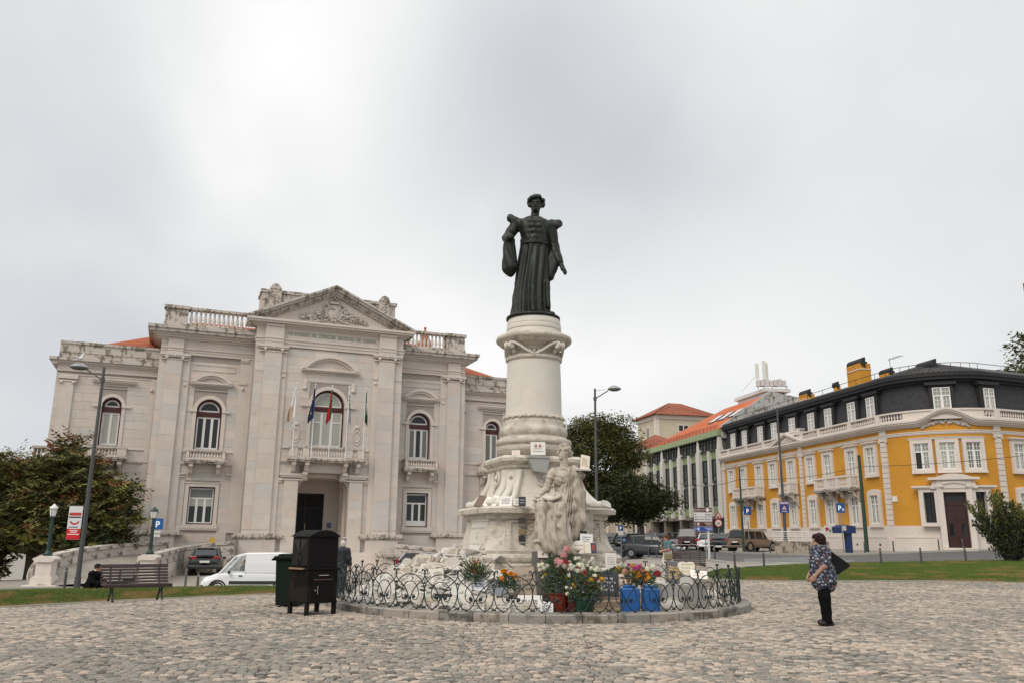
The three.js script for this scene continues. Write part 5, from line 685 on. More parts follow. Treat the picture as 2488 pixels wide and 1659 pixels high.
tree('sumac_tree', 'low spreading tree with rusty seed heads before the left wing of the palace', 'tree', [-25.6, -0.8, -45.6], { seed: 13, trunk: 0.26, fork: 1.6, clumps: 560, clumpR: 0.62, leaves: 30, leaf: 0.6, pinnate: true, droop: -0.45, col: [0.055, 0.065, 0.02], young: [0.17, 0.165, 0.04], youngP: 0.75, red: 0.4, redC: [0.23, 0.1, 0.04],
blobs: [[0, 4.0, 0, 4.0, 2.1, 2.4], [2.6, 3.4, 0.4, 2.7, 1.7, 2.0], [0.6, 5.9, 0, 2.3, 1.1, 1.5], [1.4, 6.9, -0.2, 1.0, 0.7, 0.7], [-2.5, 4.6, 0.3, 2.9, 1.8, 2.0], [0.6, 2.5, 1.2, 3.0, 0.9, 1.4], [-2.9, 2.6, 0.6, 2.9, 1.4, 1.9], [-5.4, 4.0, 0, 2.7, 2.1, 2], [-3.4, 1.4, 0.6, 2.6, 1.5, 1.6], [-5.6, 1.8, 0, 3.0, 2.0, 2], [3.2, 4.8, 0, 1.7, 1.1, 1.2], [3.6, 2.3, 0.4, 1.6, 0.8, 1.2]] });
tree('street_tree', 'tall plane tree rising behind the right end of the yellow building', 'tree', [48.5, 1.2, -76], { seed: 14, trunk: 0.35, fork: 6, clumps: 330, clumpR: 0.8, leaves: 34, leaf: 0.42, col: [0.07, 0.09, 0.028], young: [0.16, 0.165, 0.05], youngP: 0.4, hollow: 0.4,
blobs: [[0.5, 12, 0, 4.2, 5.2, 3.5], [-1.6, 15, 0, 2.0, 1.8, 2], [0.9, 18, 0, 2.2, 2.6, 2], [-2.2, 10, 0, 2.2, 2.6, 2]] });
{ // upright shrub at the right edge of the lawn
const t = thing('yew_shrub', 'dark upright shrub with yellow green tips at the edge of the lawn', 'shrub', [26.1, H(26.1, -44.3), -44.3]), R = rng(15), b = bag(), mats = [], cols = [], q = new THREE.Quaternion(), e = new THREE.Euler();
for (let i = 0; i < 46; i++) {
const a = R() * 6.283, lean = 0.12 + 0.5 * R(), L = 1.6 + 2.2 * R() * (1 - 0.4 * lean), r0 = 0.25 * R(), dx = Math.cos(a) * lean, dz = Math.sin(a) * lean, P = (s) => [r0 * Math.cos(a) + dx * L * s, L * s * (1 - 0.12 * lean * s), r0 * Math.sin(a) + dz * L * s]; b.tube([P(0), P(0.5), P(1)], 0.025, 6, 5); const tone = 0.6 + 0.8 * R();
for (let k = 0; k < 260; k++) { const s = 0.1 + 0.92 * Math.pow(R(), 0.8), p = P(s), w = 0.06 + 0.2 * (1 - s) + 0.06; e.set(0, R() * 6.28, 0.5 + 0.9 * R(), 'YXZ'); q.setFromEuler(e); const sc = 0.10 + 0.12 * R(); mats.push(new THREE.Matrix4().compose(new THREE.Vector3(p[0] + (R() - 0.5) * 2 * w, p[1] + (R() - 0.5) * 0.2, p[2] + (R() - 0.5) * 2 * w), q, new THREE.Vector3(sc, sc, sc))); const y = s > 0.78 && R() < 0.6 || R() < 0.06, k2 = tone * (0.7 + 0.6 * R()); cols.push(y ? [0.16 * k2, 0.17 * k2, 0.04 * k2] : [0.03 * k2, 0.04 * k2, 0.016 * k2]); }
}
b.build('stem', mBark, t); const im = new THREE.InstancedMesh(leafGeo, mLeaf, mats.length); im.name = 'foliage'; im.userData.kind = 'stuff'; mats.forEach((m, i) => { im.setMatrixAt(i, m); im.setColorAt(i, rgb(...cols[i])); }); im.castShadow = im.receiveShadow = true; t.add(im);
}

// ---------- smooth solids from distance fields ----------
const capD = (x, y, z, c) => { const [ax, ay, az, bx, by, bz, ra, rb] = c, ux = bx - ax, uy = by - ay, uz = bz - az, vx = x - ax, vy = y - ay, vz = z - az, t = clamp((vx * ux + vy * uy + vz * uz) / (ux * ux + uy * uy + uz * uz + 1e-9)), dx = vx - ux * t, dy = vy - uy * t, dz = vz - uz * t; return Math.sqrt(dx * dx + dy * dy + dz * dz) - (ra + (rb - ra) * t); };
const ellD = (x, y, z, e) => { const px = (x - e[0]) / e[3], py = (y - e[1]) / e[4], pz = (z - e[2]) / e[5], k = Math.sqrt(px * px + py * py + pz * pz); return (k - 1) * Math.min(e[3], e[4], e[5]); };
const smin = (a, b, k) => { const h = Math.max(k - Math.abs(a - b), 0) / k; return Math.min(a, b) - h * h * k * 0.25; };
const capsSD = (caps, ells = [], k = 0.04) => (x, y, z) => { let d = 9; for (const c of caps) d = smin(d, capD(x, y, z, c), k); for (const e of ells) d = smin(d, ellD(x, y, z, e), k); return d; };
function sdfGeo(sd, lo, hi, res, colorFn) {
const mc = new MarchingCubes(res, new THREE.MeshBasicMaterial(), false, false, 260000); mc.isolation = 0;
const P = (a, i) => lerp(lo[a], hi[a], i / res);
for (let k = 0; k < res; k++) for (let j = 0; j < res; j++) for (let i = 0; i < res; i++) mc.field[i + j * res + k * res * res] = -sd(P(0, i), P(1, j), P(2, k));
mc.update(); const n = mc.count, pos = new Float32Array(n * 3), nor = new Float32Array(n * 3), e = 0.004, col = colorFn && new Float32Array(n * 3);
for (let v = 0; v < n; v++) {
const p = [0, 1, 2].map((a) => lo[a] + (hi[a] - lo[a]) * (mc.positionArray[v * 3 + a] + 1) / 2); p.forEach((x, a) => (pos[v * 3 + a] = x));
const gx = sd(p[0] + e, p[1], p[2]) - sd(p[0] - e, p[1], p[2]), gy = sd(p[0], p[1] + e, p[2]) - sd(p[0], p[1] - e, p[2]), gz = sd(p[0], p[1], p[2] + e) - sd(p[0], p[1], p[2] - e), l = Math.hypot(gx, gy, gz) || 1; nor[v * 3] = gx / l; nor[v * 3 + 1] = gy / l; nor[v * 3 + 2] = gz / l;
if (col) { const c = colorFn(p[0], p[1], p[2]); col.set(c, v * 3); }
}
const g = new THREE.BufferGeometry(); g.setAttribute('position', new THREE.BufferAttribute(pos, 3)); g.setAttribute('normal', new THREE.BufferAttribute(nor, 3)); if (col) g.setAttribute('color', new THREE.BufferAttribute(col, 3)); return boxUV(g);
}
// a hand as five separate bent fingers on a palm; D = direction, U = back of the hand, S = thumb side
function handCaps(o, D, U, S, s = 1, curl = 0.35) {
const P = (d, u, w) => [0, 1, 2].map((i) => o[i] + s * (D[i] * d + U[i] * u + S[i] * w)), c = [], add = (a, b, ra, rb) => c.push([...a, ...b, ra * s, rb * s]);
add(P(0, 0, 0.018), P(0.075, 0, 0.026), 0.02, 0.016); add(P(0, 0, -0.012), P(0.07, 0, -0.026), 0.019, 0.014); add(P(0.01, 0, 0), P(0.07, 0, 0), 0.018, 0.016);
[[0.032, 0.072], [0.011, 0.08], [-0.011, 0.075], [-0.031, 0.06]].forEach(([w, L]) => { const a = P(0.08, 0, w), b = P(0.08 + L * 0.5, -L * 0.5 * curl * 0.7, w * 1.12), d = P(0.08 + L * (0.97 - 0.4 * curl), -L * curl * 1.35, w * 1.15); add(a, b, 0.0092, 0.0085); add(b, d, 0.0085, 0.007); });
add(P(0.015, -0.004, 0.03), P(0.05, -0.018, 0.058), 0.012, 0.0105); add(P(0.05, -0.018, 0.058), P(0.082, -0.03, 0.062), 0.0105, 0.0085); return c;
}
function headParts(c, s, f) { // skull, jaw, nose, brow, lips, ears; f = unit facing in xz
const [x, y, z] = c, r = [-f[1], f[0]], Q = (a, b, d) => [x + s * (f[0] * a + r[0] * d), y + s * b, z + s * (f[1] * a + r[1] * d)];
return { ells: [[...Q(-0.012, 0.02, 0), 0.079 * s, 0.10 * s, 0.079 * s], [...Q(0.012, -0.045, 0), 0.06 * s, 0.075 * s, 0.06 * s]],
caps: [[...Q(0.085, 0.005, 0), ...Q(0.106, -0.032, 0), 0.011 * s, 0.015 * s], [...Q(0.082, 0.03, -0.035), ...Q(0.082, 0.03, 0.035), 0.013 * s, 0.013 * s], [...Q(0.076, -0.062, -0.016), ...Q(0.076, -0.062, 0.016), 0.011 * s, 0.011 * s], [...Q(0.058, -0.10, -0.01), ...Q(0.058, -0.10, 0.01), 0.022 * s, 0.022 * s], [...Q(-0.01, 0.015, 0.082), ...Q(-0.015, -0.03, 0.078), 0.014 * s, 0.011 * s], [...Q(-0.01, 0.015, -0.082), ...Q(-0.015, -0.03, -0.078), 0.014 * s, 0.011 * s]], eye: [Q(0.072, 0.008, 0.032), Q(0.072, 0.008, -0.032)] };
}
// ---------- monument ----------
const MC = [0.56, -20.6];
const mMarble = std([0.72, 0.68, 0.60], 0.8, { map: tStone, bumpMap: tBumpN, bumpScale: 0.004 });
const tMarbleDirty = tex(512, (u, v) => { const a = fbm(u * 6, v * 6, 6, 6, 411), b = fbm(u * 13, v * 9, 4, 13, 413), s = fbm(u * 70, v * 70, 2, 70, 415), d = sstep(0.44, 0.7, 0.55 * a + 0.45 * b); const k = (0.94 - 0.36 * d) * (0.88 + 0.24 * (s - 0.5)); return [k, k * 0.985, k * (0.96 - 0.04 * d)]; }, 0.7);
const mMarbleD = std([0.70, 0.65, 0.57], 0.85, { map: tMarbleDirty, bumpMap: tBumpN, bumpScale: 0.006 });
{
const m = thing('monument', 'pale marble column on a flared pedestal in the middle of the ring', 'monument', [MC[0], 0.1, MC[1]], 17 * RAD);
const oct = (a, c) => { const p = []; for (const [x, z] of [[1, -1], [1, 1], [-1, 1], [-1, -1]]) { const q = (x > 0) === (z > 0); const A = [x * a, z * (a - c)], B = [x * (a - c), z * a]; q ? p.push(A, B) : p.push(B, A); } return p; };
function loftOct(b, list) { // stacked chamfered squares: [half width, chamfer, y]
const pos = [], N = 8; const rings = list.map(([a, c, y]) => oct(a, c).map(([x, z]) => [x, y, z])); const tri = (p, q, r) => pos.push(...p, ...q, ...r);
for (let i = 0; i < rings.length - 1; i++) for (let k = 0; k < N; k++) { const A = rings[i][k], B = rings[i][(k + 1) % N], C = rings[i + 1][(k + 1) % N], D = rings[i + 1][k]; tri(A, C, B); tri(A, D, C); }
const top = rings[rings.length - 1]; for (let k = 1; k < N - 1; k++) tri(top[0], top[k + 1], top[k]); const g = new THREE.BufferGeometry(); g.setAttribute('position', new THREE.Float32BufferAttribute(pos, 3)); g.computeVertexNormals(); const n = g.attributes.normal; b.add(g); return b;
}
for (let i = 0; i < 3; i++) loftOct(bag(), [[2.42 - i * 0.26, 0.4, -0.2], [2.42 - i * 0.26, 0.4, 0.13 + i * 0.15], [2.4 - i * 0.26, 0.4, 0.145 + i * 0.15]]).build('step', std([0.42, 0.32, 0.25], 0.85, { map: tStone }), m);
loftOct(bag(), [[1.73, 0.3, 0.3], [1.73, 0.3, 0.86], [1.67, 0.3, 0.9]]).build('plinth', mMarbleD, m);
loftOct(bag(), [[1.62, 0.3, 0.88], [1.67, 0.3, 0.92], [1.69, 0.3, 0.96], [1.69, 0.3, 1.02], [1.66, 0.3, 1.07], [1.6, 0.3, 1.1]]).build('torus', mMarbleD, m);
loftOct(bag(), [[1.6, 0.3, 1.08], [1.6, 0.3, 1.17], [1.55, 0.3, 1.18], [1.47, 0.29, 1.36], [1.39, 0.28, 1.68], [1.36, 0.28, 1.86]]).build('pedestal', mMarbleD, m);
loftOct(bag(), [[1.38, 0.28, 1.84], [1.44, 0.29, 1.87], [1.46, 0.29, 1.92], [1.45, 0.29, 1.96], [1.5, 0.3, 1.98], [1.6, 0.31, 1.99], [1.61, 0.31, 2.09], [1.55, 0.3, 2.14]]).build('lower_cornice', mMarbleD, m);
loftOct(bag(), [[1.2, 0.24, 2.1], [1.14, 0.24, 2.2], [1.04, 0.22, 2.38], [0.96, 0.2, 2.62], [0.92, 0.2, 2.86], [0.92, 0.2, 3.04]]).build('upper_pedestal', mMarble, m);
loftOct(bag(), [[0.93, 0.2, 3.02], [0.97, 0.2, 3.06], [0.97, 0.2, 3.11], [1.03, 0.21, 3.16], [1.08, 0.22, 3.2], [1.09, 0.22, 3.27], [1.0, 0.2, 3.34]]).build('upper_cornice', mMarbleD, m);
// column: moulded base, shaft, garland, capital
bag().lathe([[0, 3.3], [0.91, 3.3], [0.91, 3.62], [0.89, 3.64]], 0, 0, 0, 64).build('column_base', mMarbleD, m);
bag().lathe([[0.85, 3.62], [0.93, 3.66], [0.95, 3.72], [0.93, 3.78], [0.86, 3.82], [0.82, 3.84], [0.80, 3.88], [0.83, 3.9], [0.85, 3.97], [0.83, 4.04], [0.78, 4.1], [0.76, 4.12], [0.745, 4.2], [0.755, 4.22], [0.74, 4.25], [0.73, 4.3]], 0, 0, 0, 64).build('column_base_moulding', mMarbleD, m);
{ const b = bag(), R = rng(5); for (let i = 0; i < 64; i++) { const a = i / 64 * 6.283; b.sph(0.045, 0.735 * Math.sin(a), 4.33 + 0.012 * Math.sin(i * 2.1), 0.735 * Math.cos(a), [1, 0.7 + 0.5 * R(), 1], 6); } b.build('garland', mMarbleD, m); }
bag().lathe([[0.72, 4.28], [0.715, 4.36], [0.705, 4.42], [0.70, 4.6], [0.69, 5.2], [0.672, 5.76], [0.68, 5.78]], 0, 0, 0, 72).build('shaft', mMarble, m);
bag().lathe([[0.67, 5.76], [0.71, 5.79], [0.725, 5.83], [0.71, 5.87], [0.69, 5.9], [0.60, 5.9], [0.58, 5.98], [0.62, 6.02], [0.66, 6.05], [0.62, 6.08], [0.66, 6.12], [0.72, 6.16], [0.74, 6.18]], 0, 0, 0, 72).build('capital', mMarbleD, m);
for (let i = 0; i < 4; i++) { const a = (i * 90 + 28) * RAD, v = bag(), mm = M4(0, 0, 0, 0, a, 0); for (const s of [-1, 1]) { v.tube([[s * 0.46, 5.88, 0.50], [s * 0.36, 5.96, 0.64], [s * 0.24, 6.08, 0.78], [s * 0.12, 6.15, 0.86], [s * 0.06, 6.14, 0.92], [s * 0.06, 6.06, 0.93], [s * 0.08, 6.03, 0.87], [s * 0.10, 6.07, 0.85]], 0.038, 26, 6); v.cyl(0.085, 0.085, 0.06, s * 0.08, 6.09, 0.88, 16, 0, 0, Math.PI / 2); } v.cyl(0.055, 0.055, 0.12, 0, 6.1, 0.88, 12, 0, 0, Math.PI / 2).sph(0.05, 0, 5.98, 0.72, [1, 1.3, 1]); v.g.forEach((g) => g.applyMatrix4(mm)); v.build('volute', mMarble, m); const l = bag(); for (const k of [-0.5, 0, 0.5]) l.sph(0.05, 0.62 * Math.sin(a + 0.785 + k * 0.35), 5.96, 0.62 * Math.cos(a + 0.785 + k * 0.35), [1, 1.3, 1], 8); l.build('leaf', mMarbleD, m); }
bag().lathe([[0.66, 6.16], [0.80, 6.17], [0.86, 6.2], [0.9, 6.24], [0.955, 6.28], [0.97, 6.33], [0.955, 6.38], [0.90, 6.41], [0.70, 6.44]], 0, 0, 0, 72).build('abacus', mMarbleD, m);
bag().lathe([[0.70, 6.4], [0.70, 6.55], [0.68, 6.555], [0.68, 6.575], [0.70, 6.58], [0.70, 6.68], [0.68, 6.685], [0.68, 6.705], [0.69, 6.71], [0.68, 6.82], [0.655, 6.865], [0.64, 6.87], [0, 6.87]], 0, 0, 0, 72).build('drum', mMarble, m);
// carved panels of the lower pedestal: front relief fields beside the seat block, inscription panel on the left chamfer
const lean = -0.17;
for (const [x, w] of [[-0.74, 0.62], [0.98, 0.4]]) {
const f = bag(); const T = M4(x, 1.53, 1.425, lean, 0, 0); f.bx(-w / 2, w / 2, -0.32, -0.27, -0.02, 0.035).bx(-w / 2, w / 2, 0.26, 0.3, -0.02, 0.035).bx(-w / 2, -w / 2 + 0.045, -0.27, 0.26, -0.02, 0.035).bx(w / 2 - 0.045, w / 2, -0.27, 0.26, -0.02, 0.035); f.g.forEach((g) => g.applyMatrix4(T)); const o = f.build('relief_panel', mMarbleD, m);
const r = bag(), R = rng(x > 0 ? 91 : 92); for (let i = 0; i < 5; i++) { let px = -w * 0.36 + R() * w * 0.2, py = -0.24; const pts = [[px, py, 0.01]]; for (let k = 0; k < 5; k++) { px += w * 0.16 * (0.3 + R()); py += 0.1 * (0.5 + R() * 0.6); pts.push([clamp(px, -w / 2 + 0.06, w / 2 - 0.06), Math.min(py, 0.24), 0.012]); if (k > 0) { const L = 0.13; const a = R() * 3 - 0.6; r.sph(0.06, px * 0.9, Math.min(py, 0.22), 0.01, [0.5 + R(), 0.35, 0.28], 8); pts.push([clamp(px + L * Math.cos(a) * 0.3, -w / 2 + 0.06, w / 2 - 0.06), Math.min(py + 0.03, 0.24), 0.012]); } } r.tube(pts, 0.013, 20, 5); } r.sph(0.17, 0.06, -0.2, -0.03, [1.1, 0.8, 0.35], 12); r.g.forEach((g) => g.applyMatrix4(T)); r.build('relief', mMarbleD, o);
}
{ const T = M4(-1.425, 1.53, 0.22, 0, -90 * RAD, 0).multiply(M4(0, 0, 0, lean, 0, 0)), f = bag(); f.bx(-0.72, 0.72, -0.30, 0.30, -0.1, 0.03).bx(-0.78, 0.78, 0.28, 0.33, -0.1, 0.05).bx(-0.78, 0.78, -0.33, -0.30, -0.1, 0.05); f.g.forEach((g) => g.applyMatrix4(T)); const o = f.build('inscription_panel', mMarble, m);
const q = bag(); q.bx(-0.6, 0.6, -0.24, 0.23, 0.03, 0.042); q.g.forEach((g) => g.applyMatrix4(T)); q.build('inscription_field', mMarble, o); const t = mergeGeometries([clean(textGeo('NASCEU EM PINHEL', 0.043, 0.004, fontS)).translate(0, 0.1, 0.042), clean(textGeo('A', 0.045, 0.004, fontS)).translate(0, 0.0, 0.042), clean(textGeo('18', 0.06, 0.004, fontS)).translate(0, -0.12, 0.042)]); t.scale(2.1, 1, 1); t.applyMatrix4(T); mesh('lettering', t, std([0.42, 0.4, 0.36], 0.9), o); }
// leafy drops on the corners, clawed consoles and masks of the upper stage
for (let i = 0; i < 8; i++) { const b = bag(), R = rng(30 + i); for (let k = 0; k < 7; k++) b.sph(0.05, (i % 2 ? 1 : -1) * 0.0, 1.26 + k * 0.085, 0, [1 + 0.5 * R(), 0.9, 0.6], 8); b.g.forEach((g, k) => { const hw = lerp(1.46, 1.37, k / 6), q = Math.floor(i / 2), e = i % 2 ? 1 : -1; g.translate(e * (hw - 0.36), 0, hw); g.applyMatrix4(M4(0, 0, 0, 0, q * Math.PI / 2, 0)); }); b.build('leaf_drop', mMarble, m); }
for (let i = 0; i < 4; i++) {
const a = (i * 90 + 45) * RAD, T = M4(0, 0, 0, 0, a, 0), c = bag(); for (const s of [-1, 1]) { c.tube([[s * 0.2, 3.0, 1.1], [s * 0.18, 2.8, 1.13], [s * 0.18, 2.6, 1.22], [s * 0.2, 2.42, 1.36], [s * 0.23, 2.26, 1.54], [s * 0.24, 2.18, 1.62]], 0.075, 22, 8); c.sph(0.12, s * 0.25, 2.22, 1.64, [1, 0.8, 1.1], 10); } c.tube([[0, 2.72, 1.1], [0, 2.55, 1.22], [0, 2.36, 1.44], [0, 2.2, 1.66]], 0.10, 20, 8); c.sph(0.12, 0, 2.2, 1.66, [1, 0.8, 1], 10); c.sph(0.10, 0, 2.86, 1.13, [1, 1.25, 0.8], 12).sph(0.035, 0, 2.84, 1.23, 1, 8).tor(0.12, 0.03, 0, 2.9, 1.11, 0, 0, 0, Math.PI).tor(0.07, 0.02, -0.17, 2.94, 1.09).tor(0.07, 0.02, 0.17, 2.94, 1.09); c.g.forEach((g) => g.applyMatrix4(T)); c.build('console', mMarble, m);
const b2 = (i * 90) * RAD, T2 = M4(0, 0, 0, 0, b2, 0), w = bag(); w.tube([[-0.16, 3.0, 0.95], [-0.26, 2.86, 0.95], [-0.2, 2.68, 0.98], [-0.06, 2.62, 1.0], [0.0, 2.5, 1.02], [0.06, 2.62, 1.0], [0.2, 2.68, 0.98], [0.26, 2.86, 0.95], [0.16, 3.0, 0.95]], 0.028, 40, 6).sph(0.09, 0, 2.85, 0.95, [1.4, 0.8, 0.5], 10).sph(0.07, 0, 2.7, 0.98, [1, 1.2, 0.6], 10); w.g.forEach((g) => g.applyMatrix4(T2)); w.build('carved_scroll', mMarble, m);
}
// seat block under the marble woman
{ const b = bag(); b.bx(-0.38, 0.80, 0.3, 2.0, 1.3, 1.86).bx(-0.42, 0.84, 0.3, 1.0, 1.3, 1.94).bx(-0.34, 0.78, 0.3, 1.1, 1.9, 2.4).bx(-0.5, -0.3, 1.9, 2.22, 1.4, 1.9); b.build('seat_block', mMarbleD, m); b; }
bag().bx(-0.54, 0.0, 3.26, 3.31, 0.8, 1.24).ext([[-0.26, 0], [0.26, 0], [0.2, -0.34], [-0.12, -0.3]], 0.2, M4(-0.27, 3.26, 1.02)).build('bracket_shelf', std([0.36, 0.37, 0.35], 0.7), m);
}
// ---------- bronze statue on the column ----------
const tBronze = tex(512, (u, v) => { const a = fbm(u * 7, v * 7, 6, 7, 431), b = fbm(u * 30, v * 12, 4, 30, 433), d = sstep(0.55, 0.72, 0.5 * a + 0.5 * b); return [lerp(0.35, 0.62, d), lerp(0.37, 0.9, d), lerp(0.33, 0.78, d)]; }, 0.55);
{
const st = thing('bronze_statue', 'dark bronze statue of a robed man standing on top of the column', 'statue', [MC[0] - 0.02, 6.97, MC[1]], 0); st.scale.setScalar(1.055);
const mBz = std([0.034, 0.037, 0.032], 0.5, { map: tBronze, metalness: 0.25, bumpMap: tBumpN, bumpScale: 0.004 });
bag().lathe([[0, 0], [0.66, 0], [0.655, 0.06], [0.58, 0.1], [0, 0.1]], 0, 0, 0, 48).build('base_disc', mBz, st);
const hd = headParts([0.06, 2.99, 0.1], 1.62, [-0.1, 0.995]);
const caps = [...hd.caps, [0.03, 2.6, 0.02, 0.05, 2.88, 0.05, 0.115, 0.10], [-0.36, 2.5, 0, 0.38, 2.46, 0, 0.15, 0.15], [-0.06, 2.4, 0.03, -0.02, 2.02, 0.03, 0.30, 0.27], [0.1, 2.38, 0.03, 0.08, 2.02, 0.03, 0.30, 0.27],
[-0.44, 2.48, 0, -0.64, 2.12, 0.06, 0.15, 0.13], [-0.64, 2.12, 0.06, -0.60, 2.0, 0.42, 0.12, 0.09], [-0.60, 2.0, 0.4, -0.585, 1.985, 0.5, 0.055, 0.05],
[0.44, 2.42, 0, 0.53, 1.92, -0.02, 0.14, 0.12], [0.53, 1.92, -0.02, 0.64, 1.5, 0.1, 0.12, 0.10], [0.64, 1.5, 0.1, 0.70, 1.36, 0.14, 0.058, 0.05],
[-0.46, 2.6, 0, -0.57, 2.66, 0, 0.10, 0.11], [-0.5, 2.56, 0.08, -0.6, 2.6, 0.1, 0.07, 0.07], [0.48, 2.55, 0, 0.62, 2.52, 0, 0.09, 0.11], [0.5, 2.5, 0.06, 0.6, 2.44, 0.08, 0.07, 0.07],
[-0.62, 2.0, 0.22, -0.63, 1.28, 0.16, 0.12, 0.15], [-0.54, 1.95, 0.30, -0.52, 1.32, 0.22, 0.08, 0.14], [-0.6, 1.6, 0.1, -0.56, 1.2, 0.14, 0.12, 0.12], [0.60, 1.6, 0.06, 0.42, 1.12, 0.06, 0.10, 0.10], [0.5, 1.75, 0, 0.38, 1.2, 0.02, 0.13, 0.12],
[0.30, 0.08, 0.3, 0.46, 0.06, 0.44, 0.075, 0.06], [-0.25, 0.08, 0.25, -0.34, 0.06, 0.42, 0.08, 0.06], [0.34, 0.9, 0.24, 0.36, 0.3, 0.26, 0.06, 0.05], [-0.1, 2.5, 0.16, 0.16, 2.5, 0.17, 0.13, 0.13],
...handCaps([-0.585, 1.985, 0.5], [0.05, -0.1, 0.99], [0.2, 0.97, 0.1], [0.97, -0.2, 0], 1.5, 0.5), ...handCaps([0.70, 1.36, 0.14], [0.45, -0.86, 0.2], [0.8, 0.5, 0.3], [-0.3, 0, 0.95], 1.5, 0.25)];
const ells = [...hd.ells], hair = []; const R = rng(61); for (let i = 0; i < 46; i++) { const a = R() * 6.283, e = 0.1 + R() * 1.35, r = 0.165; const x = 0.07 + r * 1.12 * Math.cos(e) * Math.sin(a), y = 3.06 + r * 1.0 * Math.sin(e), z = 0.07 + r * Math.cos(e) * Math.cos(a); if (z > 0.17 && y < 3.16) continue; hair.push([x, y, z, 0.055, 0.05, 0.055]); } for (const s of [-1, 1]) for (let i = 0; i < 5; i++) hair.push([0.07 + s * (0.16 + 0.03 * R()), 2.98 + i * 0.04, 0.02 + 0.06 * R(), 0.055, 0.05, 0.055]);
const body = capsSD(caps, ells, 0.06), hairD = (x, y, z) => { if (y < 2.8) return 9; let d = 9; for (const e of hair) d = smin(d, ellD(x, y, z, e), 0.02); return d; };
const sd = (x, y, z) => {
let d = body(x, y, z); const t = clamp((2.02 - y) / 1.95), cx = lerp(0.03, -0.06, t), rx = lerp(0.33, 0.47, Math.pow(t, 0.7)), rz = lerp(0.27, 0.40, Math.pow(t, 0.7)), th = Math.atan2((x - cx) / rx, z / rz);
const pl = (0.018 + 0.035 * t) * (Math.sin(th * 13 + 1.4 * Math.sin(y * 2.1)) * 0.6 + 0.4 * Math.sin(th * 7 + y * 1.5));
let rb = (Math.hypot((x - cx) / rx, z / rz) - 1) * rz * 0.9 - pl; rb = Math.max(rb, y - 2.04, 0.1 + 0.06 * Math.sin(th * 3 + 1) - y); d = smin(d, rb, 0.05);
const sash = Math.max(Math.hypot((x - 0.03) / 0.36, (z - 0.02) / 0.31) * 0.31 - 0.31, Math.abs(y - 1.99) - 0.075); d = smin(d, sash, 0.02);
if (y > 2.0 && y < 2.62 && z > 0.1) d -= 0.008 * Math.sin(y * 46) * sstep(0.25, 0.05, Math.abs(x - 0.02)) + 0.012 * Math.sin(x * 30 + y * 9); // coat folds
if (x < -0.45 || x > 0.42) d -= 0.007 * Math.sin(y * 13 + x * 26 + z * 19);
return smin(d, hairD(x, y, z), 0.015);
};
mesh('figure', sdfGeo(sd, [-0.95, -0.02, -0.62], [1.0, 3.42, 0.75], 150), mBz, st);
}
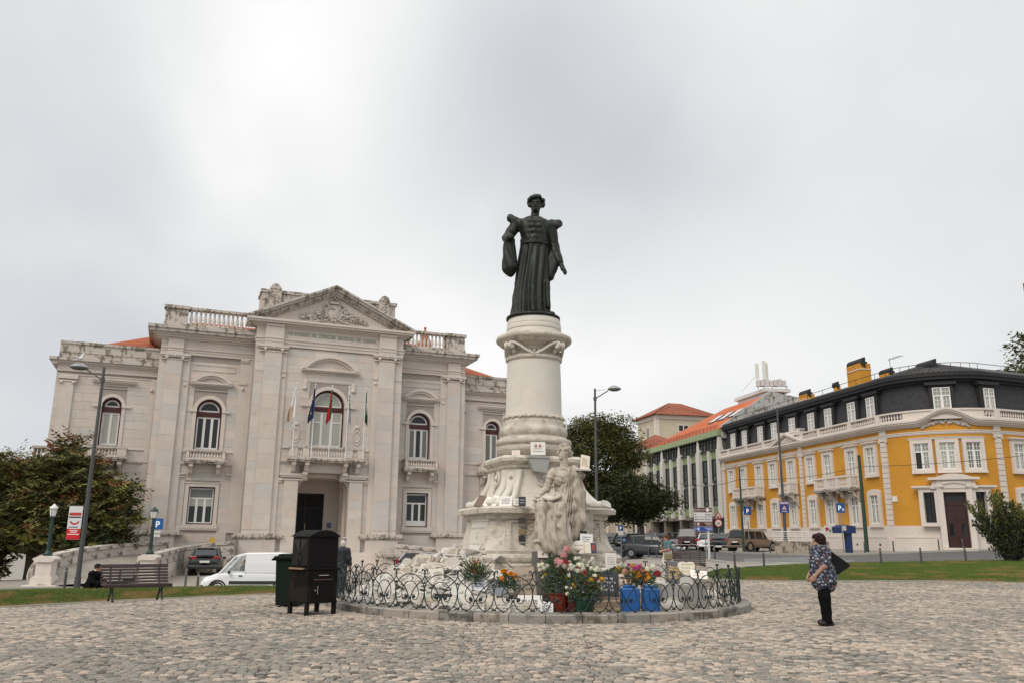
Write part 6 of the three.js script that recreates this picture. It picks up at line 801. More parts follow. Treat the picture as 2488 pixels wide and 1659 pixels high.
// ---------- seated marble woman ----------
{
const st = thing('marble_statue', 'weathered marble statue of a seated draped woman with a book on her lap', 'statue', [1.06, 1.19, -18.62], 0);
const tMb = tex(512, (u, v) => { const a = fbm(u * 5, v * 5, 6, 5, 451), b = fbm(u * 16, v * 10, 4, 16, 453), d = sstep(0.44, 0.68, 0.5 * a + 0.5 * b), s = fbm(u * 80, v * 80, 2, 80, 455); const k = (0.95 - 0.4 * d) * (0.9 + 0.2 * (s - 0.5)); return [k, k * 0.97, k * (0.93 - 0.03 * d)]; }, 0.75);
const mSt = std([0.56, 0.51, 0.44], 0.85, { map: tMb, bumpMap: tBumpN, bumpScale: 0.004 });
const f = [-0.90, 0.43], hd = headParts([0.12, 2.24, 0.04], 1.5, f);
// figure: head, neck, bodice, arms, feet
const caps = [...hd.caps, [0.13, 1.9, 0.0, 0.13, 2.1, 0.02, 0.095, 0.08], [-0.10, 1.77, 0.06, 0.36, 1.79, -0.06, 0.115, 0.13], [0.08, 1.68, 0.05, 0.16, 1.1, 0.0, 0.19, 0.22], [-0.02, 1.57, 0.19, 0.02, 1.55, 0.19, 0.09, 0.09], [0.16, 1.57, 0.17, 0.18, 1.56, 0.17, 0.09, 0.09],
[-0.15, 1.75, 0.08, -0.27, 1.42, 0.14, 0.095, 0.08], [-0.27, 1.42, 0.14, -0.43, 1.28, 0.34, 0.078, 0.052], [-0.42, 0.3, 0.5, -0.54, 0.27, 0.6, 0.065, 0.04], [0.3, 0.14, 0.5, 0.38, 0.12, 0.62, 0.065, 0.04],
...handCaps([-0.43, 1.27, 0.35], [-0.75, -0.55, 0.35], [-0.4, 0.8, 0.3], [0.4, 0, 0.9], 1.35, 0.7)];
const ells = [...hd.ells], R = rng(71); for (let i = 0; i < 40; i++) { const a = R() * 6.283, e = -0.2 + R() * 1.7; const dx = Math.cos(e) * Math.cos(a), dz = Math.cos(e) * Math.sin(a); if (dx * f[0] + dz * f[1] > 0.35) continue; ells.push([0.13 + 0.135 * dx, 2.27 + 0.13 * Math.sin(e), 0.03 + 0.135 * dz, 0.042, 0.036, 0.042]); } ells.push([0.25, 2.2, 0.0, 0.085, 0.085, 0.085]);
const fig = capsSD(caps, ells, 0.035);
mesh('figure', sdfGeo((x, y, z) => { let d = fig(x, y, z); if (y < 1.74 && x < 0.1) d -= 0.006 * Math.sin(y * 60 + x * 20); return d; }, [-0.72, -0.02, -0.36], [0.62, 2.5, 0.82], 120), mSt, st);
// gown over the legs, cloak over the shoulder and lap
const gown = capsSD([[0.18, 1.0, 0.0, -0.38, 1.0, 0.36, 0.2, 0.15], [-0.38, 1.0, 0.36, -0.42, 0.34, 0.46, 0.15, 0.13], [0.2, 0.98, 0.05, -0.02, 0.96, 0.48, 0.2, 0.17], [-0.02, 0.96, 0.48, 0.10, 0.28, 0.46, 0.17, 0.17], [-0.32, 0.7, 0.44, -0.28, 0.22, 0.46, 0.13, 0.15], [-0.14, 0.8, 0.46, -0.06, 0.18, 0.5, 0.14, 0.18], [0.04, 0.25, 0.5, 0.3, 0.08, 0.5, 0.15, 0.09], [-0.2, 0.16, 0.5, 0.02, 0.05, 0.56, 0.12, 0.09]], [], 0.06);
const cloak = capsSD([[0.36, 1.8, 0.02, 0.40, 1.35, 0.06, 0.13, 0.18], [0.40, 1.35, 0.06, 0.40, 0.75, 0.12, 0.18, 0.22], [0.40, 0.75, 0.12, 0.30, 0.42, 0.22, 0.2, 0.12], [0.32, 1.7, 0.14, -0.02, 1.25, 0.26, 0.075, 0.09], [0.34, 1.5, 0.16, 0.02, 1.12, 0.34, 0.09, 0.11], [0.3, 1.2, 0.2, -0.2, 1.06, 0.44, 0.12, 0.1], [0.25, 1.0, 0.3, -0.05, 0.85, 0.58, 0.13, 0.09], [0.2, 0.75, 0.36, 0.0, 0.6, 0.58, 0.13, 0.07], [0.34, 1.78, -0.04, 0.5, 1.72, 0.06, 0.12, 0.08]], [], 0.07);
mesh('drapery', sdfGeo((x, y, z) => { const fall = sstep(1.02, 0.8, y), sway = x * 0.95 - z * 0.4 - 0.10 * (1 - y) * sstep(0.6, 0.1, y), s1 = Math.sin(30 * sway + 1.2 * Math.sin(4 * y)), g = gown(x, y, z) - fall * (0.02 * s1 - 0.006 * s1 * s1 + 0.004 * Math.sin(81 * sway)) - (1 - fall) * 0.006 * Math.sin(40 * x + 20 * z); const w = sstep(0.12, 0.34, x), q = lerp(x * 0.62 + y * 0.72 + z * 0.2, x * 1.0 - z * 0.5 + 0.10 * y, w), s = Math.sin(28 * q + 0.8 * Math.sin(5 * y + 3 * x)), c = cloak(x, y, z) - 0.02 * s + 0.007 * s * s - 0.003 * Math.sin(77 * q); return smin(g, c, 0.03); }, [-0.72, -0.02, -0.38], [0.8, 2.02, 0.88], 140), mSt, st);
const bk = bag(); for (const s of [-1, 1]) bk.rbox(0.19, 0.05, 0.24, 0.012, s * 0.095, 0, 0, 0, 0, s * 0.25); bk.g.forEach((g) => g.applyMatrix4(M4(-0.16, 1.21, 0.46, 0.35, -0.5, 0))); bk.build('book', mMarbleD, st);
}

// ---------- kerb ring, fence ----------
const RAIL_R = 4.68, RINGY = 0.2;
const pRing = (a, r, y = 0) => [RC[0] + r * Math.sin(a), y, RC[1] + r * Math.cos(a)]; // a = 0 faces the camera
{
const t = thing('kerb_ring', 'round stone kerb carrying the iron fence', 'kerb', [RC[0], 0, RC[1]]), mats = [[0.36, 0.33, 0.29], [0.33, 0.31, 0.28], [0.39, 0.35, 0.3], [0.30, 0.28, 0.25]].map((c) => std(c, 0.9, { map: tCrust })), R = rng(81), n = 46;
for (let i = 0; i < n; i++) { const a0 = i / n * 6.2832 + 0.0012, a1 = (i + 1) / n * 6.2832 - 0.0012, pts = [[4.42, -0.15], [4.42, RINGY - 0.012], [4.43, RINGY], [4.90, RINGY - 0.004], [4.92, RINGY - 0.022], [4.92, -0.15], [4.42, -0.15]].map(([r, y]) => new THREE.Vector2(r, y + 0.004 * R() * (y > 0))); let g = clean(new THREE.LatheGeometry(pts, 5, a0, a1 - a0)); g.computeVertexNormals(); mesh('kerb_stone', boxUV(g), mats[Math.floor(R() * 4)], t); }
const g = new THREE.CircleGeometry(4.43, 80); g.rotateX(-Math.PI / 2); const tC = tex(512, (u, v) => { const n2 = 40, cx = u * n2 + 0.3 * (vnoise(u * n2, v * n2, n2, 3) - 0.5), cy = v * n2 + 0.3 * (vnoise(u * n2, v * n2, n2, 8) - 0.5), ix = Math.floor(cx), iy = Math.floor(cy), fx = cx - ix, fy = cy - iy, e = Math.min(fx, 1 - fx, fy, 1 - fy), k = sstep(0.04, 0.16, e), h = hash2(((ix % n2) + n2) % n2, ((iy % n2) + n2) % n2, 5), gr = sstep(0.55, 0.68, fbm(u * 9, v * 9, 4, 9, 12)); const m = (0.35 + 0.65 * k) * (0.7 + 0.3 * h); return [m * lerp(1, 0.45, gr * (1 - k * 0.6)), m * lerp(0.86, 0.5, gr * (1 - k * 0.6)), m * lerp(0.64, 0.2, gr)]; }, 0.4);
const o = mesh('inner_paving', boxUV(clean(g)), std([0.52, 0.47, 0.40], 0.92, { map: tC }), t); o.position.y = 0.1;
}
{
const mIron = std([0.018, 0.03, 0.03], 0.5, { metalness: 0.3 });
const t = thing('iron_fence', 'low dark green wrought iron fence of arches and scrolls round the monument', 'fence', [RC[0], RINGY, RC[1]]);
const s = 0.72 / 555, C = (x, y, z = 0) => [(x - 552) * s, (1275 - y) * s, z], T = (b, pts, r = 0.0105) => b.tube(pts.map((p) => C(...p)), r, 26, 6), mir = (pts) => pts.map(([x, y, z]) => [1104 - x, y, z]);
const A = [[552, 775], [470, 784], [375, 828], [306, 898], [276, 1000], [282, 1090], [315, 1190], [360, 1240], [412, 1258], [465, 1240], [515, 1185], [541, 1115]];
const Hh = [[275, 760], [280, 800], [320, 860], [420, 935], [490, 1010], [535, 1100]];
const I = [[552, 880], [490, 890], [430, 935], [395, 1000], [392, 1080], [425, 1138], [470, 1145], [500, 1118], [496, 1088], [470, 1080]];
const parts = { arch: bag(), heart_scroll: bag(), inner_scroll: bag(), finial: bag(), base_scroll: bag(), clamp: bag(), foot: bag() };
T(parts.arch, A); T(parts.arch, mir(A)); T(parts.heart_scroll, Hh.map((p) => [...p, 0.012])); parts.heart_scroll_002 = bag(); T(parts.heart_scroll_002, mir(Hh).map((p) => [...p, 0.012])); T(parts.inner_scroll, I.map((p) => [...p, -0.01]), 0.009); T(parts.inner_scroll, mir(I).map((p) => [...p, -0.01]), 0.009); for (const x of [474, 630]) parts.inner_scroll.sph(0.038, ...C(x, 1098), [1, 1, 0.5], 10);
const L = [[275, 800], [272, 745], [258, 712], [236, 704], [226, 720], [236, 735]]; T(parts.finial, L, 0.012); T(parts.finial, L.map(([x, y]) => [550 - x, y]), 0.012); parts.finial.sph(0.024, ...C(275, 895), 1, 8).sph(0.02, ...C(275, 760), [1, 1.6, 1], 8).sph(0.018, ...C(275, 1052), 1, 8);
const Bs = [[205, 1205], [235, 1212], [262, 1232], [258, 1252], [240, 1248]]; T(parts.base_scroll, Bs, 0.01); T(parts.base_scroll, Bs.map(([x, y]) => [550 - x, y]), 0.01); parts.base_scroll.sph(0.02, ...C(262, 1240), 1, 8).sph(0.02, ...C(288, 1240), 1, 8);
parts.clamp.rbox(0.05, 0.045, 0.04, 0.008, ...C(552, 1118)); for (const x of [412]) parts.foot.bx(C(x, 0)[0] - 0.016, C(x, 0)[0] + 0.016, -0.005, 0.03, -0.016, 0.016); parts.foot_002 = bag().bx(C(692, 0)[0] - 0.016, C(692, 0)[0] + 0.016, -0.005, 0.03, -0.016, 0.016);
const geos = Object.fromEntries(Object.entries(parts).map(([k, b]) => [k, b.geo()])), n = 41;
for (let i = 0; i < n; i++) for (const [k, g] of Object.entries(geos)) { const o = mesh(k.replace('_002', ''), g, mIron, t), a = (i + 0.18) / n * 6.2832; o.rotation.y = a; o.position.set(RAIL_R * Math.sin(a), 0, RAIL_R * Math.cos(a)); }
}
// in-ground lights
for (const [x, z, w] of [[-2.02, -15.0, 'left'], [2.51, -14.88, 'right']]) { const t = thing('ground_light', w === 'left' ? 'round frosted glass light set in the cobbles near the black cabinet' : 'round frosted glass light set in the cobbles before the blue cans', 'ground light', [x, 0.02, z]); bag().lathe([[0.2, 0], [0.2, 0.024], [0.15, 0.026], [0.15, 0]], 0, 0, 0, 28).build('rim', std([0.2, 0.2, 0.18], 0.5, { metalness: 0.7 }), t); bag().lathe([[0, 0.022], [0.15, 0.018]], 0, 0, 0, 28).build('lens', phys([0.36, 0.46, 0.48], 0.15), t); }
// ---------- thanks plaques ----------
const scribble = (seed, o = {}) => canvasTex(128, 96, (c, w, h) => { // engraved lines, not legible at this size
const R = rng(seed); c.fillStyle = o.bg ?? '#ece8e0'; c.fillRect(0, 0, w, h); c.strokeStyle = o.fg ?? '#77726a'; c.lineWidth = o.lw ?? 3; const n = o.n ?? 3 + Math.floor(R() * 3);
for (let i = 0; i < n; i++) { const y = h * (0.2 + 0.62 * (i + 0.5) / n), x0 = w * (0.12 + 0.1 * R()), x1 = w * (0.72 + 0.18 * R()); let x = x0; while (x < x1) { const l = 4 + 5 * R(); c.beginPath(); c.moveTo(x, y - 4); c.lineTo(x + l * 0.3, y + 4); c.lineTo(x + l * 0.7, y - 3 * R()); c.lineTo(x + l, y + 3); c.stroke(); x += l + (R() < 0.2 ? 9 : 3); } }
(o.ovals ?? []).forEach(([x, y, r]) => { c.fillStyle = '#7d3a30'; c.beginPath(); c.ellipse(x * w, y * h, r * w * 0.75, r * w, 0, 0, 7); c.fill(); c.fillStyle = '#c9a391'; c.beginPath(); c.ellipse(x * w, y * h, r * w * 0.4, r * w * 0.6, 0, 0, 7); c.fill(); });
});
const mScr = [1, 2, 3, 4, 5, 6, 7].map((s) => std([0.68, 0.66, 0.62], 0.65, { map: scribble(600 + s, { bg: ['#ece8e0', '#e2dccf', '#efece6', '#d6cdbd'][s % 4] }) })), mPl = [std([0.62, 0.59, 0.54], 0.7, { map: tStone }), std([0.50, 0.46, 0.40], 0.75, { map: tStone }), std([0.46, 0.40, 0.34], 0.8, { map: tMarbleDirty })];
function faceGeo(shape, d, w, h, bev = 0.004) { // slab whose front face carries uv 0..1
const g = clean(new THREE.ExtrudeGeometry(shape, { depth: d, bevelEnabled: true, bevelSize: bev, bevelThickness: bev, bevelSegments: 1, curveSegments: 10 })); g.translate(0, 0, -d / 2); const p = g.attributes.position, n = g.attributes.normal, uv = new Float32Array(p.count * 2);
for (let i = 0; i < p.count; i++) if (n.getZ(i) > 0.9) { uv[2 * i] = p.getX(i) / w + 0.5; uv[2 * i + 1] = p.getY(i) / h; } else { uv[2 * i] = 0.02; uv[2 * i + 1] = 0.02; } g.setAttribute('uv', new THREE.BufferAttribute(uv, 2)); return g;
}
const shp = { rect: (w, h) => { const s = new THREE.Shape(); s.moveTo(-w / 2, 0); s.lineTo(w / 2, 0); s.lineTo(w / 2, h); s.lineTo(-w / 2, h); return s; }, arch: (w, h) => { const s = new THREE.Shape(); s.moveTo(-w / 2, 0); s.lineTo(w / 2, 0); s.lineTo(w / 2, h * 0.6); s.quadraticCurveTo(w / 2, h, 0, h); s.quadraticCurveTo(-w / 2, h, -w / 2, h * 0.6); return s; }, heart: (w, h) => { const s = new THREE.Shape(); s.moveTo(0, 0); s.bezierCurveTo(w * 0.75, h * 0.4, w * 0.6, h * 1.05, 0, h * 0.78); s.bezierCurveTo(-w * 0.6, h * 1.05, -w * 0.75, h * 0.4, 0, 0); return s; }, oval: (w, h) => { const s = new THREE.Shape(); s.absellipse(0, h / 2, w / 2, h / 2, 0, 6.2832); return s; }, broken: (w, h) => { const s = new THREE.Shape(); s.moveTo(-w / 2, 0); s.lineTo(w / 2, 0); s.lineTo(w * 0.46, h * 0.72); s.lineTo(w * 0.1, h); s.lineTo(-w / 2, h * 0.9); return s; } };
{
const R = rng(901), variants = []; for (const [k, w, h, d] of [['rect', 0.26, 0.19, 0.028], ['rect', 0.32, 0.23, 0.03], ['rect', 0.2, 0.26, 0.026], ['arch', 0.26, 0.24, 0.03], ['heart', 0.26, 0.26, 0.03], ['oval', 0.24, 0.18, 0.03], ['broken', 0.27, 0.21, 0.03], ['rect', 0.22, 0.16, 0.02], ['rect', 0.36, 0.26, 0.03]]) variants.push(faceGeo(shp[k](w, h), d, w, h));
// heap height: a bank against the left of the pedestal, a lower one on the right
const heap = (x, z) => { const dx = x - MC[0], dz = z - MC[1], r = Math.hypot(dx, dz), a = Math.atan2(dx, dz) / RAD; const left = sstep(8, -28, a) * sstep(-165, -120, a), right = sstep(46, 62, a) * sstep(140, 110, a); return left * (1.35 * Math.pow(clamp((4.4 - r) / 2.7), 0.85)) + right * 0.62 * Math.pow(clamp((4.35 - r) / 2.1), 0.7); };
{ // rubble core of the heap so that no gaps show
const pos = [], n = 90, st = 9 / n; const g = new THREE.PlaneGeometry(9, 9, n, n); g.rotateX(-Math.PI / 2); const p = g.attributes.position; for (let i = 0; i < p.count; i++) { const x = p.getX(i) + MC[0], z = p.getZ(i) + MC[1], hh = heap(x, z); p.setY(i, hh > 0.02 ? 0.1 + hh * 0.86 + 0.05 * (fbm(x * 7, z * 7, 2, 0, 3) - 0.5) : -0.05); } g.translate(MC[0], 0, MC[1]); g.computeVertexNormals(); const o = tag(mesh('marble_rubble', g, std([0.34, 0.3, 0.26], 0.9, { map: tGrain })), 'bank of broken marble pieces under the plaques', 'rubble', null, 'stuff');
const b = bag(); for (let i = 0; i < 1500; i++) { const a = -170 * RAD + R() * 315 * RAD, r = 1.75 + 2.55 * Math.sqrt(R()), x = MC[0] + r * Math.sin(a), z = MC[1] + r * Math.cos(a), hh = heap(x, z), e = [R(), R(), R(), R()]; if (hh < 0.06) continue; b.box(0.1 + 0.18 * e[0], 0.025 + 0.012 * e[1], 0.08 + 0.14 * e[2], x, 0.12 + hh * 0.95, z, 1.8 * (e[3] - 0.35), e[0] * 6, 0.9 * (e[1] - 0.5)); } const q = b.build('marble_rubble', mPl[0]); tag(q, 'loose white marble slabs and fragments filling the heap', 'rubble', null, 'stuff');
}
let n = 0, tries = 0; const front = []; let first = null;
while (n < 262 && tries++ < 9000) {
const a = (-112 + R() * 222) * RAD, r = 1.85 + 2.45 * Math.sqrt(R()), x = MC[0] + r * Math.sin(a), z = MC[1] + r * Math.cos(a), hh = heap(x, z), e = [R(), R(), R(), R(), R(), R()]; if (hh < 0.0 + 0.02 || Math.abs(a / RAD - 24) < 17) continue;
const v = Math.floor(e[0] * variants.length), mat = e[1] < 0.52 ? mScr[Math.floor(e[2] * 7)] : mPl[Math.floor(e[2] * 2.4)]; const o = new THREE.Mesh(variants[v], mat); o.name = numbered('marble_plaque'); o.castShadow = o.receiveShadow = true; scene.add(o);
const lean = e[3] < 0.75 ? -0.25 - 0.75 * e[4] : -1.2 - 0.3 * e[4]; o.rotation.order = 'YXZ'; o.rotation.set(lean, a * 0.6 + 0.9 * (e[5] - 0.5), 0.7 * (R() - 0.5)); o.position.set(x, 0.08 + hh * 0.98, z); o.scale.setScalar(0.75 + 0.55 * R());
const nm = ['small oblong', 'large oblong', 'tall', 'round-topped', 'heart-shaped', 'oval', 'broken', 'thin little', 'broad'][v];
tag(o, `${nm} ${e[1] < 0.52 ? 'white marble plaque with engraved lines' : 'bare pale marble plaque'} ${hh < 0.3 ? 'at the foot of' : hh < 0.75 ? 'halfway up' : 'near the top of'} the ${x < 1 ? 'left' : 'right'} heap`, 'plaque', 'marble plaques heaped round the monument'); n++;
}
// rows of upright plaques just behind the fence
const ORD = 'first second third fourth fifth sixth seventh eighth ninth tenth eleventh twelfth thirteenth fourteenth fifteenth sixteenth seventeenth'.split(' '), row = (a0, a1, k, rr, jit, w2) => { for (let i = 0; i < k; i++) { const a = lerp(a0, a1, (i + 0.5) / k) * RAD, e = [R(), R(), R(), R()], w = 0.24 + 0.16 * e[0], h = 0.2 + 0.16 * e[1]; const o = mesh('upright_plaque', faceGeo(shp[e[3] < 0.75 ? 'rect' : 'arch'](w, h), 0.03, w, h), mScr[Math.floor(e[2] * 7)]); o.rotation.order = 'YXZ'; o.rotation.set(-0.18 - 0.3 * R(), a + 0.5 * (R() - 0.5), 0.2 * (R() - 0.5)); const p = pRing(a, rr + jit * (R() - 0.5), 0.1); o.position.set(...p); tag(o, `upright white plaque, ${ORD[i]} from the left, ${w2}`, 'plaque', 'upright plaques behind the fence'); } };
row(-62, -2, 17, 4.25, 0.12, 'front row left of the flowers'); row(-60, 3, 15, 4.0, 0.14, 'second row left of the flowers'); row(38, 76, 10, 4.2, 0.14, 'front row right of the blue cans'); row(44, 84, 8, 3.9, 0.2, 'second row right of the blue cans');
}
const special = (label, px, w, h, d, tilt, yaw, roll, mat, shape = 'rect', name = 'plaque', cat = 'plaque') => { const o = mesh(name, faceGeo(shp[shape](w, h), d, w, h), mat); o.rotation.order = 'YXZ'; o.rotation.set(tilt, yaw, roll); o.position.set(...px); return tag(o, label, cat); };
const mk = (seed, bg, fg, n, ovals) => phys([0.95, 0.95, 0.95], 0.4, { map: scribble(seed, { bg, fg, n, ovals }) });
special('white plaque with two oval portraits leaning on the column base', [0.64, 3.442, -19.50], 0.34, 0.30, 0.03, -0.12, 0.1, 0.02, mk(701, '#e9e5dc', '#8a857c', 3, [[0.35, 0.3, 0.11], [0.64, 0.3, 0.11]]));
special('small white tile with an orange and pink picture on the column base', [0.12, 3.452, -19.67], 0.19, 0.11, 0.02, -0.1, -0.1, 0.03, mk(702, '#e8ddd6', '#c98a5a', 2));
special('white engraved plaque on the pedestal ledge, left of the round one', [-0.11, 2.242, -18.91], 0.29, 0.21, 0.03, -0.16, -0.2, 0, mk(703, '#efece5', '#6d6d6d', 4));
special('tilted white plaque with grey lettering on the pedestal ledge by the statue hand', [0.18, 2.242, -18.79], 0.25, 0.15, 0.03, -0.3, 0.1, -0.12, mk(704, '#e6e3dc', '#777777', 4));
special('brown stone plaque leaning on the left corner of the pedestal ledge', [-0.75, 2.242, -19.39], 0.22, 0.28, 0.03, -0.5, -0.5, -0.25, std([0.17, 0.115, 0.085], 0.6));
special('narrow white plaque leaning beside the brown one', [-0.58, 2.242, -19.27], 0.14, 0.24, 0.025, -0.5, -0.35, -0.3, mk(705, '#ebe7df', '#8a8a80', 4));
special('narrow white plaque leaning against the clawed console', [-0.40, 2.242, -19.15], 0.13, 0.27, 0.025, -0.5, -0.3, -0.2, mk(706, '#e6e2da', '#8a8a80', 5));
special('framed black and white photograph behind the round plaque on the ledge', [0.26, 2.242, -18.75], 0.15, 0.2, 0.02, -0.25, 0, 0, mk(707, '#1d1d1f', '#c9c9c9', 2));
special('round white plaque at the left of the marble woman', [0.42, 2.242, -18.59], 0.24, 0.24, 0.03, -0.2, 0.2, 0, mk(708, '#ece8de', '#b0aaa0', 3), 'oval');
special('round white plaque at the right of the marble woman', [1.72, 2.242, -18.92], 0.26, 0.24, 0.03, -0.3, 0.2, 0, mk(709, '#ebe6dc', '#b5aea2', 3), 'oval');
special('white slab balanced on the right corner of the pedestal ledge', [2.18, 2.242, -19.17], 0.22, 0.16, 0.05, -0.5, 0.5, -0.3, mPl[0], 'broken');
special('pale slab lying on the right of the pedestal ledge', [1.97, 2.242, -19.07], 0.34, 0.2, 0.04, -1.3, 0.4, 0, mPl[1]);
special('open white book plaque standing at the shoulder of the marble woman', [1.64, 3.036, -18.55], 0.2, 0.34, 0.03, -0.3, 0.3, -0.2, mk(710, '#e2d9c8', '#a08d70', 5));
special('white slab lying level on the shoulder of the marble woman', [1.60, 3.016, -18.40], 0.34, 0.14, 0.03, -1.4, 0.2, -0.15, mPl[0]);
special('white plaque with black backing on the right side of the seat', [1.64, 1.418, -18.35], 0.28, 0.22, 0.03, -0.15, 0.28, -0.06, mk(711, '#e9e9e6', '#444444', 3));
special('black panel behind the white plaque on the right side of the seat', [1.55, 1.438, -18.41], 0.26, 0.26, 0.02, -0.15, 0.28, 0.03, mBlack);
special('round white plaque with a medallion at the right of the seat', [1.47, 1.226, -18.25], 0.25, 0.27, 0.03, -0.18, 0.28, 0, mk(712, '#eae5da', '#9a948a', 2), 'arch');
special('white plaque with a blue and red picture at the right of the seat', [1.73, 1.236, -18.27], 0.26, 0.22, 0.03, -0.18, 0.28, 0, phys([1, 1, 1], 0.4, { map: canvasTex(64, 48, (c, w, h) => { c.fillStyle = '#e5ddcc'; c.fillRect(0, 0, w, h); c.fillStyle = '#3a3f58'; c.fillRect(w * 0.5, 0, w * 0.5, h); c.fillStyle = '#a0493c'; c.fillRect(w * 0.62, h * 0.15, w * 0.25, h * 0.6); }) }));
special('tall grey slab with red oval portraits in front of the seat', [0.67, 0.404, -18.17], 0.4, 0.86, 0.05, -0.06, 0.1, 0, mk(713, '#6a6862', '#5c5a55', 1, [[0.5, 0.22, 0.08], [0.35, 0.42, 0.075], [0.66, 0.42, 0.075], [0.5, 0.62, 0.07]]));
special('sand coloured slab with dark lettering, tilted to the left behind the fence', [0.33, 0.40, -17.15], 0.42, 0.58, 0.05, -0.28, -0.05, 0.12, mk(714, '#a0917e', '#4c4338', 4));
special('dark grey slab with white lettering right of the flowers', [1.98, 0.42, -17.35], 0.42, 0.48, 0.04, -0.2, 0.05, -0.04, mk(715, '#3c3d40', '#c8c8c8', 4));
special('grey glass frame leaning on the pedestal behind the white flowers', [1.36, 0.602, -18.10], 0.32, 0.62, 0.03, -0.2, -0.3, 0.05, mk(716, '#8b8e88', '#a9aaa4', 3));
special('white plaque with faint writing on the right foot of the pedestal', [2.16, 0.938, -18.30], 0.24, 0.3, 0.03, -0.15, 0.2, 0, mk(717, '#dedad2', '#9a958d', 4));
special('small white sign with two black lines below the writing plaque', [2.00, 0.806, -18.10], 0.2, 0.13, 0.02, -0.1, 0.1, 0, mk(718, '#ecebe8', '#222222', 2));
special('black slab with gold lettering behind the fence on the left', [-1.33, 0.10, -16.95], 0.36, 0.36, 0.04, -0.2, -0.35, 0, mk(719, '#15130f', '#b98d35', 5));
special('dark slab with silver lettering below the orange gerberas', [-0.25, 0.55, -17.35], 0.3, 0.16, 0.03, -0.5, -0.1, 0.1, mk(720, '#2a2a2c', '#9d9d9d', 3));
special('grey slab with gold lettering at the back right of the heap', [3.42, 0.66, -17.95], 0.32, 0.44, 0.04, -0.35, -0.1, -0.12, mk(721, '#565656', '#c2a04a', 5));
special('white heart shaped plaque on a stem at the back right', [3.67, 0.80, -17.8], 0.34, 0.34, 0.06, -0.1, 0.05, 0, mk(722, '#ece3d0', '#b3a891', 3), 'heart');
special('white ribbon shaped base under the heart plaque', [3.66, 0.64, -17.8], 0.26, 0.17, 0.06, -0.05, 0.05, 0, mPl[0], 'broken');
special('open marble book lying on the stone box at the right', [3.84, 0.76, -17.4], 0.34, 0.2, 0.04, -0.7, 0.1, -0.1, mk(723, '#ece6dd', '#a46a5a', 2));
special('pale pink slab with dark red lettering at the right of the heap', [2.50, 0.55, -17.65], 0.5, 0.3, 0.04, -0.35, 0.0, 0.02, mk(724, '#cdb8a8', '#6a3328', 3));
special('large white plaque with a long inscription and a small portrait, front row', [0.39, 0.10, -16.55], 0.46, 0.37, 0.035, -0.2, 0.02, 0, mk(725, '#f0eeea', '#5d6266', 5));
special('white plaque with blue scribbles below the orange gerberas', [-0.62, 0.52, -17.1], 0.3, 0.27, 0.03, -0.35, -0.05, -0.1, mk(726, '#e9eaec', '#5a66a6', 3));
special('small white plaque with bold lettering, right end of the front row', [0.70, 0.10, -16.5], 0.24, 0.26, 0.03, -0.25, 0.05, -0.05, mk(727, '#efeeeb', '#3f4347', 6));
special('tall pale slab leaning on the left corner of the pedestal', [-0.34, 1.003, -18.90], 0.22, 0.5, 0.04, -0.25, -0.3, -0.2, mPl[0]);
special('grey stone shield lying in the front of the heap', [-0.2, 0.42, -16.85], 0.34, 0.22, 0.05, -0.5, 0, 0.1, std([0.2, 0.215, 0.23], 0.7, { map: tStone }), 'heart');
{ const R = rng(41); // small votive tiles fixed on the stele strip left of the seat
[[0.44, '#4a4742'], [0.36, '#77736a'], [0.2, '#8a7a54'], [0.06, '#2c2f38'], [-0.1, '#3b4148']].forEach(([dy, c], i) => special(['black framed tile, topmost on the strip left of the seat', 'grey tile second from the top on the strip left of the seat', 'ochre tile in the middle of the strip left of the seat', 'dark photograph tile below the ochre one', 'slate grey tile, lowest on the strip left of the seat'][i], [0.26, 1.42 + dy * 1.02, -18.94], 0.14, 0.11, 0.015, -0.15, 0.2, 0, std(c, 0.6), 'rect', 'votive_tile', 'tile'));
special('white tile with a red oval portrait under the foot of the marble woman', [0.70, 1.14, -18.15], 0.22, 0.15, 0.02, -0.1, 0.1, 0, mk(731, '#e9e4da', '#e9e4da', 1, [[0.5, 0.5, 0.16]]), 'rect', 'votive_tile', 'tile');
}
{ const t = thing('stone_box', 'grey polished stone box under the heart and book plaques', 'stone box', [3.55, 0.1, -17.75], 0.1); bag().rbox(0.95, 0.55, 0.4, 0.015, 0, 0.275, 0).build('block', std([0.40, 0.385, 0.36], 0.5, { map: tStone }), t); bag().rbox(0.4, 0.5, 0.05, 0.01, 0.12, 0.27, 0.21).build('front_slab', std([0.34, 0.32, 0.30], 0.45, { map: tStone }), t);
const o = thing('stone_obelisk', 'small stone obelisk beside the heart plaque', 'obelisk', [3.98, 0.64, -17.85], 0.3); bag().ext([[-0.14, 0], [0.2, 0], [0.03, 0.36], [-0.09, 0.38]], 0.16, M4(0, 0, -0.08)).build('shaft', std([0.45, 0.4, 0.33], 0.7, { map: tStone }), o); bag().bx(-0.16, 0.22, -0.03, 0.0, -0.1, 0.1).build('base', mPl[1], o);
const r = tag(mesh('rough_stone', (() => { const g = new THREE.IcosahedronGeometry(0.5, 4), p = g.attributes.position; for (let i = 0; i < p.count; i++) { const k = 0.8 + 0.45 * fbm(p.getX(i) * 3 + 5, p.getY(i) * 3 + p.getZ(i) * 2, 3, 0, 4); p.setXYZ(i, p.getX(i) * k * 0.75, p.getY(i) * k * 0.42, p.getZ(i) * k * 0.5); } g.computeVertexNormals(); return boxUV(clean(g)); })(), mPl[1]), 'rough pale boulder in the middle of the right heap', 'boulder'); r.position.set(3.2, 0.2, -17.2); r.scale.setScalar(0.75); }
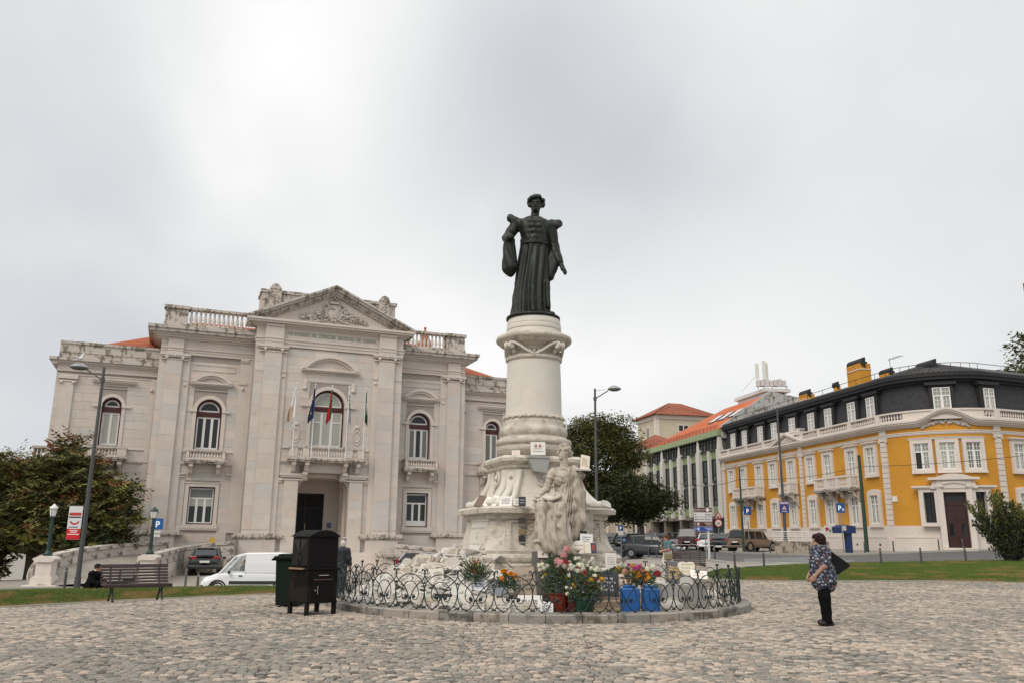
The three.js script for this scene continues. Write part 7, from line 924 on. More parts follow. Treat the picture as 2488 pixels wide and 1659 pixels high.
// ---------- flowers ----------
const mStem = std([0.05, 0.085, 0.025], 0.7), mPetal = {};
const petalMat = (c) => (mPetal[c.join()] ??= std(c, 0.6, { side: THREE.DoubleSide }));
const gerbera = (() => { const b = bag(); for (let k = 0; k < 2; k++) for (let i = 0; i < 14; i++) { const g = leafGeo.clone(); g.applyMatrix4(M4(0, 0, 0, Math.PI / 2, 0, 0)); b.add(g, M4(0, k * 0.006, 0, 0, (i + k * 0.5) * 0.4488, 0.25 + k * 0.25, [0.062 - k * 0.012, 0.062, 0.062])); } return b.geo(); })();
const mum = (() => { const b = bag(), R = rng(3); b.add(new THREE.IcosahedronGeometry(0.028, 1)); for (let i = 0; i < 46; i++) { const z = 1 - 1.5 * i / 46, a = i * 2.4, s = Math.sqrt(Math.max(0, 1 - z * z)); const g = leafGeo.clone(); const q = new THREE.Quaternion().setFromUnitVectors(new THREE.Vector3(1, 0, 0), new THREE.Vector3(s * Math.cos(a), z, s * Math.sin(a)).normalize()); b.add(g, new THREE.Matrix4().compose(new THREE.Vector3(), q, new THREE.Vector3(0.05, 0.055, 0.055))); } return b.geo(); })();
const eyeGeo = new THREE.SphereGeometry(0.018, 10, 6);
function bouquet(label, pos, o) {
const t = thing('flower_bouquet', label, 'flowers', pos), R = rng(o.seed), st = bag(), mats = [];
for (const [c, n, kind, sx, sy, cx, cy, sc] of o.f) for (let i = 0; i < n; i++) {
const a = R() * 6.283, r = Math.sqrt(R()), x = (cx ?? 0) + sx * r * Math.cos(a), z = o.dz * r * Math.sin(a) * 0.8, y = (cy ?? o.h) + sy * (R() - 0.4) - 0.12 * r * r; const k = 0.85 + 0.3 * R(), m = mesh('flower', kind === 'g' ? gerbera : mum, petalMat(c.map((v) => Math.round(v * k * 20) / 20 || 0.02)), t); m.position.set(x, y, z); m.rotation.set(0.7 + 0.5 * (R() - 0.5), 0, 0.9 * (R() - 0.5) - x * 0.8); m.scale.setScalar((sc ?? 1) * (0.85 + 0.3 * R())); if (kind === 'g') mesh('flower_eye', eyeGeo, petalMat([0.03, 0.015, 0.01]), m).position.y = 0.012;
st.tube([[x * 0.15, 0, z * 0.15], [x * 0.5, y * 0.55, z * 0.5], [x, y - 0.01, z]], 0.005, 6, 4);
}
st.build('stems', mStem, t).userData.kind = 'stuff';
const im = new THREE.InstancedMesh(leafGeo, std([1, 1, 1], 0.7, { side: THREE.DoubleSide }), o.leaves); im.name = 'leaves'; im.userData.kind = 'stuff'; im.castShadow = im.receiveShadow = true;
for (let i = 0; i < o.leaves; i++) { const a = R() * 6.283, r = Math.sqrt(R()), k = 0.7 + 0.7 * R(); im.setMatrixAt(i, M4(o.lx * r * Math.cos(a), o.h * (0.25 + 0.75 * R()) - 0.1 * r * r, o.dz * r * Math.sin(a), 0, R() * 6.28, (o.spiky ? 0.4 + 0.9 * R() : R() - 0.3), o.spiky ? [0.28 + 0.15 * R(), 0.05, 0.05] : 0.05 + 0.05 * R())); im.setColorAt(i, rgb(0.045 * k, 0.075 * k, 0.028 * k)); } t.add(im); return t;
}
const OR = [0.72, 0.11, 0.03], YE = [0.78, 0.5, 0.03], WH = [0.80, 0.79, 0.68], RD = [0.42, 0.025, 0.03], PK = [0.78, 0.42, 0.42], YO = [0.8, 0.34, 0.02], MG = [0.6, 0.1, 0.3];
bouquet('orange gerberas with spiky palm leaves on the left heap', [-0.68, 0.62, -17.05], { seed: 1, h: 0.34, dz: 0.12, lx: 0.16, leaves: 140, spiky: true, f: [[OR, 5, 'g', 0.2, 0.42, 0, 0.24, 1.05], [YE, 3, 'm', 0.06, 0.1, 0.04, 0.36, 0.8]] });
bouquet('orange marigolds in a clear wrapper beside the gerberas', [-0.06, 0.52, -17.0], { seed: 2, h: 0.32, dz: 0.1, lx: 0.2, leaves: 260, f: [[YO, 7, 'm', 0.17, 0.12, 0, 0.36, 1.25]] });
bouquet('white and red flowers standing in the red bucket', [0.98, 0.42, -16.95], { seed: 3, h: 0.56, dz: 0.22, lx: 0.36, leaves: 900, f: [[WH, 18, 'm', 0.4, 0.34, -0.02, 0.55, 1.0], [RD, 9, 'm', 0.42, 0.3, 0.1, 0.5, 1.1], [YE, 5, 'm', 0.36, 0.3, 0, 0.5, 0.8], [PK, 2, 'm', 0.1, 0.1, 0, 0.74, 1.5]] });
bouquet('white and yellow flowers standing in the green bucket', [1.44, 0.32, -16.62], { seed: 4, h: 0.52, dz: 0.2, lx: 0.3, leaves: 800, f: [[WH, 22, 'm', 0.34, 0.3, 0, 0.62, 0.9], [YE, 8, 'm', 0.32, 0.24, 0.05, 0.42, 1.2], [RD, 6, 'm', 0.3, 0.3, 0.1, 0.45, 0.9], [WH, 8, 'm', 0.36, 0.2, 0, 0.3, 0.8]] });
bouquet('tall white daisies behind the buckets', [1.50, 0.55, -17.2], { seed: 6, h: 0.48, dz: 0.16, lx: 0.3, leaves: 500, f: [[WH, 30, 'm', 0.34, 0.2, 0, 0.52, 0.9], [YE, 4, 'm', 0.3, 0.2, 0, 0.42, 0.8]] });
bouquet('dark wreath with three pale pink roses under the statue', [1.08, 0.86, -17.55], { seed: 7, h: 0.34, dz: 0.14, lx: 0.34, leaves: 900, f: [[PK, 4, 'm', 0.3, 0.3, 0, 0.3, 1.7], [RD, 3, 'm', 0.3, 0.2, 0, 0.16, 1]] });
bouquet('yellow flowers among grey leaves at the right back', [2.52, 0.66, -18.05], { seed: 8, h: 0.32, dz: 0.2, lx: 0.55, leaves: 900, f: [[YE, 9, 'm', 0.24, 0.14, -0.05, 0.3, 1.3], [WH, 6, 'm', 0.5, 0.2, 0, 0.3, 0.8]] });
bouquet('pink, yellow and magenta flowers above the blue cans', [2.56, 0.66, -16.95], { seed: 9, h: 0.28, dz: 0.16, lx: 0.3, leaves: 400, f: [[YO, 12, 'm', 0.2, 0.14, 0.03, 0.24, 1.1], [YE, 8, 'm', 0.2, 0.12, 0.05, 0.2, 1.1], [MG, 7, 'm', 0.28, 0.16, -0.12, 0.34, 1], [PK, 6, 'm', 0.3, 0.2, 0, 0.3, 1], [WH, 3, 'm', 0.12, 0.1, 0.2, 0.36, 1.5], [RD, 1, 'm', 0.02, 0.02, 0.38, 0.32, 1.7]] });
function bucket(label, pos, c, h, r) { const t = thing('bucket', label, 'bucket', pos); bag().lathe([[0, 0.005], [r * 0.78, 0], [r, h], [r + 0.012, h], [r + 0.012, h - 0.03], [r - 0.012, h - 0.005], [r * 0.76, 0.02], [0, 0.02]], 0, 0, 0, 32).build('body', std(c, 0.4), t); bag().tor(r + 0.005, 0.005, 0, h - 0.04, 0, 0, 0, 0, Math.PI, 24).build('handle', std([0.5, 0.5, 0.5], 0.4, { metalness: 0.7 }), t); bag().cyl(r * 0.92, r * 0.92, 0.01, 0, h * 0.85, 0, 24).build('soil', mStem, t); }
bucket('red plastic bucket full of flowers behind the fence', [0.95, 0.12, -16.9], [0.22, 0.03, 0.02], 0.38, 0.18); bucket('dark green plastic bucket of flowers behind the fence', [1.44, 0.12, -16.55], [0.012, 0.06, 0.04], 0.32, 0.2); bucket('dark red bucket between the red and the green bucket', [1.24, 0.12, -17.05], [0.2, 0.02, 0.02], 0.42, 0.2);
const jerry = thing('water_can', 'left one of the two blue plastic water cans behind the fence', 'water can', [2.32, 0.12, -16.65], 0.12, 'blue water cans'); bag().rbox(0.35, 0.5, 0.24, 0.035, 0, 0.25, 0).build('body', std([0.012, 0.10, 0.33], 0.38), jerry); bag().rbox(0.28, 0.05, 0.04, 0.015, 0, 0.53, 0).box(0.03, 0.06, 0.035, -0.11, 0.505, 0).box(0.03, 0.06, 0.035, 0.11, 0.505, 0).build('grip', std([0.012, 0.10, 0.33], 0.38), jerry); bag().cyl(0.032, 0.03, 0.05, 0.12, 0.54, 0.07, 16).build('cap', std([0.02, 0.1, 0.06], 0.4), jerry); bag().rbox(0.27, 0.36, 0.02, 0.008, 0, 0.24, 0.118).build('panel', std([0.012, 0.115, 0.38], 0.42), jerry);
copy(jerry, 'right one of the two blue plastic water cans behind the fence', [2.72, 0.12, -16.68], -0.1);

// ---------- vehicles ----------
const mTyre = std([0.02, 0.02, 0.02], 0.9), mRim = std([0.35, 0.35, 0.36], 0.35, { metalness: 0.8 }), mCarGlass = phys([0.018, 0.022, 0.025], 0.05), mPlastic = std([0.03, 0.03, 0.032], 0.7), mRed = phys([0.30, 0.012, 0.012], 0.15, { clearcoat: 1 }), mLamp = phys([0.62, 0.63, 0.64], 0.08, { clearcoat: 1 }), mPlate = std([0.7, 0.7, 0.68], 0.5);
const paint = (c, r = 0.3) => phys(c, r, { clearcoat: 1, clearcoatRoughness: 0.06, metalness: 0.0 });
// front at -z. st: [z, bottom, belt, half width, roof, half roof width]
function loftGeo(rings) { const pos = [], n = rings[0].length; for (let i = 0; i < rings.length - 1; i++) for (let k = 0; k < n - 1; k++) { const a = rings[i][k], b = rings[i][k + 1], c = rings[i + 1][k + 1], d = rings[i + 1][k]; pos.push(...a, ...d, ...c, ...a, ...c, ...b); } for (const [r, f] of [[rings[0], 1], [rings[rings.length - 1], 0]]) { const c = r.reduce((s, p) => s.map((v, i) => v + p[i] / n), [0, 0, 0]); for (let k = 0; k < n - 1; k++) f ? pos.push(...c, ...r[k], ...r[k + 1]) : pos.push(...c, ...r[k + 1], ...r[k]); } let g = new THREE.BufferGeometry(); g.setAttribute('position', new THREE.Float32BufferAttribute(pos, 3)); g.computeVertexNormals(); return g; }
function car(name, label, cat, pos, head, o) {
const t = thing(name, label, cat, pos, -head * RAD, o.group), P = o.paint, L = o.L, W = o.W / 2, st = o.st, gh = o.gh;
const S = (pts, n) => { const c = new THREE.CatmullRomCurve3(pts.map((p) => new THREE.Vector3(...p)), false, 'centripetal'); return c.getSpacedPoints(n).map((v) => v.toArray()); };
const ring = ([z, y0, yb, w]) => S([[-w * 0.86, y0, z], [-w * 0.985, y0 + 0.1, z], [-w, y0 + (yb - y0) * 0.55, z], [-w * 0.95, yb - 0.06, z], [-w * 0.84, yb, z], [0, yb + 0.025, z], [w * 0.84, yb, z], [w * 0.95, yb - 0.06, z], [w, y0 + (yb - y0) * 0.55, z], [w * 0.985, y0 + 0.1, z], [w * 0.86, y0, z]], 30);
const body = mesh('body', boxUV(clean(loftGeo(st.map(ring)))), P, t);
// greenhouse as glass, then the painted roof and pillars over it
const gr = ([z, yb, yr, wb, wr]) => [[-wb, yb - 0.05, z], [-lerp(wb, wr, 0.5) - 0.015, lerp(yb, yr, 0.5), z], [-wr, yr - 0.05, z], [-wr * 0.86, yr - 0.01, z], [0, yr + 0.015, z], [wr * 0.86, yr - 0.01, z], [wr, yr - 0.05, z], [lerp(wb, wr, 0.5) + 0.015, lerp(yb, yr, 0.5), z], [wb, yb - 0.05, z]];
mesh('windows', boxUV(clean(loftGeo(gh.map(gr)))), o.glass ?? mCarGlass, t);
const hi = gh.filter((g) => g[2] - g[1] > 0.28), b = bag(); b.add(loftGeo(hi.map(([z, , yr, , wr]) => [[-wr - 0.012, yr - 0.1, z], [-wr - 0.012, yr - 0.045, z], [-wr * 0.86, yr + 0.004, z], [0, yr + 0.03, z], [wr * 0.86, yr + 0.004, z], [wr + 0.012, yr - 0.045, z], [wr + 0.012, yr - 0.1, z]])));
for (const s of [-1, 1]) { const A = gh[0], B = hi[0], Cc = hi[hi.length - 1], D = gh[gh.length - 1]; b.rod([s * A[3], A[1] - 0.03, A[0]], [s * B[4], B[2] - 0.03, B[0]], 0.04); b.rod([s * D[3], D[1] - 0.03, D[0]], [s * Cc[4], Cc[2] - 0.03, Cc[0]], 0.055); for (const z of o.pil ?? []) { const i = gh.findIndex((g) => g[0] >= z), p = gh[Math.max(1, i) - 1], q = gh[Math.max(1, i)], f = (z - p[0]) / (q[0] - p[0]), m = p.map((v, k) => lerp(v, q[k], f)); b.rod([s * (m[3] + 0.01), m[1] - 0.04, z], [s * (m[4] + 0.01), m[2] - 0.04, z], 0.045); } if (o.panel) { const [z0, z1] = o.panel, f = gh[gh.length - 1]; const x = (u, v) => { const p = gh[1]; return s * (lerp(p[3], p[4], v) + 0.02); }; b.add(loftGeo([[z0], [z1]].map(([z]) => { const p = gh[1]; return [[s * (p[3] + 0.02), p[1] - 0.06, z], [s * ((p[3] + p[4]) / 2 + 0.035), (p[1] + p[2]) / 2, z], [s * (p[4] + 0.02), p[2] - 0.05, z]]; }).map((r) => s > 0 ? r.slice().reverse() : r))); } }
b.build('roof', P, t);
for (const z of [o.axF, o.axR]) for (const s of [-1, 1]) { const w = bag().add(new THREE.CylinderGeometry(o.wr, o.wr, 0.2, 24), M4(s * (W - 0.12), o.wr, z, 0, 0, Math.PI / 2)).add(new THREE.TorusGeometry(o.wr - 0.05, 0.06, 8, 24), M4(s * (W - 0.04), o.wr, z, 0, Math.PI / 2, 0)).build('wheel', mTyre, t); const r = bag().add(new THREE.CylinderGeometry(o.wr * 0.62, o.wr * 0.62, 0.03, 20), M4(s * (W - 0.005), o.wr, z, 0, 0, Math.PI / 2)); for (let k = 0; k < 5; k++) r.add(new THREE.BoxGeometry(0.03, o.wr * 1.15, 0.05), M4(s * (W + 0.008), o.wr, z, k * 0.628, 0, 0)); r.build('rim', o.rim ?? mRim, w); const a = bag().add(new THREE.TorusGeometry(o.wr + 0.045, 0.05, 8, 20, Math.PI), M4(s * (W - 0.03), o.wr, z, 0, Math.PI / 2, 0)); a.add(new THREE.CylinderGeometry(o.wr + 0.05, o.wr + 0.05, 0.1, 24), M4(s * (W - 0.065), o.wr, z, 0, 0, Math.PI / 2)); a.build('wheel_arch', mBlack, t); }
const yb = st[st.length - 1][2], zr = L / 2, zf = -L / 2;
for (const s of [-1, 1]) { if (!o.noRear) bag().rbox(o.tl?.[0] ?? 0.3, o.tl?.[1] ?? 0.18, 0.12, 0.03, s * (W - (o.tl?.[2] ?? 0.24)), o.tl?.[3] ?? yb - 0.12, zr - (o.tl?.[4] ?? 0.1), 0, s * 0.35).build('tail_light', mRed, t); bag().rbox(0.36, 0.16, 0.16, 0.05, s * (W - 0.3), (o.hl ?? 0.68), zf + 0.13, -0.25, s * -0.5).build('headlight', mLamp, t); bag().rbox(0.2, 0.13, 0.1, 0.04, s * (W + 0.08), gh[0][1] + 0.06, gh[0][0] + 0.45).build('mirror', o.mirror ?? P, t); }
bag().rbox(o.W * 0.97, 0.2, 0.22, 0.07, 0, 0.4, zr - 0.06).build('rear_bumper', o.bump ?? P, t); bag().rbox(o.W * 0.97, 0.26, 0.24, 0.08, 0, 0.36, zf + 0.08).build('front_bumper', o.bump ?? P, t);
bag().box(0.5, 0.11, 0.02, 0, o.plate ?? yb - 0.32, zr + 0.052 - (o.plateIn ?? 0)).build('number_plate', mPlate, t);
if (o.extra) o.extra(t, bag, W); return t;
}
const hatch = (L, W, h, belt) => ({ L, W, wr: 0.31, axF: -L / 2 + 0.78, axR: L / 2 - 0.72, st: [[-L / 2, 0.3, 0.58, W * 0.40], [-L / 2 + 0.18, 0.22, 0.7, W * 0.475], [-L / 2 + 0.9, 0.2, belt - 0.1, W / 2], [-L * 0.15, 0.2, belt, W / 2], [L * 0.25, 0.2, belt + 0.04, W / 2], [L / 2 - 0.22, 0.26, belt + 0.05, W * 0.485], [L / 2 - 0.02, 0.34, belt - 0.08, W * 0.45], [L / 2, 0.4, belt - 0.2, W * 0.42]],
gh: [[-L / 2 + 0.95, belt - 0.1, belt - 0.02, W * 0.43, W * 0.40], [-L * 0.13, belt, h - 0.06, W * 0.455, W * 0.36], [L * 0.08, belt, h, W * 0.455, W * 0.365], [L * 0.3, belt + 0.03, h - 0.05, W * 0.45, W * 0.35], [L / 2 - 0.12, belt + 0.02, belt + 0.14, W * 0.43, W * 0.38]], pil: [-L * 0.02, L * 0.2], hl: 0.7 });
const wagonS = (L, W, h, belt) => ({ ...hatch(L, W, h, belt), gh: [[-L / 2 + 1.05, belt - 0.1, belt - 0.02, W * 0.43, W * 0.40], [-L * 0.12, belt, h - 0.05, W * 0.455, W * 0.37], [L * 0.1, belt, h, W * 0.455, W * 0.375], [L * 0.36, belt + 0.02, h - 0.04, W * 0.45, W * 0.36], [L / 2 - 0.1, belt + 0.02, belt + 0.14, W * 0.43, W * 0.39]], pil: [-L * 0.02, L * 0.15, L * 0.3] });
const boxy = (L, W, h, belt) => ({ ...hatch(L, W, h, belt), wr: 0.36, st: [[-L / 2, 0.36, 0.8, W * 0.45], [-L / 2 + 0.12, 0.34, 0.93, W * 0.485], [-L / 2 + 1.2, 0.33, belt - 0.06, W / 2], [0, 0.33, belt, W / 2], [L / 2 - 0.12, 0.36, belt + 0.01, W * 0.495], [L / 2, 0.42, belt - 0.04, W * 0.47]], gh: [[-L / 2 + 1.22, belt - 0.08, belt, W * 0.45, W * 0.43], [-L / 2 + 1.75, belt, h - 0.05, W * 0.47, W * 0.41], [0, belt, h, W * 0.47, W * 0.415], [L / 2 - 0.32, belt, h - 0.02, W * 0.47, W * 0.41], [L / 2 - 0.1, belt, belt + 0.12, W * 0.46, W * 0.44]], pil: [-L * 0.06, L * 0.16, L * 0.33], hl: 0.82 });
const gy = (x, z, o = 0.03) => [x, H(x, z) + o, z];
// white delivery van with its driver
{
const P = paint([0.78, 0.79, 0.80], 0.3), L = 3.95, W = 1.66;
car('delivery_van', 'white panel van with black side strip, driving past the left lawn', 'van', gy(-11.25, -37.4, 0.02), -98, { L, W, wr: 0.31, axF: -L / 2 + 0.72, axR: L / 2 - 0.6, paint: P, hl: 0.72, mirror: mPlastic, bump: mPlastic, tl: [0.14, 0.5, 0.1, 0.95, 0.05],
st: [[-L / 2, 0.3, 0.62, W * 0.41], [-L / 2 + 0.14, 0.24, 0.76, W * 0.475], [-L / 2 + 0.75, 0.22, 0.98, W / 2], [-L * 0.12, 0.22, 1.02, W / 2], [L * 0.1, 0.22, 1.04, W / 2], [L / 2 - 0.1, 0.25, 1.04, W * 0.495], [L / 2, 0.3, 1.0, W * 0.48]],
glass: phys([0.9, 0.93, 0.92], 0.04, { transmission: 0.9, thickness: 0 }), gh: [[-L / 2 + 0.72, 0.95, 1.02, W * 0.45, W * 0.42], [-L / 2 + 1.38, 1.02, 1.7, W * 0.475, W * 0.41], [-L * 0.05, 1.04, 1.8, W * 0.475, W * 0.42], [L * 0.3, 1.04, 1.82, W * 0.475, W * 0.42], [L / 2 - 0.12, 1.04, 1.76, W * 0.47, W * 0.41], [L / 2 - 0.03, 1.0, 1.3, W * 0.465, W * 0.43]], pil: [],
extra(t, bag) {
const x = W / 2; for (const s of [-1, 1]) { mesh('side_panel', boxUV(clean(loftGeo([[-0.16], [L / 2 - 0.06]].map(([z]) => [[s * (x * 0.95 + 0.012), 0.98, z], [s * (x * 0.92 + 0.012), 1.35, z], [s * (x * 0.855 + 0.012), 1.74, z]]).map((r) => s > 0 ? r.slice().reverse() : r)))), P, t); bag().rbox(0.02, 0.14, 1.95, 0.008, s * (x + 0.006), 0.58, 0.18).build('rub_strip', mPlastic, t); const d = bag().rod([s * (x * 0.95), 0.98, -0.16], [s * (x * 0.84), 1.72, -0.16], 0.03).rod([s * (x + 0.0), 0.3, -0.17], [s * (x - 0.02), 0.98, -0.17], 0.008); d.build('door_pillar', P, t); bag().rbox(0.03, 0.05, 0.16, 0.012, s * (x + 0.005), 0.86, -0.34).build('door_handle', mPlastic, t); }
bag().bx(-0.66, 0.66, 0.95, 1.72, -0.12, -0.08).build('bulkhead', mBlack, t); bag().bx(-0.66, 0.66, 0.9, 1.0, -L / 2 + 0.75, -0.8).build('dashboard', mPlastic, t);
const sk = std([0.35, 0.19, 0.13], 0.6), hd = headParts([0.0, 0.0, 0.0], 1, [0, -1]), g = sdfGeo(capsSD([...hd.caps, [0, -0.12, 0.0, 0, -0.2, 0.02, 0.055, 0.06]], hd.ells, 0.02), [-0.16, -0.28, -0.16], [0.16, 0.18, 0.16], 36); const driver = thing('person', 'driver in dark clothes seen through the side window of the white van', 'person', t.position.toArray(), t.rotation.y); const h = mesh('head', g, sk, driver); h.position.set(0.34, 1.36, -0.42); const hr = mesh('hair', sdfGeo(capsSD([], [[0, 0.045, 0.03, 0.088, 0.095, 0.085]], 0.02), [-0.13, -0.08, -0.1], [0.13, 0.18, 0.16], 28), mBlack, driver); hr.position.set(0.34, 1.36, -0.42); const bd = mesh('jacket', sdfGeo(capsSD([[-0.16, 1.1, 0.0, 0.16, 1.1, 0.0, 0.1, 0.1], [0, 1.1, 0, 0, 0.75, 0.05, 0.17, 0.17], [-0.2, 1.08, 0, -0.22, 0.88, -0.15, 0.06, 0.05], [-0.22, 0.88, -0.15, -0.12, 0.96, -0.36, 0.05, 0.04], [0.2, 1.08, 0, 0.22, 0.88, -0.15, 0.06, 0.05], [0.22, 0.88, -0.15, 0.12, 0.96, -0.36, 0.05, 0.04]], [], 0.05), [-0.4, 0.5, -0.5], [0.4, 1.3, 0.3], 44), mPlastic, driver); bd.position.set(0.34, 0, -0.42);
} });
}
car('estate_car', 'black estate car with lit red tail lamps parked by the ramp wall', 'car', gy(-16.86, -47.5), -17, { ...wagonS(4.2, 1.66, 1.40, 0.86), paint: paint([0.012, 0.012, 0.014]), tl: [0.36, 0.17, 0.24, 0.88, 0.12], plate: 0.68, extra(t, bag) { for (const s of [-1, 1]) bag().rod([s * 0.58, 1.43, -0.7], [s * 0.56, 1.43, 1.3], 0.02).build('roof_rail', mRim, t); bag().rbox(0.9, 0.05, 0.16, 0.02, 0, 1.36, 1.52).build('spoiler', paint([0.012, 0.012, 0.014]), t); } });
car('hatchback', 'small silver car half hidden behind the left heap of plaques', 'car', gy(-4.95, -48.4), 20, { ...hatch(3.8, 1.62, 1.46, 0.9), paint: paint([0.36, 0.37, 0.38]), tl: [0.16, 0.3, 0.12, 0.95, 0.12] });
const parked = 'cars parked in front of the office block';
car('four_wheel_drive', 'dusty brown boxy four wheel drive parked by the yellow building', 'car', gy(19.75, -69.2), 55, { ...boxy(4.3, 1.82, 1.66, 1.02), paint: paint([0.17, 0.115, 0.075], 0.5), bump: paint([0.14, 0.09, 0.06], 0.6), tl: [0.12, 0.34, 0.1, 0.88, 0.03], plate: 0.74, rim: std([0.3, 0.24, 0.18], 0.6), group: parked, extra(t, bag) { bag().rbox(0.16, 0.5, 0.02, 0.01, 0.75, 1.3, 2.0).build('rear_pillar', paint([0.17, 0.115, 0.075], 0.5), t); for (const s of [-1, 1]) bag().rod([s * 0.6, 1.72, -0.5], [s * 0.6, 1.72, 1.6], 0.02).build('roof_rail', mPlastic, t); } });
car('hatchback', 'black hatchback with large red tail lamps next to the brown four wheel drive', 'car', gy(18.15, -72.8), 22, { ...hatch(4.0, 1.75, 1.47, 0.9), paint: paint([0.01, 0.01, 0.012]), tl: [0.36, 0.22, 0.2, 0.86, 0.12], group: parked });
car('hatchback', 'white hatchback with curved red tail lamps between van and black hatchback', 'car', gy(17.55, -74.9), 20, { ...hatch(4.0, 1.75, 1.47, 0.9), paint: paint([0.75, 0.76, 0.77]), tl: [0.34, 0.22, 0.2, 0.88, 0.12], group: parked });
car('minivan', 'dark red box van with tall rear windows in the parked row', 'van', gy(16.75, -79), 20, { ...boxy(4.1, 1.75, 1.85, 1.05), paint: paint([0.05, 0.008, 0.01]), tl: [0.1, 0.3, 0.1, 0.8, 0.03], group: parked });
car('estate_car', 'silver estate car parked beside the dark red van', 'car', gy(16.0, -82), 20, { ...wagonS(4.4, 1.76, 1.5, 0.92), paint: paint([0.32, 0.33, 0.34]), group: parked });
car('estate_car', 'beige car behind the silver estate, mostly hidden', 'car', gy(15.7, -86), 20, { ...wagonS(4.3, 1.74, 1.46, 0.9), paint: paint([0.36, 0.31, 0.25]), group: parked });
car('hatchback', 'grey car in the parked row behind the dark moving car', 'car', gy(14.9, -89), 24, { ...hatch(4.1, 1.74, 1.46, 0.9), paint: paint([0.14, 0.145, 0.15]), group: parked });
car('estate_car', 'black saloon in the parked row under the low tree', 'car', gy(14.1, -95), 60, { ...wagonS(4.6, 1.8, 1.44, 0.9), paint: paint([0.01, 0.011, 0.013]), group: parked });
car('hatchback', 'dark silver car with a red lamp, second from the left of the parked row', 'car', gy(12.75, -98.5), 50, { ...hatch(4.2, 1.76, 1.48, 0.9), paint: paint([0.045, 0.048, 0.052]), group: parked });
car('hatchback', 'black car at the left end of the parked row beside the monument', 'car', gy(11.9, -103), 40, { ...hatch(4.1, 1.76, 1.48, 0.9), paint: paint([0.01, 0.01, 0.011]), group: parked });
car('people_carrier', 'dark blue car driving towards the crossing behind the woman with the telephone', 'car', gy(10.35, -61.2), 118, { ...wagonS(4.3, 1.8, 1.58, 0.96), paint: paint([0.008, 0.01, 0.016]), group: null });

// ---------- street furniture ----------
const mPole = std([0.085, 0.088, 0.09], 0.5, { metalness: 0.4 }), mPoleL = std([0.3, 0.31, 0.32], 0.45, { metalness: 0.6 }), mSlat = std([0.045, 0.026, 0.026], 0.55, { map: tFine }), mCast = std([0.015, 0.016, 0.017], 0.55);
function lampPost(label, x, z, h, dir, y) {
const t = thing('street_lamp', label, 'street lamp', [x, y, z]); bag().cyl(0.10, 0.055, h, 0, h / 2, 0, 16).cyl(0.13, 0.12, 0.5, 0, 0.25, 0, 16).build('pole', mPole, t);
bag().rod([0, h - 0.55, 0], [dir * 0.72, h - 0.1, 0], 0.03).rod([0, h - 0.12, 0], [dir * 0.6, h - 0.05, 0], 0.01).cyl(0.09, 0.09, 0.18, 0, h - 0.55, 0, 12).build('bracket_arm', mPole, t);
bag().lathe([[0, 0.2], [0.1, 0.19], [0.24, 0.13], [0.36, 0.03], [0.38, 0], [0.34, -0.03]], dir * 1.05, h - 0.02, 0, 28).build('lamp_head', std([0.3, 0.31, 0.31], 0.4, { metalness: 0.5 }), t); bag().lathe([[0.34, -0.03], [0.2, -0.09], [0, -0.1]], dir * 1.05, h - 0.02, 0, 24).build('lens', phys([0.10, 0.105, 0.105], 0.15), t); return t;
}
lampPost('tall grey street lamp at the far left carrying a red and white banner', -17.1, -34.02, 8.95, -1, -0.6);
lampPost('tall grey street lamp rising just right of the monument column', 4.5, -44, 9.2, 1, H(4.5, -44));
{ const t = thing('banner', 'red and white printed banner hanging on the left street lamp', 'banner', [-17.3, 1.36, -33.92], 0.25); const m = mesh('cloth', new THREE.BoxGeometry(0.5, 1.3, 0.015), std([1, 1, 1], 0.7, { map: canvasTex(128, 320, (c, w, h) => { c.fillStyle = '#dcdcdc'; c.fillRect(0, 0, w, h); c.fillStyle = '#c23a3a'; c.fillRect(8, 62, w - 16, 30); c.fillStyle = '#222'; c.fillRect(8, 100, w - 16, 14); c.fillRect(14, 198, w - 40, 8); c.strokeStyle = '#b8252a'; c.lineWidth = 16; c.beginPath(); c.arc(w / 2, 128, 44, 0.4, 2.7); c.stroke(); c.fillStyle = '#cf1f28'; c.fillRect(0, 218, w, h); c.fillStyle = '#ecdcdc'; for (const [y, a, b] of [[230, 24, 80], [246, 36, 60], [266, 8, 110]]) c.fillRect(a, y, b, 9); }) }), t); m.position.set(-0.15, 0.62, 0); bag().rod([-0.42, 1.29, 0], [0.22, 1.29, 0], 0.012).rod([-0.42, -0.04, 0], [0.22, -0.04, 0], 0.012).build('rod', mPole, t); }
{ const t = thing('gull', 'white gull standing on the head of the left street lamp', 'bird', [-18.15, 8.5, -34.02], -0.3); mesh('body', sdfGeo(capsSD([[-0.13, 0.2, 0, 0.08, 0.24, 0, 0.05, 0.085], [0.08, 0.25, 0, 0.13, 0.36, 0, 0.06, 0.045], [0.13, 0.37, 0, 0.15, 0.375, 0, 0.05, 0.045], [-0.13, 0.2, 0, -0.27, 0.19, 0, 0.045, 0.015]], [], 0.04), [-0.32, 0.08, -0.16], [0.28, 0.48, 0.16], 40), std([0.75, 0.75, 0.74], 0.8), t); bag().add(new THREE.ConeGeometry(0.018, 0.08, 8), M4(0.22, 0.365, 0, 0, 0, -Math.PI / 2)).build('beak', std([0.6, 0.4, 0.05], 0.5), t); bag().rod([0.0, 0.0, 0.03], [0, 0.17, 0.03], 0.008).rod([0.0, 0.0, -0.03], [0, 0.17, -0.03], 0.008).build('legs', std([0.5, 0.3, 0.2], 0.6), t); bag().sph(0.14, -0.06, 0.23, 0, [1.25, 0.4, 0.62], 12).build('wings', std([0.4, 0.42, 0.45], 0.8), t); }
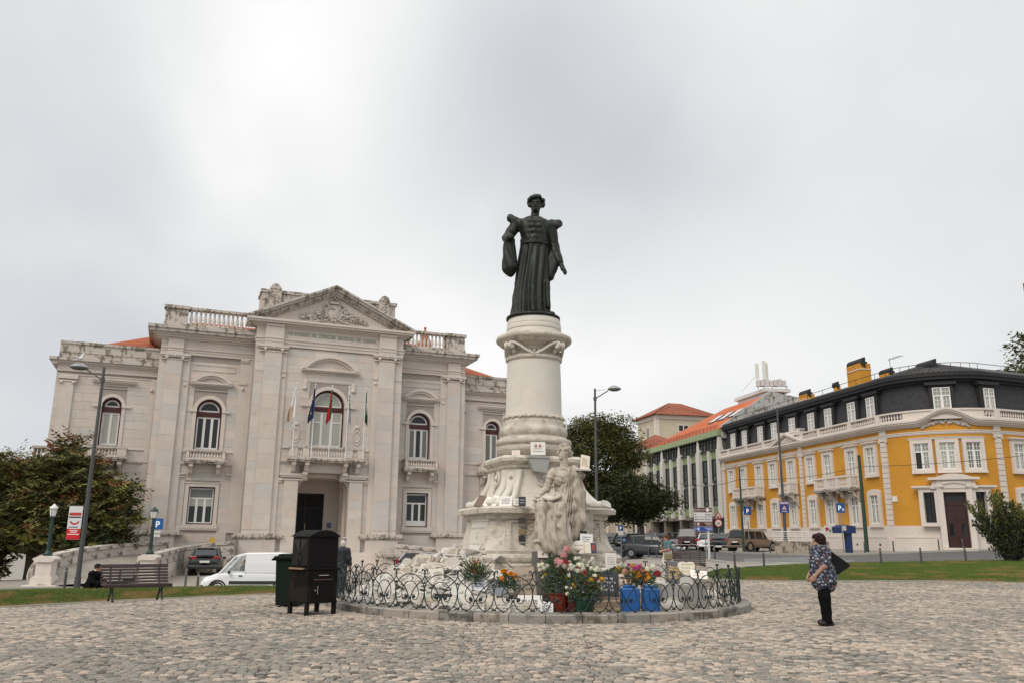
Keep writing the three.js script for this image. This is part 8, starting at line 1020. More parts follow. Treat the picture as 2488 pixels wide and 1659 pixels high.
// lantern posts on stone pedestals at the foot of the ramp
function lantern(label, x, z, y, dark) {
const p = thing('ramp_pedestal', label + ', stone pedestal', 'pedestal', [x, y, z], 0.12), g = bag(); g.bx(-0.7, 0.7, -0.3, 0.12, -0.6, 0.6).build('footing', mTrim, p); bag().bx(-0.44, 0.44, 0.12, 0.42, -0.4, 0.4).bx(-0.38, 0.38, 0.42, 0.5, -0.34, 0.34).bx(-0.32, 0.32, 0.5, 1.08, -0.3, 0.3).build('shaft', mTrim, p); bag().ext([[-0.32, 0], [-0.44, 0.1], [-0.44, 0.16], [-0.2, 0.26], [0.2, 0.26], [0.44, 0.16], [0.44, 0.1], [0.32, 0]], 0.8, M4(0, 1.08, -0.4)).build('cap', mTrim, p); bag().tube([[-0.36, 0.15, 0], [-0.62, 0.3, -0.1], [-0.66, 0.7, -0.2], [-0.5, 1.05, -0.3], [-0.36, 1.25, -0.4]], 0.14, 20, 8).build('scroll', mTrimD, p);
const t = thing('lantern_post', label, 'lantern', [x, y + 1.34, z]); const mG = std([0.012, 0.035, 0.03], 0.5); bag().lathe([[0, 0], [0.2, 0], [0.17, 0.1], [0.1, 0.2], [0.085, 0.26], [0.08, 1.2], [0.095, 1.22], [0.07, 1.36], [0.06, 1.62], [0.1, 1.66], [0.05, 1.7]], 0, 0, 0, 20).build('post', mG, t);
bag().lathe([[0.115, 1.68], [0.17, 2.02], [0.155, 2.03]], 0, 0, 0, 8).build('glass', phys([0.72, 0.72, 0.69], 0.3), t); const r = bag().lathe([[0.185, 2.02], [0.17, 2.1], [0.08, 2.16], [0.05, 2.22], [0, 2.24]], 0, 0, 0, 8); r.build('lamp_roof', dark ? mG : std([0.7, 0.7, 0.68], 0.5), t); const f = bag().tor(0.178, 0.01, 0, 2.02, 0, Math.PI / 2).tor(0.12, 0.012, 0, 1.69, 0, Math.PI / 2); for (let i = 0; i < 4; i++) { const a = i * 1.571; f.rod([0.115 * Math.sin(a), 1.68, 0.115 * Math.cos(a)], [0.17 * Math.sin(a), 2.02, 0.17 * Math.cos(a)], 0.009, 0.009, 5); } f.build('frame', mG, t);
}
lantern('white lantern on a green post at the left foot of the ramp', -20.3, -37.5, -0.74, false); lantern('white lantern with dark cap on a green post left of the parking sign', -17.3, -41, -0.72, true);
// ramp walls of coped stone blocks and the sloping deck
function copedWall(label, pts, hgt) { // pts: [x, top, z]
const t = thing('ramp_wall', label, 'wall', [0, 0, 0]), ms = [mTrimD, mCrust, mStone], R = rng(pts.length * 7 + 1);
for (let i = 0; i < pts.length - 1; i++) { const a = new THREE.Vector3(...pts[i]), b = new THREE.Vector3(...pts[i + 1]), L = Math.hypot(b.x - a.x, b.z - a.z), n = Math.max(1, Math.round(L / 1.3)); for (let k = 0; k < n; k++) { const p = a.clone().lerp(b, (k + 0.5) / n), ry = Math.atan2(-(b.z - a.z), b.x - a.x), rz = Math.atan2(b.y - a.y, L), l = L / n; const put = (nm, h, y, w, m) => { const o = mesh(nm, boxUV(clean(new RoundedBoxGeometry(l * 0.995, h, w, 1, 0.015))), m, t); o.rotation.order = 'YXZ'; o.rotation.set(0, ry, rz); o.position.set(p.x, p.y - y, p.z); }; put('coping_stone', 0.2, 0.1, 0.5, ms[Math.floor(R() * 2)]); const hh = p.y - 0.2 - (H(p.x, p.z) - 0.2), c = 3; for (let j = 0; j < c; j++) put('wall_stone', hh / c - 0.012, 0.2 + hh * (j + 0.5) / c, 0.36 + 0.02 * R(), ms[Math.floor(R() * 3)]); } } return t;
}
copedWall('weathered stone parapet climbing from the lantern to the palace behind the black estate', [[-17.3, 0.66, -41.2], [-17.83, 0.84, -45], [-18.5, 0.9, -48], [-18.2, 1.0, -49.7], [-17.41, 1.15, -50.2], [-16.3, 1.21, -50.4]]);
copedWall('long stone parapet at the back of the ramp, under the spreading tree', [[-20.6, 0.6, -37.8], [-20.85, 0.9, -41.5], [-20.6, 1.09, -45], [-20.3, 1.14, -47.4], [-19.6, 1.18, -48.6]]);
copedWall('stone parapet sloping down at the right of the palace entrance', [[-7.2, 1.09, -53.9], [-5.2, 0.94, -52.6], [-3.4, 0.78, -51], [-1.2, 0.6, -49]]);
{ const A = [[-20.3, -0.66, -36.9], [-20.6, 0.0, -38.5], [-20.65, 0.29, -41.5], [-20.4, 0.46, -45], [-20.2, 0.5, -47.2], [-19.4, 0.55, -48.4], [-17, 0.6, -49.7]], B = [[-17.6, -0.55, -38.5], [-17.6, -0.35, -40.8], [-17.75, -0.05, -43], [-18.05, 0.15, -45.2], [-18.6, 0.3, -47.8], [-18.3, 0.45, -49.2], [-16.6, 0.55, -50.0]]; const pos = [], uv = [], idx = []; A.forEach((a, i) => { for (let j = 0; j <= 6; j++) { const p = a.map((v, k) => lerp(v, B[i][k], j / 6)); pos.push(p[0], p[1] + 0.02, p[2]); uv.push(p[0], p[2]); } }); for (let i = 0; i < A.length - 1; i++) for (let j = 0; j < 6; j++) { const a = i * 7 + j; idx.push(a, a + 1, a + 7, a + 1, a + 8, a + 7); } const g = new THREE.BufferGeometry(); g.setAttribute('position', new THREE.Float32BufferAttribute(pos, 3)); g.setAttribute('uv', new THREE.Float32BufferAttribute(uv, 2)); g.setIndex(idx); g.computeVertexNormals(); if (g.attributes.normal.getY(3) < 0) { g.setIndex(idx.reverse()); g.computeVertexNormals(); } const gm = scene.getObjectByName('ground').material; tag(mesh('ramp', g, gm), 'paved carriage ramp rising between stone parapets to the palace door', 'ramp', null, 'structure'); }
// benches
function bench(label, x, z, turn, y) {
const t = thing('park_bench', label, 'bench', [x, y, z], turn, 'slatted park benches'), L = 1.72;
for (let i = 0; i < 5; i++) mesh('seat_slat', boxUV(clean(new RoundedBoxGeometry(L, 0.035, 0.075, 1, 0.01))), mSlat, t).position.set(0, 0.43 - 0.006 * (i === 4 ? 3 : 0), -0.2 + i * 0.092); const f = mesh('seat_slat', boxUV(clean(new RoundedBoxGeometry(L, 0.09, 0.035, 1, 0.01))), mSlat, t); f.position.set(0, 0.40, 0.232);
for (let i = 0; i < 6; i++) { const o = mesh('back_slat', boxUV(clean(new RoundedBoxGeometry(L, i === 5 ? 0.1 : 0.06, 0.032, 1, 0.01))), mSlat, t); o.position.set(0, 0.49 + i * 0.078 + (i === 5 ? 0.015 : 0), -0.27 - i * 0.028); o.rotation.x = -0.32; }
for (const s of [-0.62, 0.62]) { const b = bag(); b.tube([[s, 0, 0.26], [s, 0.14, 0.2], [s, 0.3, 0.12], [s, 0.41, 0.22]], 0.024, 14, 6).tube([[s, 0, -0.28], [s, 0.14, -0.2], [s, 0.3, -0.1], [s, 0.41, -0.22], [s, 0.6, -0.32], [s, 0.93, -0.42]], 0.024, 18, 6).rod([s, 0.39, -0.24], [s, 0.39, 0.24], 0.022).tube([[s, 0.06, 0.22], [s, 0.26, 0.0], [s, 0.06, -0.24]], 0.016, 12, 6).box(0.05, 0.03, 0.09, s, 0.015, 0.27).box(0.05, 0.03, 0.09, s, 0.015, -0.29); b.build('leg_frame', mCast, t); } return t;
}
bench('dark slatted bench with iron legs at the edge of the left lawn', -10.05, -23.2, 36 * RAD, H(-10.05, -23.2) + 0.05).scale.setScalar(1.0);
bench('dark slatted bench seen past the heart plaque, behind the fence on the right', 7.0, -34.4, -14 * RAD, H(7, -34.4) + 0.03);
// bollards
{
const grp = 'thin grey metal bollards', proto = thing('bollard', 'thin grey metal bollard on the kerb of the square', 'bollard', [0, 0, 0], 0, grp); bag().cyl(0.05, 0.045, 0.8, 0, 0.4, 0, 12).sph(0.045, 0, 0.8, 0, [1, 0.4, 1], 12).build('post', mPole, proto); bag().cyl(0.052, 0.052, 0.05, 0, 0.7, 0, 12).build('collar', mPoleL, proto);
const list = [['on the kerb behind the telephone woman', [[9.46, -61.88], [9.8, -60.3], [10.06, -58.6], [10.37, -54.72], [10.45, -52.22], [10.44, -49.58], [10.5, -47.58], [11.07, -46.14]]], ['at the left tip of the right lawn', [[9.78, -37.2], [11.29, -38.0]]], ['on the far edge of the right lawn', [[17.92, -41.24], [20.3, -42.14], [23.41, -43.84]]], ['on the pavement before the yellow building', [[19.04, -68.82], [19.35, -67.24], [19.4, -63.5], [20.5, -58.3], [23.7, -56.9], [25.9, -57.5], [29.44, -58.4], [31.2, -58.6], [33.07, -58.9]]], ['on the pavement left of the lawn bench', [[-17.53, -33.9], [-16.38, -34.4], [-15.81, -34.8], [-13.5, -37.2], [-11.3, -36.9]]]]; let first = true;
const near = [['first', 'second', 'third', 'fourth', 'fifth', 'sixth', 'seventh', 'eighth', 'ninth']][0];
for (const [w, ps] of list) ps.forEach(([x, z], i) => { const lab = `thin grey bollard ${w}, ${near[i]} from the left`, p = [x, H(x, z) + 0.02, z]; if (first) { proto.position.set(...p); proto.userData.label = lab; first = false; } else copy(proto, lab, p); });
const tall = thing('bollard', 'tall round pale post at the corner of the ramp behind the van', 'post', [-15.4, H(-15.4, -47.5), -47.5]); bag().cyl(0.11, 0.1, 0.95, 0, 0.47, 0, 14).sph(0.1, 0, 0.95, 0, [1, 0.6, 1], 12).build('post', std([0.3, 0.29, 0.27], 0.8), tall); bag().tor(0.105, 0.012, 0, 0.82, 0, Math.PI / 2).build('ring', mPole, tall);
const t2 = thing('bollard', 'taller grey bollard in front of the black estate car', 'bollard', [-12.9, H(-12.9, -34.2) + 0.02, -34.2]); bag().cyl(0.05, 0.05, 0.95, 0, 0.47, 0, 12).sph(0.05, 0, 0.95, 0, 1, 12).build('post', std([0.13, 0.13, 0.13], 0.6), t2);
}
// signs
const signTex = (draw, w = 128, h = 128) => std([1, 1, 1], 0.45, { map: canvasTex(w, h, draw) });
const txt = (c, s, x, y, size, col = '#fff', al = 'center') => { c.fillStyle = col; c.font = `bold ${size}px sans-serif`; c.textAlign = al; c.textBaseline = 'middle'; c.fillText(s, x, y); };
function post(t, h, r = 0.035, m = mPoleL) { bag().cyl(r, r, h, 0, h / 2, 0, 12).sph(r, 0, h, 0, [1, 0.3, 1], 10).build('post', m, t); }
function panel(t, w, h, y, m, z = 0.05, name = 'sign_face') { const o = mesh(name, new THREE.BoxGeometry(w, h, 0.02), [mPoleL, mPoleL, mPoleL, mPoleL, m, mPoleL], t); o.position.set(0, y, z); return o; }
const pMat = signTex((c, w, h) => { c.fillStyle = '#123a7c'; c.fillRect(0, 0, w, h); txt(c, 'P', w / 2, h * 0.54, 100); });
{ const t = thing('parking_sign', 'blue parking sign with two white plates beside the lantern post', 'sign', [-17.9, H(-17.9, -43), -43], 0.25); post(t, 2.9); panel(t, 0.52, 0.54, 2.68, signTex((c, w, h) => { c.fillStyle = '#155a9e'; c.fillRect(0, 0, w, h); txt(c, 'P', w / 2, h * 0.54, 100); })); for (const y of [2.28, 2.1]) panel(t, 0.34, 0.13, y, std([0.6, 0.6, 0.58], 0.5), 0.05, 'sub_plate'); }
{ const t = thing('parking_sign', 'dark blue parking sign before the left windows of the yellow building', 'sign', gy(19, -67.6, 0), 0); post(t, 3.55); panel(t, 0.58, 0.62, 3.25, pMat); panel(t, 0.3, 0.42, 2.6, std([0.5, 0.5, 0.48], 0.5), 0.05, 'sub_plate'); }
{ const t = thing('parking_sign', 'teal blue parking sign with a small white symbol near the blue kiosk', 'sign', gy(22.92, -58.5, 0), 0); post(t, 3.45); panel(t, 0.62, 0.66, 3.12, signTex((c, w, h) => { c.fillStyle = '#124f86'; c.fillRect(0, 0, w, h); txt(c, 'P', w * 0.38, h * 0.52, 92); c.fillStyle = '#dfe6ea'; c.fillRect(w * 0.64, h * 0.56, w * 0.24, h * 0.24); c.fillStyle = '#123a6c'; c.fillRect(w * 0.7, h * 0.62, w * 0.1, h * 0.12); })); }
{ const t = thing('parking_sign', 'small blue parking sign before the graffiti wall', 'sign', gy(9.11, -70, 0), 0); post(t, 2.55, 0.03); panel(t, 0.42, 0.42, 2.2, pMat); panel(t, 0.42, 0.34, 1.8, std([0.6, 0.58, 0.55], 0.5), 0.05, 'sub_plate'); }
{ const t = thing('speed_sign', 'triangular warning sign above a round 30 limit at the corner of the office block', 'sign', gy(18.0, -73.2, 0), 0); post(t, 3.4); const s = new THREE.Shape(); s.moveTo(-0.36, 0); s.lineTo(0.36, 0); s.lineTo(0, 0.62); s.lineTo(-0.36, 0); mesh('warning_triangle', new THREE.ExtrudeGeometry(s, { depth: 0.02, bevelEnabled: false }), std([0.35, 0.03, 0.03], 0.5), t).position.set(0, 2.75, 0.05); const s2 = new THREE.Shape(); s2.moveTo(-0.22, 0.07); s2.lineTo(0.22, 0.07); s2.lineTo(0, 0.46); mesh('triangle_face', new THREE.ExtrudeGeometry(s2, { depth: 0.006, bevelEnabled: false }), std([0.6, 0.57, 0.54], 0.5), t).position.set(0, 2.75, 0.07); bag().rbox(0.16, 0.12, 0.01, 0.004, 0, 2.9, 0.08).build('symbol', mBlack, t);
const d = mesh('limit_disc', new THREE.CylinderGeometry(0.34, 0.34, 0.02, 28), std([0.35, 0.03, 0.03], 0.5), t); d.rotation.x = Math.PI / 2; d.position.set(0, 2.36, 0.05); const e = mesh('limit_face', new THREE.CircleGeometry(0.26, 28), signTex((c, w, h) => { c.fillStyle = '#d8d4ce'; c.fillRect(0, 0, w, h); txt(c, '30', w / 2, h * 0.54, 72, '#1c1c1c'); }), t); e.position.set(0, 2.36, 0.064); }
{ const t = thing('information_sign', 'blue road sign with a warning triangle on the tall grey post', 'sign', [20.24, H(20.24, -62.4), -62.4], 0); bag().cyl(0.13, 0.06, 10.8, 0, 5.4, 0, 14).cyl(0.17, 0.16, 1.1, 0, 0.55, 0, 14).build('post', mPole, t); panel(t, 0.68, 0.82, 3.35, signTex((c, w, h) => { c.fillStyle = '#123f86'; c.fillRect(0, 0, w, h); c.fillStyle = '#d9c9c9'; c.fillRect(8, 8, w - 16, 22); txt(c, 'ATENÇÃO', w / 2, 20, 20, '#a33'); c.fillStyle = '#b3282c'; c.beginPath(); c.moveTo(w / 2, 40); c.lineTo(w * 0.82, 104); c.lineTo(w * 0.18, 104); c.fill(); c.fillStyle = '#e8e2da'; c.beginPath(); c.moveTo(w / 2, 56); c.lineTo(w * 0.7, 96); c.lineTo(w * 0.3, 96); c.fill(); c.fillStyle = '#333'; c.fillRect(w * 0.44, 74, 16, 16); txt(c, 'Escola', w / 2, 122, 22, '#cfe0ee'); }, 128, 140), 0.16); }
{ const t = thing('direction_sign', 'stack of five direction panels with arrows on two grey posts', 'sign', [11.74, 0.3, -51.5], 0); for (const x of [0.12, 0.3]) bag().cyl(x > 0.2 ? 0.075 : 0.035, x > 0.2 ? 0.075 : 0.035, x > 0.2 ? 3.1 : 3.0, x, 1.5, -0.06, 12).build('post', x > 0.2 ? std([0.62, 0.62, 0.6], 0.5) : mPoleL, t);
const arrow = (c, x, y, col) => { c.strokeStyle = col; c.fillStyle = col; c.lineWidth = 6; c.beginPath(); c.moveTo(x + 26, y); c.lineTo(x + 4, y); c.stroke(); c.beginPath(); c.moveTo(x, y); c.lineTo(x + 14, y - 10); c.lineTo(x + 14, y + 10); c.fill(); };
[['#4a2220', '#d8c8c0', 'Jardim Torel', 0], ['#cfcdca', '#26262a', 'Baixa', 1], ['#cfcdca', '#26262a', 'Martim Moniz', 1], ['#4a2220', '#d8c8c0', '', 1], ['#1b3f90', '#c9d6ea', '', 1]].forEach(([bg, fg, s, ar], i) => panel(t, 1.12, 0.27, 3.0 - i * 0.285, signTex((c, w, h) => { c.fillStyle = bg; c.fillRect(0, 0, w, h); c.strokeStyle = fg; c.lineWidth = 2; c.strokeRect(3, 3, w - 6, h - 6); if (ar) arrow(c, 10, h / 2, fg); if (i === 0) { txt(c, s, 12, h / 2, 28, fg, 'left'); c.fillStyle = '#e8e4e0'; c.fillRect(w - 78, 10, 34, h - 20); arrow(c, w - 38, h / 2, '#fff'); } else if (s) txt(c, s, w - 10, h / 2, 34, fg, 'right'); else { c.fillStyle = fg; c.fillRect(46, 14, 26, h - 28); c.fillRect(w - 110, 16, 96, 7); c.fillRect(w - 84, 36, 70, 7); } }, 256, 62), 0.03)); }
{ const t = thing('round_sign', 'small round yellow sign behind the ramp parapet', 'sign', [-16.85, 0.55, -48.1], 0.2); post(t, 0.75, 0.025); const d = mesh('disc', new THREE.CylinderGeometry(0.16, 0.16, 0.02, 24), std([0.55, 0.33, 0.03], 0.5), t); d.rotation.x = Math.PI / 2; d.position.set(0, 0.72, 0.03); }
{ const t = thing('parking_meter', 'dark blue parking meter column at the near kerb behind the heap', 'parking meter', gy(8.5, -63.6, 0.02)); bag().rbox(0.32, 1.55, 0.28, 0.04, 0, 0.78, 0).build('housing', std([0.008, 0.012, 0.03], 0.4), t); bag().box(0.2, 0.2, 0.01, 0, 1.3, 0.145).build('display', std([0.12, 0.25, 0.5], 0.3), t); bag().box(0.16, 0.26, 0.01, 0, 0.55, 0.145).build('label_plate', std([0.2, 0.3, 0.5], 0.5), t); }
// tram posts and overhead wires
for (const [x, z, h, lab] of [[18.1, -66, 6.6, 'thin dark green post before the first balcony of the yellow building'], [25.7, -61.3, 6.95, 'dark green post right of the third balcony, with paint specks']]) { const t = thing('tram_post', lab, 'post', gy(x, z, 0)); bag().cyl(h > 6.8 ? 0.15 : 0.1, h > 6.8 ? 0.11 : 0.06, h, 0, h / 2, 0, 14).build('post', std([0.02, 0.06, 0.035], 0.6, { map: tGrain }), t); bag().tor(0.1, 0.015, 0, h - 0.9, 0, Math.PI / 2).tor(0.12, 0.012, 0, h * 0.5, 0, Math.PI / 2).build('clamp', mPole, t); }
{ const sag = (a, b, s, n = 12) => Array.from({ length: n + 1 }, (_, i) => { const t = i / n; return [lerp(a[0], b[0], t), lerp(a[1], b[1], t) - s * 4 * t * (1 - t), lerp(a[2], b[2], t)]; }); const w = bag().tube(sag([14.5, 6.2, -72], [18.1, 6.2, -66], 0.35), 0.018, 20, 5).tube(sag([18.1, 6.2, -66], [25.7, 6.85, -61.3], 0.35), 0.018, 30, 5).tube(sag([25.7, 6.85, -61.3], [36, 7.3, -48], 0.3), 0.018, 40, 5).build('overhead_wire', mBlack); tag(w, 'thin dark wire sagging across the front of the yellow building', 'wire'); }
// white railing on a low wall, telephone kiosk
{ const t = thing('low_wall', 'low concrete wall with dark scrawled letters before the yellow building', 'wall', [20.9, H(20.9, -60.8), -60.9], 0.31); bag().bx(-2.2, 2.2, -0.3, 0.88, -0.15, 0.15).build('wall', std([0.48, 0.42, 0.34], 0.9, { map: tCrust }), t); const g = bag(); for (let i = 0; i < 4; i++) { const x = 0.1 + i * 0.26; g.tube([[x, 0.62, 0.155], [x + 0.14, 0.66, 0.155], [x + 0.12, 0.5, 0.155], [x + 0.02, 0.44, 0.155], [x + 0.16, 0.36, 0.155], [x, 0.3, 0.155]], 0.014, 16, 4); } g.build('scrawl', std([0.1, 0.09, 0.08], 0.9), t);
const r = thing('railing', 'white painted railing on top of the low wall', 'railing', [20.9, H(20.9, -60.8) + 0.88, -60.9], 0.31), mw = std([0.72, 0.72, 0.70], 0.5); for (const y of [0.66, 0.5, 0.34, 0.18, 0.05]) bag().rod([-2.4, y, 0], [2.5, y, 0], y > 0.6 ? 0.03 : 0.016).build('bar', mw, r); for (let x = -2.3; x <= 2.5; x += 0.6) bag().rod([x, -0.02, 0], [x, 0.66, 0], 0.022).build('upright', mw, r); for (let x = 0.4; x < 2.4; x += 0.2) bag().rod([x, 0.05, 0.02], [x, 0.66, 0.02], 0.014).build('baluster', mw, r); }
{ const t = thing('telephone_kiosk', 'blue telephone kiosk with white paint specks and a projecting hood', 'kiosk', gy(24.1, -61, 0.02), 0.2); const m = std([0.012, 0.05, 0.15], 0.5, { map: tex(128, (u, v) => { const a = fbm(u * 14, v * 14, 4, 14, 505), s = sstep(0.62, 0.68, a); return [lerp(0.5, 1, s) , lerp(0.5, 1, s), lerp(0.7, 1, s)]; }, 1.2) }); bag().rbox(0.42, 1.5, 0.36, 0.03, 0.2, 0.75, 0).build('column', m, t); bag().ext([[-0.75, 0], [0.6, 0], [0.62, 0.5], [-0.4, 0.6], [-0.78, 0.42]], 0.8, M4(0, 1.35, -0.4)).build('hood', m, t); bag().rbox(0.26, 0.4, 0.1, 0.02, -0.05, 1.15, 0.12).build('telephone', mBlack, t); bag().box(0.3, 0.34, 0.01, -0.3, 1.7, 0.405).build('notice', std([0.5, 0.5, 0.5], 0.5), t);
const p = tag(mesh('poster', new THREE.BoxGeometry(0.6, 0.5, 0.01), [mWhite, mWhite, mWhite, mWhite, signTex((c, w, h) => { c.fillStyle = '#d8d2cc'; c.fillRect(0, 0, w, h); c.fillStyle = '#b03040'; c.beginPath(); c.ellipse(50, 60, 36, 26, 0.5, 0, 7); c.fill(); c.beginPath(); c.ellipse(36, 86, 12, 30, 0.2, 0, 7); c.fill(); c.fillStyle = '#58705a'; c.fillRect(80, 80, 40, 30); }), mWhite]), 'pale poster with a red shape left of the blue kiosk', 'poster'); p.position.set(23.1, 2.35, -61.6); p.rotation.y = 0.2; }
{ const t = thing('crane_mast', 'rust red mast at the right edge above the roofs', 'mast', [71.3, 2, -110]); bag().rod([0, 0, 0], [0, 34.5, 0], 0.28, 0.2, 8).rod([0, 28, 0], [0, 29, 0], 0.42, 0.42, 8).build('mast', std([0.28, 0.07, 0.05], 0.7), t); bag().rod([0, 30, 0], [6, 32.5, 0], 0.1).build('stay', std([0.28, 0.07, 0.05], 0.7), t); }
// ---------- black cabinet and waste bin ----------
{
const mK = phys([0.010, 0.009, 0.009], 0.75, { map: tGrain, specularIntensity: 0.3 }), mWear = phys([0.02, 0.015, 0.012], 0.8, { map: tCrust, specularIntensity: 0.3 });
const t = thing('wooden_cabinet', 'tall black cabinet with an arched top and stub legs beside the fence', 'cabinet', [-3.92, 0.035, -17.15], -45 * RAD), w = 0.34;
for (const x of [-1, 1]) for (const z of [-1, 1]) bag().box(0.07, 0.24, 0.07, x * (w - 0.035), 0.12, z * (w - 0.035)).build('leg', mWear, t);
bag().rbox(w * 2, 0.62, w * 2, 0.012, 0, 0.55, 0).build('base_case', mWear, t); bag().rbox(w * 2 + 0.05, 0.04, w * 2 + 0.05, 0.012, 0, 0.88, 0).rbox(w * 2 + 0.02, 0.05, w * 2 + 0.02, 0.01, 0, 0.26, 0).build('edge_board', mK, t); bag().rbox(0.5, 0.035, 0.07, 0.012, -0.0, 0.885, 0.40).build('lip', std([0.25, 0.13, 0.08], 0.5), t);
bag().rbox(w * 2 - 0.03, 0.6, w * 2 - 0.03, 0.012, 0, 1.2, 0).build('upper_case', mK, t);
{ const s = new THREE.Shape(); s.moveTo(-w - 0.02, 0); s.lineTo(w + 0.02, 0); s.quadraticCurveTo(0, 0.26, -w - 0.02, 0); const r = bag().ext(s, w * 2 + 0.04, M4(-w - 0.02, 1.5, 0, 0, Math.PI / 2, 0)); r.build('arched_top', mK, t); }
const d = mesh('door', boxUV(clean(new RoundedBoxGeometry(w * 2 - 0.1, 0.52, 0.02, 1, 0.006))), phys([0.016, 0.016, 0.016], 0.7, { specularIntensity: 0.3 }), t); d.position.set(0, 1.2, w - 0.005); for (const s of [-1, 1]) bag().ext([[s * 0.02, 0.24], [s * 0.26, 0.24], [s * 0.02, -0.02]], 0.01, M4(0, 0.0, 0.006)).build('dark_opening', mBlack, d); bag().rbox(0.02, 0.5, 0.02, 0.005, 0, 0, 0.015).build('door_bar', mK, d); bag().tube([[-0.03, -0.06, 0.02], [-0.05, -0.14, 0.045], [-0.03, -0.22, 0.02]], 0.012, 10, 6).sph(0.035, 0.03, -0.14, 0.02, [0.7, 2, 0.5], 10).build('handle', mBlack, d);
const q = mesh('drawer', boxUV(clean(new RoundedBoxGeometry(0.5, 0.14, 0.02, 1, 0.005))), mK, t); q.position.set(w + 0.0, 0.76, 0); q.rotation.y = Math.PI / 2; bag().rod([-0.11, 0, 0.02], [0.11, 0, 0.02], 0.009).build('handle', std([0.5, 0.48, 0.45], 0.3, { metalness: 0.9 }), q); const q2 = mesh('cupboard_door', boxUV(clean(new RoundedBoxGeometry(0.5, 0.38, 0.02, 1, 0.005))), mK, t); q2.position.set(w, 0.46, 0); q2.rotation.y = Math.PI / 2; bag().rod([-0.12, -0.05, 0.02], [-0.12, 0.1, 0.02], 0.008).sph(0.016, -0.17, 0.02, 0.015).build('handle', std([0.5, 0.48, 0.45], 0.3, { metalness: 0.9 }), q2); bag().box(0.42, 0.02, 0.012, 0, 0.22, 0.01).build('rail', std([0.1, 0.05, 0.04], 0.6), q2);
const b = thing('waste_bin', 'dark green wheeled waste bin standing behind the black cabinet', 'waste bin', [-4.86, 0.04, -19.0], 0.1), mg = phys([0.008, 0.015, 0.01], 0.75, { specularIntensity: 0.3 }); bag().ext([[-0.22, 0.06], [0.24, 0.06], [0.29, 1.0], [-0.27, 1.0]], 0.6, M4(0, 0, -0.3), [], 0.015).build('body', mg, b); bag().rbox(0.66, 0.07, 0.74, 0.025, 0, 1.04, 0.0).rbox(0.5, 0.05, 0.55, 0.03, 0, 1.09, 0).rod([-0.3, 1.02, -0.36], [0.3, 1.02, -0.36], 0.025).rbox(0.12, 0.05, 0.5, 0.02, -0.33, 1.0, 0).build('lid', mg, b); for (const x of [-0.24, 0.26]) bag().cyl(0.1, 0.1, 0.05, x, 0.1, -0.26, 18, 0, 0, Math.PI / 2).build('wheel', mTyre, b);
}

// ---------- people ----------
// J: joints in metres, figure facing +z, x to its left; each garment is its own closed surface over the body
function person(label, pos, turn, o) {
const t = thing('person', label, 'person', pos, turn), J = o.J, hs = o.hs ?? 1, hd = headParts(J.head, hs, o.face ?? [0, 1]), seg = (a, b, ra, rb) => [...a, ...b, ra, rb];
const limbs = [], F = o.fat ?? 1;
for (const s of ['L', 'R']) { limbs.push(seg(J['sh' + s], J['el' + s], 0.052 * F, 0.043 * F), seg(J['el' + s], J['wr' + s], 0.043 * F, 0.028)); const d = new THREE.Vector3(...J['wr' + s]).sub(new THREE.Vector3(...J['el' + s])).normalize(), up = new THREE.Vector3(...(o.up?.[s] ?? [s === 'L' ? 1 : -1, 0.2, 0])); up.addScaledVector(d, -up.dot(d)).normalize(); const sd = new THREE.Vector3().crossVectors(d, up).multiplyScalar(s === 'L' ? -1 : 1); limbs.push(...handCaps(J['wr' + s], d.toArray(), up.toArray(), sd.toArray(), 0.95, 0.6)); limbs.push(seg(J['hip' + s], J['kn' + s], 0.085 * F, 0.058 * F), seg(J['kn' + s], J['an' + s], 0.055 * F, 0.038)); }
const neck = seg([J.head[0] * 0.6 + J.chest[0] * 0.4, lerp(J.chest[1], J.head[1], 0.45), lerp(J.chest[2], J.head[2], 0.4)], [J.head[0], J.head[1] - 0.06 * hs, J.head[2] - 0.01], 0.058 * F, 0.05), trunk = [seg(J.shL, J.shR, 0.07 * F, 0.07 * F), seg(J.chest, J.hip, 0.13 * F, 0.14 * F)];
const B = o.box, sdB = capsSD([...hd.caps, neck, ...trunk, ...limbs], hd.ells, 0.025);
mesh('body', sdfGeo(sdB, B[0], B[1], o.res ?? 110), std(o.skin ?? [0.40, 0.23, 0.16], 0.6), t);
const e = bag(); hd.eye.forEach((p) => e.sph(0.011 * hs, ...p, 1, 8)); e.build('eyes', mBlack, t);
const hair = o.hair.map((h) => [J.head[0] + h[0], J.head[1] + h[1], J.head[2] + h[2], h[3], h[4], h[5]]); const hb = [[-0.16, -0.2, -0.17].map((v, i) => J.head[i] + v), [0.16, 0.17, 0.15].map((v, i) => J.head[i] + v)], hN = o.hairN ?? 0.006;
mesh('hair', sdfGeo((x, y, z) => { let d = capsSD([], hair, 0.03)(x, y, z); return d - hN * Math.sin(70 * x + 30 * y) * Math.sin(60 * y + 40 * z); }, hb[0], hb[1], 60), phys(o.hairC, 0.7, { specularIntensity: 0.35 }), t);
for (const [name, caps, ells, k, lo, hi, res, mat, fold] of o.clothes) mesh(name, sdfGeo((x, y, z) => { let d = capsSD(caps, ells, k)(x, y, z); if (fold) d -= fold * Math.sin(22 * y + 14 * x) * Math.sin(18 * x + 25 * z + 7 * y); return d; }, lo, hi, res), mat, t);
return t;
}
